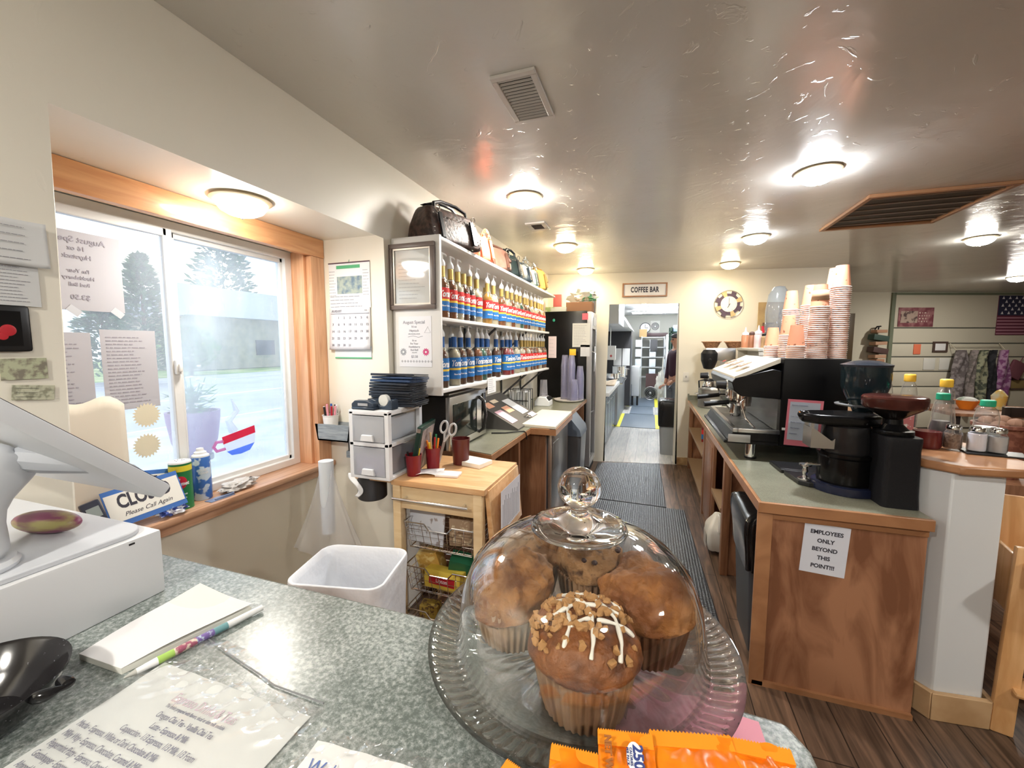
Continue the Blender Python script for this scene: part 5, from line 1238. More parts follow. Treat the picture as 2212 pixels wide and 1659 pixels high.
# slanted stand with notes
t = T('slanted_note_stand', 'dark slanted display stand covered with pink and orange notes on the left worktop', 'stand', (-1.03, 3.02, .9005))
g = G(); g.prism([(-.20, 0), (.155, 0), (.155, .012), (-.20, .20)], -.30, .30, 'y'); obj('wedge', g, M('stand_grey', (.10, .095, .09), .4), t)
tl = math.atan2(.188, .355)
for nm, x, y, w_, h_, mt in (('pink_note', .03, -.20, .20, .13, M('note_pink', (.80, .52, .60), .8)), ('orange_note', -.11, -.20, .08, .12, M('note_orange', (.85, .45, .30), .8)), ('orange_note', -.02, -.02, .10, .13, 'note_orange'), ('cream_note', -.13, -.04, .05, .12, M('note_cream', (.80, .68, .50), .8)), ('white_list', -.02, .16, .26, .16, paper), ('lilac_note', .11, .22, .06, .14, M('note_lilac', (.70, .58, .72), .8))):
    z = .012 + (.155 - x) * math.tan(tl) + .002; g = G(); g.box(-w_ / 2 * .8, w_ / 2 * .8, -h_ / 2, h_ / 2, 0, .0012); obj(nm, g, mt, t, loc=(x, y, z), rot=(0, tl, 0))
o = lines(.16, .09, 5, .003, 77); o = obj('print', o, inkg, t, loc=(-.03, .16, .012 + .185 * math.tan(tl) + .0045)); o.rotation_euler = (R(-90), tl * 0, 0); bpy.data.objects.remove(o)
g = G(); g.tube([(.10 + .022 * math.cos(a), .06 + .03 * math.sin(a), .045 + .01 * math.cos(a)) for a in [k * PI / 6 for k in range(12)]], .005, 7, close=True); g.tube([(.115 + .016 * math.cos(a), .10 + .02 * math.sin(a), .040) for a in [k * PI / 6 for k in range(12)]], .005, 7, close=True); obj('clip', g, chrome, t)
g = G(); g.tube([(-1.02, 2.57, .905), (-.93, 2.60, .906), (-.86, 2.66, .908), (-.825, 2.70, .905), (-.817, 2.72, .89), (-.817, 2.74, .84)], .0045, 7); solo('power_cord', g, black, 'black power cord hanging over the oak edge of the left worktop', 'cord')
# napkin rack, cup dispenser, blue bag
t = T('napkin_rack', 'black wire rack packed with upright white napkins and filters on the left worktop', 'rack', (-1.13, 3.62, .9005))
g = G()
for y in (-.07, .0, .07): g.tube([(-.11, y, 0), (-.11, y, .20), (.085, y, .20), (.085, y, 0)], .004, 6)
g.tube([(-.11, -.07, .1), (.085, -.07, .1)], .004, 6); g.tube([(-.11, .07, .1), (.085, .07, .1)], .004, 6); obj('wire_frame', g, black, t)
for k, (x, c) in enumerate([(-.09, paperd), (-.065, paper), (-.042, M('fil', (.66, .66, .62), .8)), (-.015, paper), (.012, paperd), (.04, paper), (.065, 'fil')]):
    g = G(); g.box(x - .011, x + .009, -.06, .06, .004, .175 + .012 * (k % 3), bev=.002); obj('napkin_pack', g, c, t)
t = T('portion_scale', 'white kitchen scale with a clear container on top, beyond the napkin rack', 'scale', (-1.02, 4.02, .9005))
g = G(); g.prism([(-.075, 0), (.075, 0), (.075, .045), (.04, .09), (-.04, .09), (-.075, .045)], -.08, .08, 'y'); obj('body', g, white, t, bev=.004)
g = G(); [g.box(.035, .0755, -.06 + k * .02, -.055 + k * .02, .045, .09, rot=(0, .65, 0)) for k in range(6)]; obj('vent_slots', g, blackm, t)
g = G(); g.lathe([(0, .092), (.045, .092), (.040, .12), (.034, .26), (.032, .26), (.038, .12), (.0, .096)], seg=28); obj('container', g, thin_glass('clear_plastic', (.95, .95, .97), .16, (.85, .85, .92), .1), t)
g = G(); g.sph((0, 0, 0), .5, (.12, .16, .09)); solo('blue_bag', g, M('blue_cloth', (.06, .16, .22), .6), 'blue bag lying behind the slanted stand under the shelf', 'bag', loc=(-1.19, 3.45, .945), disp=(.06, .02))

# clear plastic cups in stacks on a tray before the fridge
tray = G(); tray.lathe([(0, 0), (.135, 0), (.155, .012), (.158, .022), (.150, .022), (.132, .008), (0, .008)], seg=40, wob=lambda a, r, z, i: (r * (1 + (.02 * math.sin(a * 24) if r > .14 else 0)), z))
o = solo('wicker_tray', tray, M('wicker_white', (.66, .62, .58), .6), 'round white woven tray under the stacks of clear cups by the fridge', 'tray', loc=(-.84, 4.43, .9005)); o.scale = (1, 1.1, 1)
cupc = thin_glass('clear_cup', (.93, .93, .98), .22, (.80, .80, .92), .15)
g = G(); g.lathe([(.0, .0), (.030, 0), (.0435, .112), (.0460, .113), (.0460, .118), (.0430, .118), (.0285, .003), (.0, .003)], seg=24)
first = obj('plastic_cup', g, cupc, loc=(0, 0, -50))
for (x, y, n, nm) in ((-.90, 4.50, 20, 'left tall stack'), (-.815, 4.44, 20, 'middle tall stack'), (-.725, 4.47, 14, 'right far stack'), (-.765, 4.345, 7, 'short front stack')):
    for k in range(n):
        c = dup(first, (x, y, .9095 + k * .0198), 0); c.rotation_euler = (PI, 0, 0); c.location.z += .118
        tag(c, f'clear plastic cup, {ORD[n - 1 - k]} from the top of the {nm} by the fridge', 'cup', f'clear cups, {nm}')
bpy.data.objects.remove(first)
g = G(); g.box(-.036, .036, -.003, .003, 0, .07, bev=.002); solo('orange_packet', g, M('packet_orange', (.90, .52, .04), .5), 'orange packet leaning at the top of the clear cup stacks against the fridge', 'packet', loc=(-.815, 4.50, 1.40))

# ------------------------------------------------------------------ black fridge
t = T('glass_door_fridge', 'tall black fridge with silver framed glass door beside the kitchen doorway', 'fridge', (-.94, 4.93, 0))
g = G(); g.box(-.32, .25, -.255, .22, .02, 1.90, bev=.006); obj('cabinet', g, M('fridge_black', (.006, .0055, .0055), .25, spec=.25), t)
g = G()
for y0, y1, z0, z1 in ((-.255, -.195, .10, 1.89), (.16, .22, .10, 1.89), (-.195, .16, .10, .17), (-.195, .16, 1.70, 1.89)): g.box(.252, .305, y0, y1, z0, z1)
d = obj('door', g, M('fridge_silver', (.50, .50, .50), .3, .7), t, bev=.004)
g = G(); g.box(.27, .28, -.195, .16, .17, 1.70); obj('glass', g, M('fridge_glass', (.05, .055, .06), .05), d)
g = G(); g.tube([(.305, -.20, .74), (.345, -.20, .76), (.350, -.20, 1.10), (.345, -.20, 1.42), (.305, -.20, 1.44)], .009, 8); obj('handle', g, steel, d)
g = G(); g.box(.306, .308, -.12, .10, 1.74, 1.84); g.box(.306, .308, .0, .10, 1.2, 1.5); obj('stickers', g, M('sticker_white', (.75, .77, .80), .5), d)
g = G(); g.box(.252, .29, -.25, .21, .02, .09); obj('kick_grille', g, blackm, t)
FY = 4.6735
def fnote(nm, lb, x, z, w_, h_, mt, n=0, sd=1): return sheet_thing(nm, lb, 'paper', (x, FY, z), (0, 0, 0), w_, h_, mt, n, sd)
fnote('fridge_note', 'small red note at the top of the black fridge side', -.71, 1.835, .066, .072, M('note_red', (.85, .16, .20), .7), 3)
fnote('fridge_note', 'wide typed sheet taped on the black fridge side', -.752, 1.626, .20, .27, M('sheet_a', (.66, .66, .62), .8), 13, 2)
fnote('fridge_note', 'narrow lower receipt hanging under the typed sheet on the fridge side', -.705, 1.45, .105, .13, M('sheet_b', (.66, .67, .69), .8), 6, 3)
fnote('fridge_note', 'pink and white notice on the fridge side behind the last syrup bottles', -1.085, 1.49, .095, .25, M('sheet_c', (.78, .66, .68), .8), 5, 9)
g = G(); g.sph((0, 0, 0), .5, (.03, .006, .035)); solo('green_magnet', g, M('magnet_green', (.03, .35, .22), .5), 'small green magnet on the upper left of the fridge side', 'magnet', loc=(-1.07, 4.671, 1.80))
# things on the fridge
carton('green_box', 'long green and white cardboard box on the front edge of the fridge top', 'box', (-1.06, 4.74, 1.9005), (.24, .08, .055), (0, 0, 0), M('box_lime', (.42, .55, .22), .6, noise=(9, (.75, .76, .66), .4, .5)), None)
carton('cardboard_box', 'brown cardboard box of paper bags on top of the fridge', 'box', (-.80, 4.88, 1.9005), (.30, .22, .11), (0, 0, 0), M('kraft', (.42, .22, .12), .8))
crumple('paper_bag', 'crumpled white and green bag sticking up behind the cardboard box on the fridge', 'bag', (-.78, 4.95, 2.012), (.15, .07, .075), M('bag_wg', (.66, .68, .62), .6, noise=(9, (.12, .38, .20), .55, .6)), 6, .35)
carton('red_box', 'red box standing at the back left of the fridge top', 'box', (-1.10, 5.0, 1.9005), (.10, .07, .23), (0, 0, .1), M('box_red', (.70, .16, .14), .6))
carton('grey_box', 'tall grey carton standing at the right end of the fridge top', 'box', (-.665, 5.02, 1.9005), (.05, .12, .22), (0, 0, 0), M('box_grey2', (.40, .38, .36), .7))
g = G(); g.box(-.11, .11, -.07, .07, 0, .012); g.box(-.11, .11, .05, .07, .012, .16); solo('book', g, M('book_brown', (.14, .07, .05), .6), 'dark brown book standing at the far end of the shelf top by the fridge', 'book', loc=(-1.12, 4.24, 2.0405), rz=R(90))
# ------------------------------------------------------------------ right counter
t = T('coffee_counter', 'long grey green topped wooden coffee counter on the right with open shelves', 'counter', (0, 0, 0))
g = G(); g.prism([(.470, 1.942), (1.045, 1.942), (1.045, 5.49), (.470, 5.40)], .836, .840); obj('laminate', g, lam, t)
g = G(); g.prism([(.455, 1.925), (1.045, 1.925), (1.045, 1.942), (.470, 1.942), (.470, 5.42), (.455, 5.42)], .795, .841); g.prism([(.475, 1.945), (1.045, 1.945), (1.045, 5.45), (.475, 5.40)], .795, .835); obj('edging', g, 'oak_edge', t, bev=.003)
g = G(); g.box(.48, 1.04, 1.955, 1.972, .02, .795); obj('end_panel', g, 'cabinet_ply', t)
g = G(); g.box(.458, .515, 1.940, 1.956, .0, .795, bev=.003); g.box(.515, 1.04, 1.946, 1.956, .765, .795, bev=.002); g.box(.47, 1.04, 1.940, 1.956, .0, .022); obj('end_trim', g, 'oak_edge', t)
for y0, y1 in ((2.86, 2.92), (3.90, 3.98), (5.34, 5.41)):
    g = G(); g.box(.475, .52, y0, y1, 0, .795, bev=.003); obj('post', g, 'cabinet_wood', t)
    g = G(); g.box(.52, 1.0, y0 + .02, y0 + .04, 0, .795); obj('divider', g, 'cabinet_ply', t)
g = G(); g.box(.98, 1.0, 1.98, 5.4, 0, .795); obj('back_panel', g, 'cabinet_ply', t)
g = G(); g.box(.478, .50, 3.36, 3.86, .05, .79, bev=.003); g.box(.474, .480, 3.42, 3.80, .12, .72, bev=.003); obj('door', g, 'cabinet_wood', t)
for y0, y1, z in ((2.94, 3.36, .40), (3.99, 5.33, .50), (3.99, 5.33, .12)):
    g = G(); g.box(.478, .98, y0, y1, z, z + .018); g.box(.472, .480, y0, y1, z - .004, z + .022); obj('shelf', g, M('shelf_pale', (.32, .21, .12), .5), t)
g = G(); g.box(.45, .468, 5.40, 5.415, .84, .92); g.box(.455, 1.045, 5.41, 5.425, .84, .90); obj('backsplash', g, lam, t)
t = T('employees_sign', 'white paper sign reading EMPLOYEES ONLY BEYOND THIS POINT on the counter end panel', 'sign', (.710, 1.9545, .657), rot=(0, R(3), 0))
g = G(); g.box(-.080, .080, -.0012, 0, -.107, .107); obj('page', g, M('sign_page', (.70, .74, .84), .8), t)
for i, s_ in enumerate(('EMPLOYEES', 'ONLY', 'BEYOND', 'THIS', 'POINT!!!')): text(s_, .0235, (0, -.0016, .072 - i * .0365), FRONT, ink, t, bold=.0007, sx=.95)
rnd = random.Random(9)
for k in range(7):
    y = 4.06 + k * .082; t = T('syrup_bottle', f'{ORD[k]} syrup bottle with red and blue label on the shelf below the coffee counter', 'bottle', (.56 + .01 * (k % 2), y, .5185), group='spare syrup bottles below the coffee counter')
    g = G(); g.lathe([(0, 0), (.034, 0), (.035, .14), (.014, .18), (.013, .23), (0, .23)], seg=16); obj('bottle', g, syr[['amber', 'dark', 'red', 'brown'][k % 4]], t)
    g = G(); g.lathe([(.0357, .03), (.0357, .08)], seg=16); g.lathe([(.0357, .08), (.0357, .125)], seg=16, m=1); obj('label', g, [lb_, lr], t)
t = T('cooking_pan', 'steel pan stored on the low shelf below the coffee counter', 'pan', (.60, 3.12, .4185))
g = G(); g.lathe([(0, 0), (.08, 0), (.09, .06), (.094, .062), (.086, .06), (.076, .004), (0, .004)], seg=28); obj('pan', g, chrome, t); g = G(); g.tube([(.0, -.09, .055), (-.0, -.13, .06), (.0, -.2, .05)], .007, 8); obj('handle', g, chrome, t)
# black bin with liner
t = T('lined_bin', 'dark grey bin with black liner under the near end of the coffee counter', 'bin', (.600, 2.30, 0))
g = G(); loft(g, [(.10, .16, .03, 0), (.13, .20, .03, .60)], capt=True); obj('bin', g, M('bin_dk', (.05, .055, .065), .45), t)
g = G(); rw = random.Random(4); wv2 = [rw.uniform(-.07, .07) for _ in range(300)]
loft(g, [(.135, .205, .03, .44), (.142, .212, .035, .53), (.155, .225, .04, .62), (.150, .22, .04, .69), (.12, .19, .03, .70)], wob=lambda k, i: wv2[(k * 7 + i * 5) % 300], capb=False, capt=True); obj('liner', g, M('liner_black', (.012, .012, .013), .18), t, sub=1)
t = T('white_jug', 'white plastic jug with handle on the floor under the coffee counter', 'jug', (.500, 3.19, 0))
g = G(); loft(g, [(.075, .10, .03, .0), (.078, .103, .03, .17), (.070, .09, .03, .21), (.03, .035, .02, .27), (.022, .024, .018, .30)], capt=True); obj('body', g, M('jug_white', (.72, .70, .64), .4), t, sub=1)
g = G(); g.tube([(-.0, -.03, .285), (0, -.075, .29), (0, -.10, .25), (0, -.095, .19)], .014, 8); obj('handle', g, 'jug_white', t)
g = G(); g.box(-.081, -.079, -.06, .06, .05, .15); obj('label', g, M('jug_label', (.45, .43, .40), .7), t)

# ------------------------------------------------------------------ pony wall with wood cap
g = G(); g.prism([(1.055, 5.85), (1.055, 2.075), (1.118, 1.992), (1.285, 2.012), (1.300, 2.05), (1.300, 5.85)], 0, 1.012)
struct('wall_pony', g, [M('pony_white', (.66, .69, .72), .45)], loc=(0, 0, 0), bev=.006)
g = G(); g.box(1.047, 1.0545, 2.10, 5.5, .842, 1.01); solo('teal_panel', g, M('teal_paint', (.10, .20, .21), .5, noise=(10, (.14, .27, .28), .4, .6)), 'teal painted side of the low wall above the coffee counter', 'panel')
g = G(); g.prism([(1.02, 5.85), (1.02, 2.16), (1.055, 2.04), (1.13, 1.965), (1.36, 1.985), (1.42, 2.04), (1.42, 5.85)], 1.014, 1.048); struct('trim_6', g, 'oak_edge', bev=.008, loc=(0, 0, 0))
g = G(); g.prism([(1.030, 2.085), (1.108, 1.972), (1.130, 1.992), (1.060, 2.10)], 0, .115); g.prism([(1.110, 1.970), (1.305, 1.990), (1.303, 2.012), (1.12, 1.992)], 0, .115); g.prism([(1.303, 1.992), (1.322, 2.0), (1.322, 5.8), (1.303, 5.8)], 0, .115)
struct('baseboard_pony', g, M('pine_base', (.42, .26, .13), .45, noise=(6, (.54, .36, .20), .4, .6)), loc=(0, 0, 0), bev=.003)

# ------------------------------------------------------------------ espresso machine
t = T('espresso_machine', 'black and chrome espresso machine stacked with paper cups on the coffee counter', 'espresso machine', (.84, 3.10, .8405))
g = G(); g.box(-.135, .175, -.47, .46, .095, .590, bev=.006); obj('housing', g, M('esp_black', (.003, .003, .0035), .35, spec=.2), t)
g = G(); g.prism([(-.37, .40), (-.33, .37), (-.135, .36), (-.135, .52), (-.18, .53), (-.37, .475), (-.385, .45)], -.45, .44, 'y'); obj('head', g, M('esp_dark', (.007, .007, .008), .25, spec=.35), t, bev=.004)
g = G(); g.prism([(-.372, .484), (-.145, .592), (-.145, .567), (-.372, .464)], -.448, .438, 'y'); p = obj('control_panel', g, M('panel_ivory', (.70, .66, .56), .35), t)
sl = math.atan2(.11, .242)
for k in range(3):
    y = -.26 + k * .22; g = G(); g.box(-.035, .035, -.055, .055, 0, .004, bev=.001); obj('button_pad', g, M('pad_brown', (.28, .20, .15), .4), p, loc=(-.29, y, .548), rot=(0, -sl, 0))
    g = G(); [g.box(-.020 + i * .022, -.004 + i * .022, -.03, .03, .004, .006) for i in range(2)]; obj('keys', g, M('key_cream', (.6, .5, .4), .4), p, loc=(-.29, y, .548), rot=(0, -sl, 0))
g = G(); g.sph((0, 0, 0), .5, (.03, .05, .006)); obj('red_logo', g, red, p, loc=(-.30, .395, .548), rot=(0, -sl, 0))
g = G(); g.box(-.415, -.135, -.47, .46, .095, .115); g.prism([(-.40, .115), (-.37, .165), (-.135, .165), (-.135, .115)], -.47, .46, 'y'); obj('tray_base', g, 'esp_dark', t, bev=.004)
g = G()
g.box(-.372, -.345, -.475, .465, .163, .185, bev=.003); g.box(-.345, -.135, -.475, -.455, .163, .185, bev=.003); g.box(-.345, -.135, .445, .465, .163, .185, bev=.003)
for k in range(26): y = -.44 + k * .035; g.box(-.345, -.135, y, y + .010, .170, .176)
obj('drip_grate', g, steel, t)
g = G(); g.box(-.345, -.135, -.45, .44, .158, .162); obj('drip_pan', g, M('pan_dark', (.05, .03, .02), .3), t)
g = G(); g.box(-.150, -.136, -.46, .45, .18, .36); obj('splash_panel', g, M('splash_steel', (.22, .22, .22), .25, .8), t)
g = G(); g.box(-.395, -.28, -.477, -.474, .105, .150, bev=.001); obj('name_plate', g, M('plate_steel', (.45, .45, .44), .35, .5), t)
for x, y in ((-.26, -.40), (-.28, .40), (.14, -.40), (.14, .40)): g = G(); g.cyl(x, y, .008, .098, .028, seg=20); g.cyl(x, y, 0, .010, .032, seg=20, m=1); obj('foot', g, [chrome, black], t)
for k, y in enumerate((-.20, .20)):
    g = G(); g.cyl(-.27, y, .305, .365, .042, .046, 28); g.cyl(-.27, y, .285, .306, .040, seg=28); gh = obj('group_head', g, chrome, t)
    g = G(); g.rod((-.31, y, .305), (-.36, y - .005, .305), .010); g.rod((-.355, y - .005, .305), (-.50, y - .02, .288), .014, .018, 14, m=1); g.cyl(-.27, y, .25, .29, .012, seg=10); obj('portafilter', g, [chrome, black], t)
for y in (-.40, .42):
    g = G(); g.tube([(-.30, y, .36), (-.33, y - .01, .33), (-.30, y - .02, .24), (-.24, y - .02, .17)], .006, 8); g.sph((-.24, y - .02, .168), .009, seg=10); obj('steam_wand', g, chrome, t)
    g = G(); g.rod((-.405, y, .43), (-.46, y, .43), .026, .022, 18); g.rod((-.40, y, .43), (-.408, y, .43), .030, seg=18, m=1); obj('steam_knob', g, [black, chrome], t)
t = T('milk_pitcher', 'small steel milk pitcher standing on the espresso machine drip grate', 'pitcher', (.575, 3.18, 1.0175))
g = G(); g.lathe([(0, 0), (.036, 0), (.038, .02), (.030, .075), (.034, .088), (.031, .088), (.027, .075), (.034, .004), (0, .004)], seg=28); obj('body', g, chrome, t); g = G(); g.tube([(0, .033, .08), (0, .058, .07), (0, .058, .03), (0, .036, .02)], .004, 7); obj('handle', g, chrome, t)
t = T('recipe_card', 'pink bordered handwritten recipe sheet taped on the black side of the espresso machine', 'recipe card', (.815, 2.6285, 1.075), rot=(0, R(2), 0))
g = G(); g.box(-.084, .084, -.001, 0, -.130, .130); obj('border', g, M('card_pink', (.70, .20, .26), .7), t)
g = G(); g.box(-.072, .070, -.0018, -.001, -.098, .116); obj('page', g, M('card_blue', (.48, .54, .64), .8), t)
for i, s_ in enumerate(('Espresso Combination', '', 'Latte 2 pumps', 'Mocha 3 pumps', 'Chai 4 pumps', 'Americano')):
    if s_: text(s_, .0105, (-.064, -.0022, .098 - i * .032), FRONT, M('hand_ink', (.18, .20, .30), .8), t, align='LEFT', shear=.3, sx=.8)
g = G(); g.box(-.0215, -.004, -.001, .0005, 0, .014); solo('sticker', g, white, 'tiny white sticker left of the pink recipe sheet', 'sticker', loc=(.735, 2.6285, 1.03))

# paper cups stacked upside down
cupp = M('paper_cup', (.78, .34, .20), .7, noise=(42, (.30, .10, .05), .67, .70, 2))
M('cup_rim', (.78, .68, .62), .6)
g = G(); g.lathe([(0, .118), (.0295, .118), (.0300, .121), (.0425, .006)], seg=28, m=0); g.lathe([(.0425, .0065), (.0458, .0062), (.0470, .003), (.0458, 0), (.0418, 0)], seg=28, m=1); g.lathe([(.041, .001), (.029, .112), (0, .112)], seg=28, m=0)
pc = obj('paper_cup', g, [cupp, 'cup_rim'], loc=(0, 0, -50))
EZ = 1.4315
def cups(x, y, n, nm, s_=1.0, p=.0108):
    for k in range(n):
        c = dup(pc, (x + .0012 * math.sin(k * 1.1 + x * 9), y, EZ + k * p), k * .7); c.scale = (s_, s_, s_)
        tag(c, f'upside down orange paper cup, {ORD[n - 1 - k]} from the top, {nm}', 'cup', f'paper cups, {nm}')
cups(.988, 2.75, 37, 'tallest right-hand stack'); cups(.884, 2.72, 27, 'stack just left of the tallest', 1.04); cups(.772, 2.69, 7, 'short front paper stack', 1.0)
cups(1.01, 2.90, 38, 'tall stack behind the tallest one', 1.0); cups(.88, 2.86, 29, 'second row stack behind the kraft sleeve'); cups(.83, 3.02, 28, 'farthest left tall stack'); cups(.775, 2.85, 13, 'low stack behind the short front one'); cups(.733, 3.00, 7, 'lowest stack at the far left')
bpy.data.objects.remove(pc)
g = G(); g.lathe([(.0355, .0), (.0415, -.055)], seg=28); solo('cup_sleeve', g, M('kraft_sleeve', (.42, .26, .15), .8), 'brown kraft sleeve round the top cup of the stack left of the tallest', 'cup sleeve', loc=(.884, 2.72, EZ + 26 * .0108 + .095), solid=.002)

# ------------------------------------------------------------------ grinders
t = T('coffee_grinder', 'black round coffee grinder with silver funnel on the near corner of the coffee counter', 'grinder', (.868, 2.235, .8405))
gm = M('grinder_black', (.004, .004, .0045), .22, spec=.3)
g = G(); g.lathe([(0, 0), (.128, 0), (.130, .012), (.126, .034), (.118, .038), (0, .038)], seg=48); obj('base_ring', g, M('base_navy', (.012, .016, .04), .25), t)
g = G(); g.lathe([(0, .038), (.105, .038), (.108, .05), (.104, .155), (.112, .165), (.112, .178), (0, .178)], seg=40); obj('lower_body', g, gm, t)
g = G(); g.lathe([(0, .178), (.088, .178), (.092, .19), (.090, .30), (.082, .31), (.0, .312)], -.01, -.01, seg=40); obj('doser', g, M('doser_smoke', (.022, .022, .024), .12), t)
g = G(); g.prism([(-.20, -.05), (-.15, -.10), (.02, -.12), (.10, -.06), (.12, .06), (.02, .11), (-.14, .07), (-.19, .02)], .312, .355); obj('top_housing', g, gm, t, bev=.012)
g = G(); g.sph((0, 0, 0), .5, (.05, .045, .04)); obj('lever_knob', g, gm, t, loc=(-.185, -.03, .345)); g = G(); g.box(-.205, -.198, -.04, -.025, .345, .358); obj('orange_light', g, 'orange', t)
g = G(); g.prism([(-.165, .20), (-.165, .29), (-.155, .29), (-.085, .235), (-.060, .262), (-.050, .262), (-.050, .20)], -.075, .03, 'y'); obj('funnel', g, steel, t)
for y in (-.0525, .0175): g = G(); g.box(-.163, -.150, y - .0075, y + .0075, .29, .345); obj('fork', g, steel, t)
g = G(); g.tube([(-.12, -.06, .12), (-.17, -.07, .125), (-.18, -.07, .115)], .006, 8); obj('lever', g, chrome, t)
t = T('coffee_grinder', 'tall black grinder with a wide brown bean hopper at the near end of the counter', 'grinder', (.985, 2.12, .8405))
g = G(); loft(g, [(.064, .095, .02, 0), (.062, .090, .02, .05), (.060, .085, .02, .235), (.064, .088, .025, .275), (.064, .085, .025, .29)], capt=True); obj('body', g, M('textured_black', (.010, .010, .012), .5, spec=.25, bump=(180, .4, .002)), t)
g = G(); g.lathe([(.045, .290), (.066, .292), (.068, .300), (.066, .310), (.050, .312), (.030, .335), (.028, .36)], -.005, 0, seg=36); obj('collar', g, gm, t)
g = G(); g.lathe([(.028, .355), (.050, .37), (.095, .40), (.100, .405)], -.01, 0, seg=44); obj('hopper_lower', g, M('hopper_black', (.012, .010, .010), .15), t)
g = G(); g.lathe([(.100, .403), (.106, .412), (.107, .445), (.102, .452), (.09, .455), (0, .457)], -.01, 0, seg=44); obj('hopper_lid', g, M('hopper_brown', (.09, .025, .02), .12, noise=(8, (.05, .015, .012), .4, .6)), t)
t = T('coffee_grinder', 'black grinder with a smoky blue tinted hopper behind the brown hopper grinder', 'grinder', (.985, 2.40, .8405))
g = G(); loft(g, [(.075, .095, .02, 0), (.072, .09, .02, .25), (.07, .085, .03, .33)], capt=True); obj('body', g, gm, t)
g = G(); g.lathe([(.035, .33), (.05, .37), (.085, .44), (.094, .47), (.096, .565), (.090, .57)], seg=40); obj('hopper', g, M('hopper_smoke', (.012, .022, .028), .08), t)
g = G(); g.lathe([(.098, .562), (.100, .572), (.05, .590), (0, .594)], seg=40); obj('hopper_lid', g, M('hopper_lid', (.03, .035, .045), .15), t)
g = G(); g.lathe([(.094, .372), (.110, .374), (.112, .380), (.094, .384)], seg=36); obj('metal_ring', g, dsteel, t)
# knock mats, tamper
g = G(); g.prism([(.655, 2.60), (.665, 2.42), (.90, 2.40), (.90, 2.60)], .8405, .858); g.prism([(.66, 2.58), (.67, 2.44), (.88, 2.42), (.88, 2.58)], .858, .861); solo('tamping_mat', g, black, 'flat black tamping mat on the coffee counter beside the espresso machine foot', 'mat', bev=.003)
g = G(); g.prism([(.672, 2.40), (.690, 2.24), (.725, 2.21), (.86, 2.20), (.86, 2.395)], .8405, .862); solo('corner_mat', g, black, 'black rubber corner mat under the silver tamper', 'mat', bev=.003)
t = T('coffee_tamper', 'polished aluminium double ended coffee tamper on the black corner mat', 'tamper', (.722, 2.265, .8625))
g = G(); g.lathe([(0, 0), (.029, 0), (.029, .006), (.012, .012), (.008, .020), (.011, .034), (.013, .042), (.009, .054), (.012, .064), (.026, .068), (.026, .075), (0, .076)], seg=32); obj('body', g, M('alu', (.66, .66, .66), .2, 1), t)

# ------------------------------------------------------------------ pot, coffee maker, sink, bottles at the far end
t = T('stock_pot', 'dented aluminium pot with two handles at the far end of the coffee counter', 'pot', (.66, 4.86, .8405))
pm = M('aluminium', (.42, .41, .38), .35, .9)
g = G(); g.lathe([(0, 0), (.145, 0), (.152, .01), (.150, .195), (.156, .200), (.150, .200), (.145, .19), (.142, .006), (0, .006)], seg=40); obj('pot', g, pm, t)
for s_ in (-1,): g = G(); g.tube([(-.148, -.03, .15), (-.178, -.03, .14), (-.178, .03, .14), (-.148, .03, .15)], .006, 8); obj('handle', g, pm, t); g = G(); g.tube([(-.03, -.148, .16), (-.03, -.176, .14), (.03, -.176, .14), (.03, -.148, .16)], .006, 8); obj('handle', g, pm, t)
for (x, y, lb) in ((.62, 4.35, 'white paper cup standing in front of the pot on the coffee counter'), (.73, 4.20, 'second white paper cup behind the drip tray')):
    g = G(); g.lathe([(0, 0), (.04, 0), (.052, .13), (.054, .134), (.048, .132), (.038, .004), (0, .004)], seg=24); solo('white_cup', g, white, lb, 'cup', loc=(x, y, .8405))
t = T('coffee_maker', 'drip coffee maker with black brew basket at the far end of the coffee counter', 'coffee maker', (.72, 5.16, .8405))
g = G(); g.box(-.13, .17, -.12, .16, .50, .64, bev=.006); g.box(.02, .17, -.10, .16, .02, .5); g.box(-.13, .17, -.12, .16, 0, .03, bev=.004); obj('body', g, steel, t)
g = G(); g.lathe([(.03, .40), (.055, .41), (.085, .50), (.088, .58), (.06, .62), (0, .63)], -.09, -.09, seg=30); g.rod((-.09, -.165, .52), (-.10, -.24, .50), .013, .016); obj('brew_basket', g, black, t)
t = T('carafe', 'steel and black coffee carafe under the coffee maker', 'carafe', (.64, 5.08, .8705))
g = G(); g.lathe([(0, 0), (.062, 0), (.070, .02), (.068, .18), (.055, .23), (.050, .24), (0, .24)], seg=30); obj('body', g, chrome, t)
g = G(); g.lathe([(.071, .155), (.073, .16), (.073, .175), (.068, .18)], seg=30); g.lathe([(.05, .235), (.058, .24), (.055, .262), (0, .268)], seg=30); g.tube([(-.06, -.03, .25), (-.11, -.05, .24), (-.10, -.05, .12), (-.065, -.02, .08)], .009, 8); obj('black_trim', g, black, t)
for lb, x, y in (('brown wicker basket on top of the coffee maker', .66, 5.18), ('second wicker basket behind the coffee maker basket', .90, 5.22)):
    g = G(); g.lathe([(0, 0), (.06, 0), (.095, .062), (.105, .066), (.102, .074), (.09, .066), (.055, .006), (0, .006)], seg=36, wob=lambda a, r, z, i: (r * (1 + .035 * math.sin(a * 18 + i * 1.5)), z)); solo('wicker_basket', g, M('wicker', (.30, .13, .06), .6, noise=(80, (.50, .26, .12), .45, .55)), lb, 'basket', 'wicker baskets', loc=(x, y, 1.4815))
g = G(); g.box(.51, .70, 3.70, 3.98, .8405, .845, bev=.001); g.box(.535, .68, 3.73, 3.95, .8452, .8458, m=1); solo('counter_sink', g, [steel, M('sink_dark', (.10, .09, .085), .3, .6)], 'small steel sink inset in the coffee counter left of the espresso machine', 'sink')
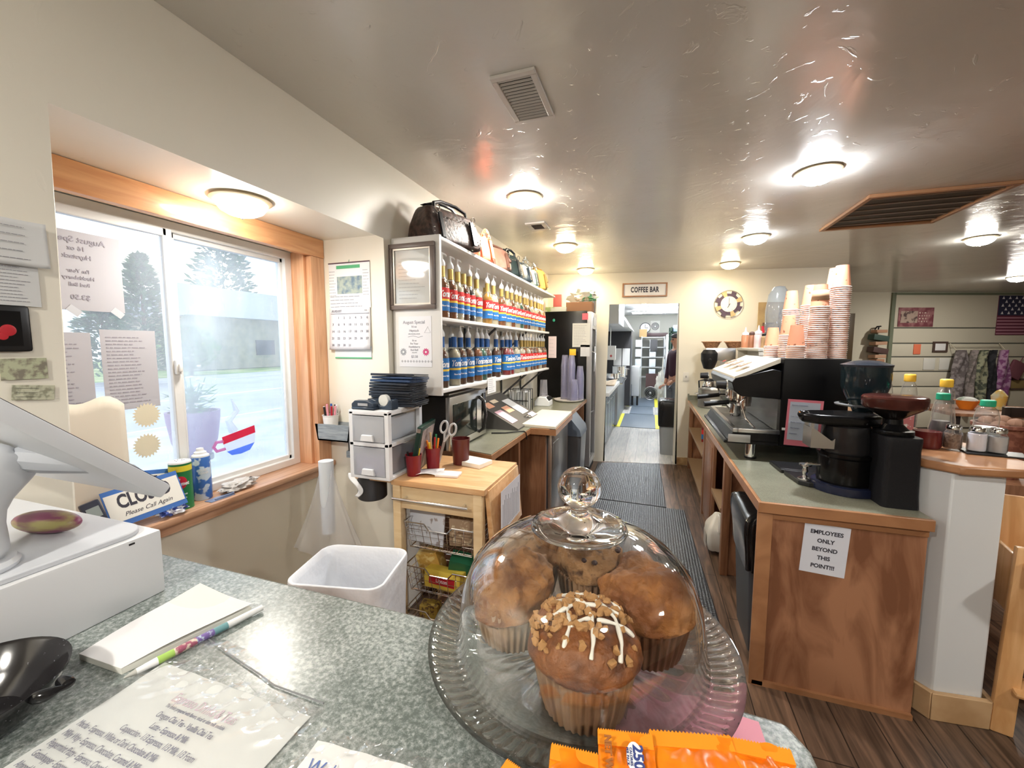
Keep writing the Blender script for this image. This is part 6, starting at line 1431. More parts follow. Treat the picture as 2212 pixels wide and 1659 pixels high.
t = T('condiment_shelf', 'white shelf unit behind the espresso machine carrying the squeeze bottles', 'shelf', (.93, 4.05, .8405))
g = G(); g.box(-.11, .10, -.30, .55, .62, .645, bev=.003); g.box(-.10, .10, -.29, -.27, 0, .62); g.box(-.10, .10, .53, .55, 0, .62); g.box(-.02, .0, -.27, .53, 0, .62); obj('shelf', g, M('shelf_ivory', (.64, .62, .56), .5), t)
SH = 1.4865
def squeeze(label, x, y, col, cap, h=.12, r=.034, cone=True):
    t = T('squeeze_bottle', label, 'bottle', (x, y, SH)); g = G(); g.lathe([(0, 0), (r, 0), (r, h * .9), (r * .8, h), (0, h)], seg=20); obj('bottle', g, col, t)
    g = G(); g.lathe([(r * .9, h), (r * .9, h + .018), (.010, h + .03)] + ([(.003, h + .075), (0, h + .075)] if cone else [(0, h + .03)]), seg=16); obj('cap', g, cap, t)
squeeze('caramel squeeze bottle with white nozzle, leftmost of the sauce bottles', .855, 4.42, M('sauce_caramel', (.48, .20, .10), .3), white)
squeeze('slim brown sauce bottle with dark cap beside the caramel one', .86, 4.18, M('sauce_brown', (.30, .12, .06), .3), M('cap_brown', (.10, .05, .04), .4), .115, .026, False)
squeeze('pale pink squeeze bottle with white nozzle in the middle of the sauce bottles', .885, 4.06, M('sauce_pink', (.62, .42, .40), .3), white, .12, .032)
squeeze('dark lidded spice jar right of the pink squeeze bottle', .915, 3.94, M('sauce_spice', (.42, .27, .14), .3), black, .10, .036, False)
t = T('steel_canister', 'steel canister at the right end of the sauce bottles', 'canister', (.93, 3.83, SH)); g = G(); g.cyl(0, 0, 0, .10, .045, seg=28); obj('body', g, chrome, t)
t = T('blender', 'tall clear domed blender jar on a black base behind the paper cups', 'blender', (1.12, 4.45, 1.05))
g = G(); loft(g, [(.09, .09, .02, 0), (.085, .085, .03, .42), (.05, .05, .03, .52)], capt=True); obj('base', g, black, t)
g = G(); g.lathe([(.055, .52), (.10, .60), (.105, .78), (.085, .93), (.045, 1.0), (0, 1.01)], seg=30); obj('jar', g, thin_glass('smoke_jar', (.80, .86, .92), .22, (.6, .66, .75), .1), t)
g = G(); g.rod((-.10, .0, .50), (-.12, 0, .64), .012); obj('red_lever', g, red, t)
# ------------------------------------------------------------------ back wall items
def wallpt(u, z, out=0): return (u * math.cos(AW) + out * math.sin(AW), 5.405 + u * math.sin(AW) - out * math.cos(AW), z)
t = T('coffee_bar_sign', 'wood framed white sign reading COFFEE BAR above the kitchen doorway', 'sign', wallpt(-.092, 2.195, .002), AW)
g = G(); g.box(-.255, .255, -.008, 0, -.072, .072); obj('panel', g, M('sign_white', (.80, .78, .76), .5), t)
g = G()
for x0, x1, z0, z1 in ((-.268, .268, .068, .085), (-.268, .268, -.085, -.068), (-.268, -.250, -.07, .07), (.250, .268, -.07, .07)): g.box(x0, x1, -.018, 0, z0, z1, bev=.003)
obj('frame', g, 'oak_edge', t)
text('COFFEE BAR', .088, (0, -.0085, 0), FRONT, ink, t, sx=.62, bold=.0035, spacing=1.12, name='lettering')
t = T('wall_clock', 'round clock with ornate mirror and bird rim on the back wall', 'clock', wallpt(.885, 2.005, .004), AW)
g = G(); g.tube([(.162 * math.cos(a), -.012, .162 * math.sin(a)) for a in [k * PI / 20 for k in range(40)]], .0028, 6, close=True); obj('outer_ring', g, dsteel, t)
g = G(); rnd = random.Random(1)
for k in range(16):
    a = 2 * PI * k / 16; b_ = .155 if k % 2 else .125; g.prism([(.08 * math.cos(a - .19), .08 * math.sin(a - .19)), (b_ * math.cos(a - .19), b_ * math.sin(a - .19)), (b_ * 1.02 * math.cos(a + .19), b_ * 1.02 * math.sin(a + .19)), (.08 * math.cos(a + .19), .08 * math.sin(a + .19))], -.012, -.006, 'y', m=k % 4 == 1)
obj('mosaic', g, [M('mosaic_violet', (.10, .07, .10), .3), M('mosaic_gold', (.55, .42, .22), .3)], t)
g = G(); g.rod((0, -.016, 0), (0, -.002, 0), .092, seg=40); obj('face', g, M('clock_face', (.74, .72, .66), .5), t)
g = G(); g.box(-.002, .002, -.020, -.018, -.02, .07); g.box(-.003, .003, -.020, -.018, -.045, .01, rot=(0, .5, 0)); obj('hands', g, ink, t)
g = G(); [g.box(.078 * math.sin(a) - .002, .078 * math.sin(a) + .002, -.018, -.016, .078 * math.cos(a) - .005, .078 * math.cos(a) + .005) for a in [k * PI / 6 for k in range(12)]]; obj('hour_marks', g, inkg, t)
t = T('light_switch', 'white light switch plate on the back wall right of the doorway', 'switch', wallpt(.432, 1.125, .001), AW)
g = G(); g.box(-.034, .034, -.006, 0, -.055, .055, bev=.002); obj('plate', g, M('switch_ivory', (.70, .66, .58), .4), t); g = G(); g.box(-.006, .006, -.014, -.006, -.012, .012); obj('toggle', g, M('toggle', (.35, .33, .30), .4), t)
t = T('cork_board', 'framed tan board with brown pictures on the back wall behind the blender', 'board', wallpt(1.42, 1.78, .002), AW)
g = G(); g.box(-.20, .22, -.015, 0, -.30, .24); obj('board', g, M('cork', (.48, .34, .16), .8, noise=(8, (.38, .26, .13), .4, .6)), t)
g = G(); g.box(.02, .20, -.018, -.015, -.10, .17); g.box(-.15, -.02, -.018, -.015, -.2, .0); obj('picture', g, M('pic_brown', (.16, .09, .05), .6, noise=(14, (.42, .30, .18), .45, .6)), t)

# ------------------------------------------------------------------ on the low wall cap
CZ = 1.0485
glj = thin_glass('jar_glass', (.96, .96, .95), .05, (1, 1, 1), .03, gloss=1.7)
def jar(label, x, y, fill, fh=.075):
    t = T('shaker_jar', label, 'shaker jar', (x, y, CZ + .008), group=None)
    g = G(); g.lathe([(0, 0), (.027, 0), (.030, .006), (.030, .068), (.022, .082), (.021, .088)], seg=24); obj('glass', g, glj, t)
    g = G(); g.lathe([(0, .003), (.0275, .004), (.0275, fh * .85), (0, fh * .87)], seg=20); obj('contents', g, fill, t)
    g = G(); g.lathe([(.0235, .083), (.0255, .085), (.0255, .098), (.022, .104), (0, .106)], seg=24); obj('lid', g, chrome, t)
g = G(); g.prism([(1.27, 2.20), (1.44, 2.17), (1.49, 2.27), (1.30, 2.31)], CZ, CZ + .007); solo('black_tray', g, black, 'flat black tray under the shaker jars on the wooden wall cap', 'tray', bev=.002)
jar('shaker jar of dark cinnamon, left of the three on the wall cap', 1.262, 2.275, M('cinnamon', (.12, .07, .045), .9, noise=(120, (.22, .14, .10), .4, .6)))
jar('shaker jar of white sugar in the middle of the wall cap', 1.325, 2.245, M('sugar', (.70, .70, .78), .9), .09); jar('shaker jar of grey powder, right of the white sugar', 1.385, 2.235, M('powder', (.42, .42, .43), .9), .08)
def honey(label, x, y, capm, fill, h=.19, s_=1):
    t = T('honey_bottle', label, 'bottle', (x, y, CZ)); k = h / .19
    g = G(); g.lathe([(0, 0), (.036 * s_, 0), (.039 * s_, .01 * k), (.041 * s_, .06 * k), (.033 * s_, .10 * k), (.034 * s_, .125 * k), (.028 * s_, .155 * k), (.018, .168 * k), (.018, .175 * k)], seg=24, wob=lambda a, r, z, i: (r * (1 + .03 * math.sin(a * 6)), z)); obj('bottle', g, glj, t)
    if fill: g = G(); g.lathe([(0, .003), (.034 * s_, .004), (.038 * s_, .06 * k), (.030 * s_, .09 * k), (0, .091 * k)], seg=20); obj('contents', g, fill, t)
    g = G(); g.lathe([(.022, .168 * k), (.024, .170 * k), (.024, .190 * k), (.020, .193 * k), (0, .194 * k)], seg=20); obj('cap', g, capm, t)
yc = M('cap_yellow', (.85, .52, .06), .4); gc_ = M('cap_green', (.02, .30, .16), .4)
honey('clear bottle with yellow cap, rear right on the wall cap', 1.355, 2.52, yc, None, .29, 1.05); honey('clear bottle with yellow cap, middle of the wall cap', 1.31, 2.72, yc, None, .30, 1.0); honey('dark syrup bottle with yellow cap behind the brown grinder hopper', 1.21, 2.72, yc, syr['dark'], .30, .9)
honey('round clear bottle with green cap, front right behind the sugar jars', 1.402, 2.335, gc_, M('clearfill', (.50, .52, .48), .3), .215, 1.15); honey('dark filled bottle with green cap beside the cinnamon jar', 1.275, 2.385, gc_, M('darkfill', (.10, .08, .08), .3), .235, 1.0)
g = G(); g.lathe([(0, 0), (.045, 0), (.050, .01), (.048, .075), (0, .075)], seg=24); solo('syrup_jug', g, M('maroon_jug', (.10, .015, .015), .15), 'dark red syrup jug at the left end of the wall cap beside the grinder', 'jug', loc=(1.185, 2.30, CZ))
sheet_thing('red_card', 'small red and white card standing behind the dark syrup jug', 'card', (1.17, 2.42, CZ + .085), (0, 0, 0), .05, .16, M('card_redw', (.55, .18, .18), .7, noise=(30, (.8, .75, .7), .55, .6)))
# ------------------------------------------------------------------ floor mats
def mat_mat():
    m = bpy.data.materials.new('rubber_mat'); m.use_nodes = True; t = m.node_tree; b = t.nodes['Principled BSDF']
    b.inputs['Base Color'].default_value = (.030, .034, .042, 1); b.inputs['Roughness'].default_value = .38
    tc = t.nodes.new('ShaderNodeTexCoord'); v = t.nodes.new('ShaderNodeTexVoronoi'); v.inputs['Scale'].default_value = 55; v.inputs['Randomness'].default_value = .15
    bp = t.nodes.new('ShaderNodeBump'); bp.inputs['Strength'].default_value = .9; bp.inputs['Distance'].default_value = .006
    t.links.new(tc.outputs['Object'], v.inputs['Vector']); t.links.new(v.outputs['Distance'], bp.inputs['Height']); t.links.new(bp.outputs['Normal'], b.inputs['Normal'])
    return m
rub = mat_mat()
def mat_(name, label, pts, z0=0, h=.012, mt=rub):
    g = G(); g.prism(pts, z0, z0 + h); return solo(name, g, mt, label, 'mat', bev=.005)
mat_('rubber_mat', 'black rubber floor mat in the aisle just before the kitchen doorway', [(-.55, 3.96), (.185, 3.93), (.150, 5.42), (-.60, 5.22)])
mat_('rubber_mat', 'wider black rubber floor mat in the aisle nearer the camera', [(-.52, 2.35), (.40, 2.30), (.335, 3.91), (-.50, 3.94)])
km = M('kitchen_mat', (.10, .13, .17), .45, bump=(120, .5, .003)); ym = M('mat_yellow', (.80, .75, .06), .5)
for lb, y0, y1, x0, x1 in (('nearest blue grey kitchen mat with yellow edges beyond the doorway', 7.75, 9.3, -.50, .13), ('middle blue grey kitchen mat between the yellow edged ones', 9.35, 10.5, -.40, .10), ('farthest blue grey kitchen mat with yellow edges', 10.55, 12.3, -.46, .14)):
    t = T('kitchen_mat', lb, 'mat', ((x0 + x1) / 2, (y0 + y1) / 2, .003)); hx, hy = (x1 - x0) / 2, (y1 - y0) / 2
    g = G(); g.box(-hx, hx, -hy, hy, 0, .010, bev=.003); obj('pad', g, km, t)
    if 'yellow edged' not in lb:
        for s_ in (-1, 1): g = G(); g.box(s_ * hx, s_ * (hx + .085), -hy, hy, 0, .008); obj('yellow_edge', g, ym, t)

# ------------------------------------------------------------------ kitchen beyond the doorway
tube_m = M('tube_light', (1, 1, 1), .3, emit=(.93, .97, 1), es=48)
def fluor(label, x, y, z, L, ax):
    t = T('fluorescent_light', label, 'ceiling light', (x, y, z)); hx, hy = (L / 2, .05) if ax == 'x' else (.05, L / 2)
    g = G(); g.box(-hx, hx, -hy, hy, -.03, 0, bev=.004); obj('housing', g, white, t)
    g = G(); g.box(-hx * .96, hx * .96, -hy * .96, hy * .96, -.06, -.03, bev=.006); obj('tube_cover', g, tube_m, t)
    return t
fluor('bright fluorescent tube running away on the kitchen ceiling', -.15, 8.6, 2.405, 1.4, 'y'); fluor('fluorescent tube across the kitchen ceiling above the far clock', .25, 11.2, 2.405, 1.5, 'x')
fluor('second fluorescent tube across the middle of the kitchen ceiling', .4, 9.9, 2.405, 1.3, 'x'); fluor('fluorescent tube over the hidden right side of the kitchen', 1.2, 7.6, 2.405, 1.2, 'y')
kst = M('kitchen_steel', (.68, .70, .72), .35, .45)
t = T('extractor_hood', 'large pale stainless extractor hood at the upper left of the kitchen', 'hood', (-1.1, 8.3, 1.55))
g = G(); g.box(-.48, .62, -1.7, -.4, .30, .84, bev=.01); obj('canopy', g, kst, t); g = G(); g.prism([(-.48, .30), (.72, .30), (.52, .62), (-.48, .62)], -.38, 1.9, 'y'); obj('skirt', g, M('hood_white', (.78, .80, .82), .35, .2), t)
t = T('range_guard', 'pale box with a small red cross on the wall below the hood', 'box', (-.62, 7.15, 1.27)); g = G(); g.box(-.12, .06, -.06, .06, 0, .24, bev=.004); g.rod((-.03, 0, .24), (-.03, 0, .60), .008); obj('body', g, white, t)
g = G(); g.box(-.03, .01, -.062, -.06, .06, .075); g.box(-.0175, -.0025, -.0625, -.06, .045, .09); obj('red_cross', g, red, t)
t = T('prep_counter', 'white topped steel kitchen counter along the left of the kitchen aisle', 'counter', (-.95, 7.5, 0))
g = G(); g.box(-.55, .44, -1.9, .1, .82, .87, bev=.004); obj('top', g, M('top_white', (.80, .80, .80), .3), t); g = G(); g.box(-.5, .36, -1.85, .05, .05, .82); obj('cabinet', g, M('counter_dark', (.03, .035, .04), .25), t)
for k in range(4): g = G(); y = -1.75 + k * .45; g.box(.361, .372, y, y + .40, .15, .76, bev=.003); d = obj('door', g, M('door_steel', (.22, .25, .28), .25, .8), t); g = G(); g.rod((.40, y + .05, .70), (.40, y + .35, .70), .008); obj('handle', g, chrome, d)
t = T('cooking_range', 'dark and steel cooking range beyond the white kitchen counter', 'range', (-.95, 8.7, 0))
g = G(); g.box(-.5, .40, -1.0, 1.15, .04, .88, bev=.005); obj('body', g, M('range_steel', (.30, .32, .34), .3, .8), t); g = G(); g.tube([(.40, -.8, .80), (.46, -.8, .80), (.46, .8, .80), (.40, .8, .80)], .012, 8); obj('rail', g, chrome, t)
g = G(); [g.cyl(.30, y, .88, .90, .10, seg=20) for y in (-.7, -.1, .5)]; obj('burner', g, blackm, t)
for lb, x, y, z, r_, h_ in (('tall steel stock pot on the kitchen range', -.58, 8.4, .9, .13, .20), ('wide low steel pan on the kitchen range before the stock pot', -.66, 7.9, .90, .13, .09)):
    t = T('cooking_pot', lb, 'pot', (x, y, z)); g = G(); g.lathe([(0, 0), (r_, 0), (r_ * 1.02, h_), (r_ * 1.06, h_ + .006), (0, h_ + .012)], seg=28); obj('pot', g, chrome, t); g = G(); g.tube([(r_, -.02, h_ * .8), (r_ + .06, -.02, h_ * .75), (r_ + .06, .03, h_ * .75), (r_, .03, h_ * .8)], .008, 6); obj('handle', g, chrome, t)
g = G(); g.sheet(lambda u, v: Vector((-.95 + u * .42, 6.6 + v * .7, .875 + .02 * math.sin(u * 5 + v * 3) + .03 * u)), 8, 8); solo('kitchen_towel', g, M('towel', (.70, .55, .40), .9), 'tan towel spread on the white kitchen counter by the doorway', 'towel', solid=.01)
t = T('tall_oven', 'tall black oven cabinet with taped papers on the left of the kitchen', 'oven', (-.62, 9.92, 0)); g = G(); g.box(-.5, .19, 0, .68, .1, 1.85, bev=.006); obj('cabinet', g, M('oven_dark', (.035, .035, .04), .3), t)
g = G(); g.box(-.20, -.02, -.004, 0, 1.05, 1.45); obj('left_paper', g, paper, t); g = G(); g.box(.0, .17, -.004, 0, 1.05, 1.45); obj('right_paper', g, paper, t); g = G(); g.box(-.0, .12, -.006, 0, .82, .98, bev=.002); obj('plate', g, steel, t)
t = T('shelving_trolley', 'tall steel trolley on wheels standing left of the far kitchen mat', 'trolley', (-.30, 10.9, 0)); g = G(); g.box(-.14, .06, -.25, .25, .25, 1.0, bev=.02); obj('body', g, kst, t)
g = G(); g.box(-.22, -.12, -.27, -.2, .10, .55, bev=.01); obj('blue_bin', g, M('slate_bin', (.05, .07, .10), .4), t)
for x in (-.10, .02): g = G(); g.cyl(x, -.2, .0, .25, .025, seg=10); obj('wheel', g, blackm, t)
t = T('rack_shelving', 'steel wire rack with clear boxes at the far end of the kitchen', 'rack', (.06, 12.35, 0))
g = G()
for x in (-.30, .30):
    for y in (-.2, .2): g.cyl(x, y, 0, 1.78, .014, seg=8)
for z in (.62, .90, 1.18, 1.46, 1.74): g.box(-.30, .30, -.2, .2, z, z + .02)
obj('frame', g, kst, t)
boxm = M('clear_box', (.72, .78, .84), .25)
for k, (z, h_) in enumerate(((.64, .22), (.92, .22), (1.20, .22), (1.48, .20))):
    for j, x in enumerate((-.19, .0, .19)):
        g = G(); g.box(x - .085, x + .085, -.19, .15, 0, h_, bev=.006); solo('storage_box', g, boxm if (k + j) % 4 else white, f'pale storage box on the {ORD[k]} level from the bottom of the far kitchen rack, {("left", "middle", "right")[j]}', 'box', 'storage boxes on the kitchen rack', loc=(.06 + x, 12.33, z + .001))
g = G(); g.box(-.10, .09, -.008, .0, 0, .34, bev=.003); solo('dark_cloth', g, M('cloth_dk', (.07, .07, .075), .8), 'dark cloth hanging in front of the boxes on the far rack', 'cloth', loc=(.09, 12.13, 1.35))
g = G(); g.box(-.10, .10, -.1, .1, 0, .22, bev=.004); solo('carton', g, M('kraft2', (.45, .30, .14), .8), 'brown carton on top of the far rack at the left', 'carton', loc=(-.21, 12.33, 1.7605))
t = T('kitchen_clock', 'round white clock with dark rim on the far kitchen wall', 'clock', (-.165, 12.745, 2.04)); g = G(); g.rod((0, -.02, 0), (0, 0, 0), .155, seg=36); obj('rim', g, black, t); g = G(); g.rod((0, -.024, 0), (0, -.02, 0), .135, seg=36); obj('face', g, white, t); g = G(); g.box(-.005, .005, -.028, -.024, 0, .10); g.box(0, .08, -.028, -.024, -.006, .006); obj('hands', g, ink, t)
t = T('wall_fan', 'square white wall fan beside the clock on the far kitchen wall', 'fan', (.11, 12.745, 2.06)); g = G(); g.box(-.13, .13, -.04, 0, -.18, .18, bev=.006); obj('housing', g, M('fan_housing', (.60, .60, .56), .5), t)
g = G(); [g.tube([(r_ * math.cos(a), -.045, .02 + r_ * math.sin(a)) for a in [k * PI / 12 for k in range(24)]], .008, 5, close=True) for r_ in (.10, .07, .04)]; obj('grille', g, ink, t); g = G(); g.sph((0, -.045, .02), .02, seg=10); obj('hub', g, white, t)
g = G(); g.box(-.30, .36, -.12, 0, 0, .10, bev=.01); solo('wall_ledge', g, M('ledge_dark', (.07, .035, .04), .4), 'dark wooden ledge on the far kitchen wall below the clock', 'ledge', loc=(.10, 12.70, 1.79))
g = G(); g.prism([(-.20, 0), (.20, 0), (.20, .03), (-.20, .03)], -.2, .2); solo('far_shelf', g, M('far_shelf_dk', (.09, .05, .05), .4), 'dark low shelf above the floor fan at the far kitchen wall', 'shelf', loc=(.10, 12.0, .54))
t = T('floor_fan', 'round floor fan under the rack at the end of the kitchen', 'fan', (.03, 11.95, .005)); g = G(); [g.tube([(r_ * math.cos(a), 0, .19 + r_ * math.sin(a)) for a in [k * PI / 14 for k in range(28)]], .010 if r_ > .16 else .004, 6, close=True) for r_ in (.18, .13, .09, .05)]; obj('cage', g, dsteel, t)
g = G(); g.rod((0, .02, .19), (0, .06, .19), .15, seg=28); obj('backing', g, blackm, t); g = G(); g.sph((0, -.01, .19), .03, (1, .5, 1), seg=12); obj('hub', g, steel, t)
crumple('white_sack', 'crumpled pale sack beside the floor fan in the kitchen', 'sack', (.28, 12.0, .005), (.13, .10, .36), M('sack', (.66, .64, .58), .8), 3, .3)
t = T('glass_fridge_door', 'upright steel cooler with a long handle at the right of the far kitchen', 'cooler', (.60, 11.2, 0)); g = G(); g.box(-.22, .3, 0, .6, .05, 1.80, bev=.006); obj('body', g, kst, t); g = G(); g.tube([(-.24, -.01, .55), (-.29, -.04, .58), (-.29, -.04, 1.2), (-.24, -.01, 1.25)], .015, 8); obj('handle', g, chrome, t)
t = T('dark_shelf_unit', 'dark green shelf unit with white containers at the right of the kitchen aisle', 'shelf unit', (.62, 9.4, 0)); g = G(); g.box(-.25, .3, -.2, .2, 0, 1.02, bev=.004); g.box(-.22, -.20, -.2, .2, 1.02, 1.9); g.box(-.25, .3, .17, .2, 1.02, 1.9); g.box(-.25, .3, -.2, .2, 1.40, 1.43); g.box(-.25, .3, -.2, .2, 1.78, 1.81); obj('frame', g, M('unit_dark', (.02, .05, .035), .4), t)
for k, (x, z, w_, h_, mt) in enumerate(((-.11, 1.021, .14, .30, 'white_plastic'), (.08, 1.021, .14, .26, 'white_plastic'), (-.10, 1.431, .16, .20, 'white_plastic'), (-.09, 1.811, .18, .13, 'blue'))):
    g = G(); g.box(-w_ / 2, w_ / 2, -.09, .09, 0, h_, bev=.01); solo('storage_tub', g, MATS[mt] if mt != 'blue' else M('tub_blue', (.40, .52, .80), .4), ('white tub on the lowest shelf of the dark green unit, left', 'white tub on the lowest shelf of the dark green unit, right', 'white tub on the middle shelf of the dark green unit', 'blue tub on top of the dark green unit')[k], 'tub', loc=(.62 + x, 9.32, z))
g = G(); g.box(.49, .62, 8.65, 8.75, .003, 2.41); struct('wall_partition', g, M('partition_grey', (.30, .31, .32), .5), loc=(0, 0, 0))
g = G(); g.sph((0, 0, 0), .5, (.20, .14, .26)); g.rod((0, 0, .12), (0, 0, .58), .006); solo('white_bag', g, M('white_bag', (.74, .74, .76), .5), 'white rounded bag hanging above the cook at the right side of the doorway', 'bag', loc=(.50, 7.0, 1.83), disp=(.08, .02))
# bin by the doorway inside the kitchen
t = T('lined_bin', 'grey bin with black liner just inside the kitchen doorway', 'bin', (.29, 6.05, .003))
g = G(); loft(g, [(.12, .14, .04, 0), (.155, .18, .05, .66)], capt=True); obj('bin', g, M('bin_grey', (.24, .25, .26), .5), t)
g = G(); loft(g, [(.158, .183, .05, .40), (.162, .188, .05, .55), (.17, .195, .05, .68), (.168, .192, .05, .76), (.13, .15, .04, .765)], wob=lambda k, i: wv2[(k * 5 + i * 3) % 300] * .6, capb=False, capt=True); obj('liner', g, 'liner_black', t, sub=1)

# ------------------------------------------------------------------ the cook, half hidden by the door jamb
def skin_body(name, verts, edges, radii, mat, parent, root=0, sub=2):
    me = bpy.data.meshes.new(name); me.from_pydata(verts, edges, []); o = bpy.data.objects.new(name, me); COL.objects.link(o); o.parent = parent
    o.modifiers.new('skin', 'SKIN'); me.skin_vertices[0]  # layer is made by the modifier
    return o
t = T('person', 'person in dark cap and dark maroon shirt standing in the kitchen doorway, looking left', 'person', (.425, 7.45, .003), R(-62))
def body(name, V, E_, mat, parent, sub=2):
    me = bpy.data.meshes.new(name); me.from_pydata([v[:3] for v in V], E_, []); o = bpy.data.objects.new(name, me); COL.objects.link(o); o.parent = parent
    bmm = bmesh.new(); bmm.from_mesh(me); lay = bmm.verts.layers.skin.verify()
    for i, v in enumerate(bmm.verts): v[lay].radius = (V[i][3], V[i][4] if len(V[i]) > 4 else V[i][3]); v[lay].use_root = (i == 0)
    bmm.to_mesh(me); bmm.free(); md = o.modifiers.new('skin', 'SKIN'); md.use_smooth_shade = True; m2 = o.modifiers.new('sub', 'SUBSURF'); m2.levels = sub; m2.render_levels = sub
    me.materials.append(mat); return o
skin = M('skin', (.52, .27, .18), .5, sss=.1); shirt = M('maroon_shirt', (.045, .015, .03), .8)
V = [(0, 0, .95, .13, .11), (0, 0, 1.12, .125, .10), (0, 0, 1.30, .15, .11), (0, 0, 1.40, .09, .08), (0, -.01, 1.47, .048, .05), (0, -.015, 1.53, .06, .065), (0, -.02, 1.60, .074, .088), (0, -.015, 1.67, .062, .075),
     (.16, 0, 1.36, .055), (.21, .02, 1.12, .042), (.15, -.08, .96, .034), (.12, -.12, .93, .026), (-.16, 0, 1.36, .055), (-.22, .0, 1.12, .042), (-.20, -.06, .90, .034), (-.18, -.09, .84, .026),
     (.09, 0, .84, .10), (.10, -.02, .48, .065), (.10, 0, .10, .042), (.10, -.12, .04, .035), (-.09, 0, .84, .10), (-.10, -.02, .48, .065), (-.10, 0, .10, .042), (-.10, -.12, .04, .035)]
E_ = [(0, 1), (1, 2), (2, 3), (3, 4), (4, 5), (5, 6), (6, 7), (3, 8), (8, 9), (9, 10), (10, 11), (3, 12), (12, 13), (13, 14), (14, 15), (0, 16), (16, 17), (17, 18), (18, 19), (0, 20), (20, 21), (21, 22), (22, 23)]
hb = body('body', V, E_, skin, t)
sV = [(0, 0, .92, .15, .125), (0, 0, 1.12, .145, .12), (0, 0, 1.30, .165, .125), (0, 0, 1.41, .085, .085), (.165, 0, 1.37, .07), (.215, .02, 1.12, .058), (.155, -.07, .965, .046), (-.165, 0, 1.37, .07), (-.225, 0, 1.12, .058), (-.205, -.05, .905, .046)]
body('shirt', sV, [(0, 1), (1, 2), (2, 3), (3, 4), (4, 5), (5, 6), (3, 7), (7, 8), (8, 9)], shirt, t)
tV = [(0, 0, .93, .14, .12), (.09, 0, .82, .115), (.10, -.02, .48, .08), (.10, 0, .08, .065), (-.09, 0, .82, .115), (-.10, -.02, .48, .08), (-.10, 0, .08, .065)]
body('trousers', tV, [(0, 1), (1, 2), (2, 3), (0, 4), (4, 5), (5, 6)], M('trousers_grey', (.14, .15, .17), .8), t)
g = G(); g.sph((0, 0, 1.665), .090, (1, 1.12, .62), seg=24); g.prism([(-.07, -.06), (.07, -.06), (.062, -.15), (.03, -.178), (-.03, -.178), (-.062, -.15)], 1.655, 1.663); obj('cap', g, M('cap_dark', (.03, .025, .03), .7), t)
g = G(); g.sph((.030, -.098, 1.605), .010, seg=10); g.sph((-.030, -.098, 1.605), .010, seg=10); obj('eyes', g, ink, t)
g = G(); g.sph((0, -.108, 1.580), .014, (.8, 1, 1.5), seg=10); obj('nose', g, skin, t); g = G(); g.sph((0, -.098, 1.545), .018, (1.2, .4, .3), seg=10); obj('mouth', g, M('lips', (.40, .14, .12), .5), t)
g = G(); [g.sph((s_ * .078, -.01, 1.59), .018, (.4, 1, 1.4), seg=10) for s_ in (-1, 1)]; obj('ears', g, skin, t); g = G(); g.sph((0, .035, 1.60), .080, (1.02, .8, 1.05), seg=18); obj('hair', g, M('hair_grey', (.16, .12, .10), .8), t)
def hand(x, y, z, sx):
    V = [(0, 0, 0, .026, .016), (0, -.045, -.02, .036, .014)]; E2 = [(0, 1)]
    for i, (fx, L) in enumerate(((-.027, .034), (-.009, .042), (.010, .039), (.027, .030))):
        b_ = len(V); V += [(fx, -.075, -.034, .009), (fx * 1.1, -.075 - L * .6, -.055, .008), (fx * 1.1, -.075 - L * .75, -.085, .007)]; E2 += [(1, b_), (b_, b_ + 1), (b_ + 1, b_ + 2)]
    b_ = len(V); V += [(sx * .036, -.03, -.015, .011), (sx * .055, -.06, -.03, .009)]; E2 += [(0, b_), (b_, b_ + 1)]
    o = body('hand', V, E2, skin, t, 1); o.location = (x, y, z)
hand(.12, -.12, .93, -1); hand(-.18, -.09, .84, 1)
for s_ in (-.1, .1): g = G(); g.sph((s_, -.05, .045), .5, (.09, .26, .085), seg=16); obj('shoe', g, black, t)

# ------------------------------------------------------------------ dining side, far right
def farpt(u, z, out=0): return (3.4 + u * math.cos(AF) + out * math.sin(AF), 8.52 + u * math.sin(AF) - out * math.cos(AF), z)
t = T('slat_wall', 'cream slatted display board with green frame on the dining room wall', 'display board', farpt(.48, 0, .002), AF)
g = G()
for a, b in zip((.10, .44, .82, 1.08, 1.33, 1.56, 1.82), (.42, .80, 1.06, 1.31, 1.54, 1.80, 2.36)): g.box(.03, 3.6, -.02, 0, a, b, bev=.003)
obj('boards', g, M('slat_cream', (.60, .56, .45), .55), t); g = G(); g.box(0, 3.6, -.010, 0, .08, 2.38); obj('grooves', g, M('groove_dark', (.10, .10, .085), .7), t)
g = G(); g.box(-.03, .03, -.028, 0, .08, 2.40); g.box(0, 3.6, -.028, 0, 2.36, 2.40); obj('frame', g, M('frame_olive', (.17, .19, .13), .5), t)
def on_wall(nm, lb, cat, u, z, w_, h_, mt, extra=None, fr=None, rot=0):
    t = T(nm, lb, cat, farpt(u, z, .024), rot=(0, rot, AF)); g = G(); g.box(-w_ / 2, w_ / 2, -.010, 0, -h_ / 2, h_ / 2, bev=.001); obj('panel', g, mt, t)
    if fr: g = G(); [g.box(*q) for q in ((-w_ / 2 - .03, w_ / 2 + .03, -.02, 0, h_ / 2, h_ / 2 + .03), (-w_ / 2 - .03, w_ / 2 + .03, -.02, 0, -h_ / 2 - .03, -h_ / 2), (-w_ / 2 - .03, -w_ / 2, -.02, 0, -h_ / 2, h_ / 2), (w_ / 2, w_ / 2 + .03, -.02, 0, -h_ / 2, h_ / 2))]; obj('frame', g, fr, t)
    if extra: extra(t, w_, h_)
    return t
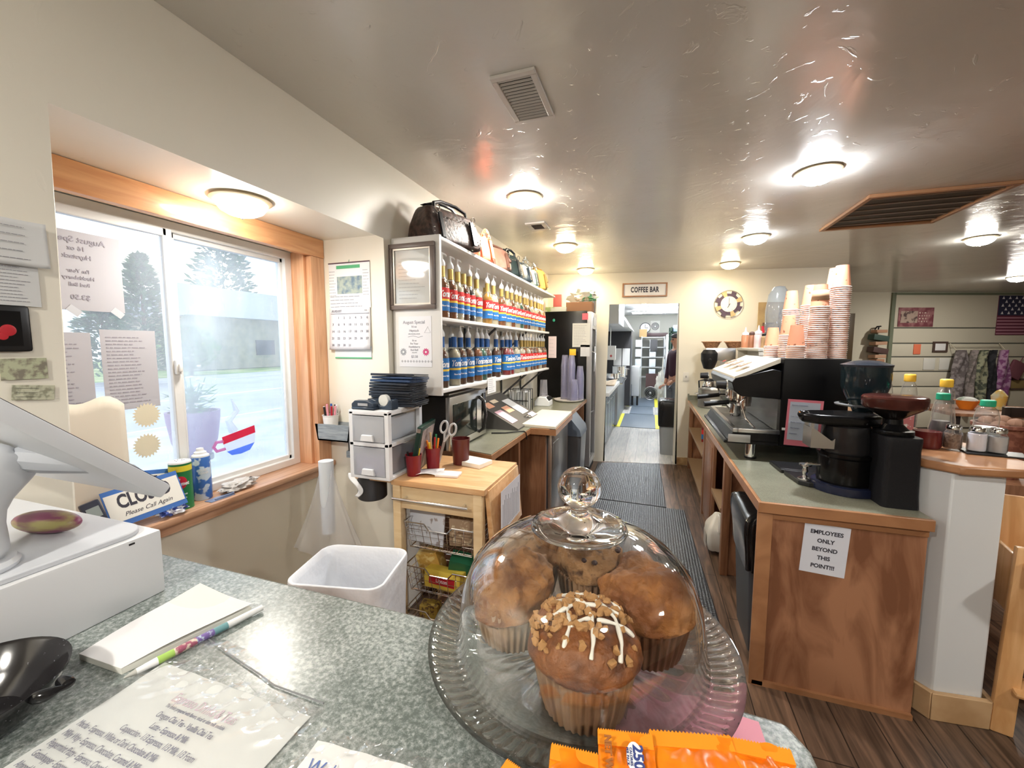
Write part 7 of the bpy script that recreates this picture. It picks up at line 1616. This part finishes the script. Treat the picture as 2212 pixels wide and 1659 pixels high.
def vint(t, w_, h_):
    g = G(); g.box(-w_ * .44, w_ * .04, -.013, -.010, -h_ * .30, h_ * .32); obj('photo', g, M('sepia', (.45, .34, .28), .6, noise=(14, (.10, .06, .06), .5, .6)), t)
    o = lines(w_ * .38, h_ * .6, 4, .022, 71); obj('lettering_marks', o, M('cream_ink', (.65, .52, .45), .7), t, loc=(w_ * .27, -.011, 0))
on_wall('vintage_sign', 'small maroon vintage poster with a sepia photo on the slatted board', 'sign', .87, 1.99, .60, .32, M('maroon_board', (.20, .055, .07), .6, noise=(8, (.36, .16, .17), .45, .6)), vint)
def flag(t, w_, h_):
    for k in range(6): g = G(); g.box(-w_ / 2, w_ / 2, -.014, -.010, -h_ * .48 + k * h_ * .08, -h_ * .48 + k * h_ * .08 + h_ * .04); obj('stripe', g, M('stripe_pink', (.42, .20, .26), .6), t)
    g = G(); g.box(-w_ / 2, w_ / 2, -.016, -.010, 0, h_ / 2); obj('canton', g, M('canton_navy', (.03, .03, .07), .6), t); g = G()
    for i in range(7):
        for j in range(5): g.prism([(-w_ * .42 + i * w_ * .14 + (w_ * .07 if j % 2 else 0) + q[0], h_ * .06 + j * h_ * .095 + q[1]) for q in ((0, .028), (-.022, -.018), (.022, -.018))], -.019, -.016, 'y')
    obj('stars', g, M('star_white', (.75, .72, .75), .6), t)
on_wall('flag_picture', 'wooden stars and stripes flag art at the upper right edge of the photo', 'picture', 2.66, 2.02, .80, .66, M('flag_maroon', (.12, .02, .045), .6), flag, None)
on_wall('orange_tag', 'small orange price tag on the slatted board', 'tag', 1.08 - .14, 1.45, .12, .17, M('tag_orange', (.80, .20, .10), .7)); on_wall('framed_note', 'small white note in a dark frame on the slatted board', 'frame', 1.33, 1.49, .19, .12, paper, None, M('frame_dk', (.08, .05, .04), .5))
on_wall('paper_notice', 'left of two faint white notices low on the slatted board', 'notice', 1.17, 1.20, .20, .20, M('faint', (.66, .65, .60), .8)); on_wall('paper_notice', 'right of two faint white notices low on the slatted board', 'notice', 1.43, 1.20, .17, .20, 'faint')
on_wall('gold_sign', 'dark framed gold sign low at the right edge of the slatted board', 'sign', 2.76, .85, .50, .14, M('gold_board', (.28, .20, .08), .5), None, M('frame_dk', (.08, .05, .04), .5)); on_wall('small_card', 'small yellowish card left of the gold sign', 'card', 2.34, .82, .13, .14, M('card_y', (.62, .58, .36), .8))
# scarves on a wire rack
t = T('scarf_rack', 'thin wire rack hooked on the slatted board holding the scarves', 'rack', farpt(1.9, 1.50, .05), AF); g = G(); g.tube([(-.42, 0, .05), (-.42, -.10, -.06), (.42, -.10, -.06), (.42, 0, .05)], .006, 6); g.tube([(-.42, -.02, 0), (.42, -.02, 0)], .005, 5); obj('wire', g, M('wire_cream', (.60, .55, .42), .4), t)
def scarf(lb, u, w_, L, c1, c2, seed, tail=.5):
    g = G()
    def f(a, v):
        z = 1.44 - v * L; ww = w_ * (.45 + .55 * min(1, v * 3)) * (1 if v < tail else .8); th = a * 2 * PI
        x = ww / 2 * math.cos(th) * (1 + .12 * math.sin(v * 9 + seed)); y = .045 * math.sin(th) * (1 + .4 * math.sin(th * 3 + v * 7)); p = farpt(u + x + .02 * math.sin(v * 5 + seed), z, .15 - y); return Vector(p)
    g.sheet(f, 30, 26); solo('scarf', g, M('scarf' + str(seed), c1, .9, noise=(16, c2, .46, .56)), lb, 'scarf', 'scarves hanging on the wire rack')
scarf('grey brown patterned scarf, widest and leftmost on the rack', 1.56, .30, .85, (.12, .10, .10), (.25, .22, .22), 1); scarf('slim grey brown scarf, second from the left', 1.78, .15, 1.0, (.14, .12, .11), (.26, .22, .21), 2); scarf('olive and cream patterned scarf, third from the left', 1.96, .20, .95, (.30, .30, .20), (.07, .08, .06), 3)
scarf('black scarf between the olive and purple ones', 2.13, .13, 1.1, (.012, .012, .015), (.03, .03, .035), 4); scarf('purple and mauve scarf, rightmost and longest on the rack', 2.32, .22, 1.35, (.20, .06, .17), (.42, .25, .38), 5)
g = G(); g.box(-.12, .12, -.03, .03, -.15, .15, bev=.03); g.tube([(0, 0, .15), (0, 0, .24)], .006, 6); solo('pot_holder', g, M('potholder', (.18, .06, .08), .9), 'dark red hanging pouch right of the purple scarf', 'pouch', loc=farpt(2.62, 1.10, .08), rot=(0, R(25), AF))
# hanging book decoration
t = T('hanging_books', 'stack of tilted wooden books with green and brown covers hung on the cream wall', 'decoration', farpt(.20, 1.25, .03), AF)
bkm = [M('book_tan', (.42, .22, .13), .6), M('book_green', (.04, .075, .06), .6), M('book_tan2', (.48, .28, .18), .6), M('book_dkbrown', (.09, .05, .045), .6), 'book_tan2', 'book_tan']
for k, (z, w_, h_, r_, m_) in enumerate(((.50, .18, .05, 0, 0), (.39, .27, .09, 8, 1), (.30, .21, .055, -2, 2), (.18, .28, .09, 9, 3), (.08, .22, .055, 0, 4), (.01, .17, .05, 0, 5))): g = G(); g.box(-w_ / 2, w_ / 2, -.13, -.01, z - h_ / 2, z + h_ / 2, rot=(0, R(r_), R(2 * k)), bev=.004); obj('book', g, bkm[m_] if not isinstance(bkm[m_], str) else MATS[bkm[m_]], t)
g = G(); g.tube([(-.05, -.04, .53), (-.02, -.05, .58), (.05, -.04, .585)], .012, 6); g.tube([(0, -.05, .53), (.01, -.05, .58)], .01, 6); obj('bird_finial', g, black, t)
g = G(); g.box(-.07, .07, -.04, 0, 0, .95, bev=.004); solo('wall_plaque', g, M('panel_brown', (.10, .065, .03), .5), 'narrow brown wooden panel behind the tallest paper cups', 'panel', loc=farpt(-.26, 1.10, .02), rz=AF)
# tables and far clutter
def table(lb, x, y, rz, w_, d_):
    t = T('dining_table', lb, 'table', (x, y, 0), rz); g = G(); g.box(-w_ / 2, w_ / 2, -d_ / 2, d_ / 2, .715, .75, bev=.005); obj('tabletop', g, 'cabinet_ply', t)
    for sx in (-1, 1):
        for sy in (-1, 1): g = G(); g.box(sx * (w_ / 2 - .06) - .03, sx * (w_ / 2 - .06) + .03, sy * (d_ / 2 - .06) - .03, sy * (d_ / 2 - .06) + .03, 0, .715); obj('leg', g, M('table_dark', (.03, .02, .018), .5), t)
    return t
table('dark legged wooden dining table at the right edge below the flag picture', 4.05, 6.35, 0, 1.6, .9)
t = T('serving_bowl', 'orange bowl with white contents on the far dining table', 'bowl', (3.62, 6.35, .7505)); g = G(); g.lathe([(0, 0), (.06, 0), (.11, .10), (.115, .105), (.10, .10), (.05, .01), (0, .01)], seg=28); obj('bowl', g, 'orange', t); g = G(); g.sph((0, 0, .10), .095, (1, 1, .5), seg=14); obj('contents', g, M('bowl_white', (.72, .74, .70), .7, noise=(12, (.35, .45, .38), .5, .6)), t)
g = G(); g.lathe([(0, 0), (.05, 0), (.07, .16), (.03, .22), (0, .24)], seg=20); solo('yellow_vase', g, M('vase_yellow', (.75, .50, .12), .5, noise=(12, (.65, .62, .45), .45, .6)), 'yellow object at the far right end of the dining table', 'vase', loc=(3.95, 6.42, .7505))
t = T('brown_basket', 'red brown basket pot standing behind the sugar jars', 'basket', (2.06, 3.30, .70)); g = G(); g.lathe([(0, 0), (.085, 0), (.125, .30), (.135, .31), (.135, .33), (.115, .33), (.08, .01), (0, .01)], seg=30); obj('pot', g, M('basket_brown', (.16, .05, .03), .6, noise=(40, (.26, .10, .06), .45, .6)), t)
g = G(); rnd = random.Random(2); [g.sph((.07 * math.cos(k), .07 * math.sin(k), .32 + .02 * (k % 2)), .04, (1, 1, .8), seg=8) for k in range(7)]; obj('contents', g, M('basket_fill', (.30, .16, .10), .7), t)
g = G(); g.box(-.35, .45, -.25, .25, 0, .70, bev=.005); solo('side_cabinet', g, 'cabinet_wood', 'dark wooden side cabinet beyond the low wall carrying the brown basket', 'cabinet', loc=(2.10, 3.35, 0))
# chairs
def chair(lb, x, y, rz, mt, dark=False):
    t = T('dining_chair', lb, 'chair', (x, y, 0), rz)
    g = G(); g.box(-.21, .21, -.20, .20, .43, .455, bev=.008); obj('seat', g, mt, t)
    for sx in (-1, 1): g = G(); g.box(sx * .19 - .022, sx * .19 + .022, -.20, -.16, 0, .43, bev=.004); obj('leg', g, mt, t); g = G(); g.box(sx * .19 - .022, sx * .19 + .022, .17, .21, 0, .90, bev=.004); obj('leg', g, mt, t)
    for k, (z0, z1) in enumerate(((.80, .90), (.68, .73), (.56, .61))): g = G(); g.box(-.17, .17, .175, .195, z0, z1, bev=.004); obj('back_slat', g, mt, t)
    g = G(); [g.box(-.17, .17, yy, yy + .02, .18, .21) for yy in (-.19, .18)]; [g.box(sx * .19 - .01, sx * .19 + .01, -.16, .17, .14, .17) for sx in (-1, 1)]; obj('stretcher', g, mt, t)
    return t
dk = M('chair_dark', (.025, .015, .012), .4)
chair('dark wooden dining chair at the near side of the far dining table', 3.55, 5.55, PI, dk); chair('dark wooden dining chair at the left end of the far table', 3.02, 6.35, R(90), dk)
# pine high chair at the lower right corner
t = T('high_chair', 'honey pine child high chair at the lower right corner behind the low white wall', 'high chair', (1.62, 2.16, 0), R(-14))
for sx in (-1, 1):
    for sy in (-1, 1):
        x0, y0 = sx * .22, sy * .21; g = G(); g.box(x0 - .032, x0 + .032, y0 - .016, y0 + .016, 0, .74 if sy < 0 else .98, rot=(sy * .05, sx * -.04, 0), bev=.008); obj('leg', g, 'pine', t)
for nm, a in (('side_panel', (-.235, -.215, -.19, .20, .46, .70)), ('side_panel', (.215, .235, -.19, .20, .46, .70)), ('back_panel', (-.21, .21, .19, .21, .50, .84)), ('seat', (-.20, .20, -.18, .20, .42, .44)), ('front_rail', (-.22, .22, -.215, -.19, .30, .38)), ('foot_rest', (-.22, .22, -.27, -.14, .18, .20)), ('tray', (-.22, .22, -.34, -.12, .66, .69))): g = G(); g.box(*a, bev=.01); obj(nm, g, 'pine', t)
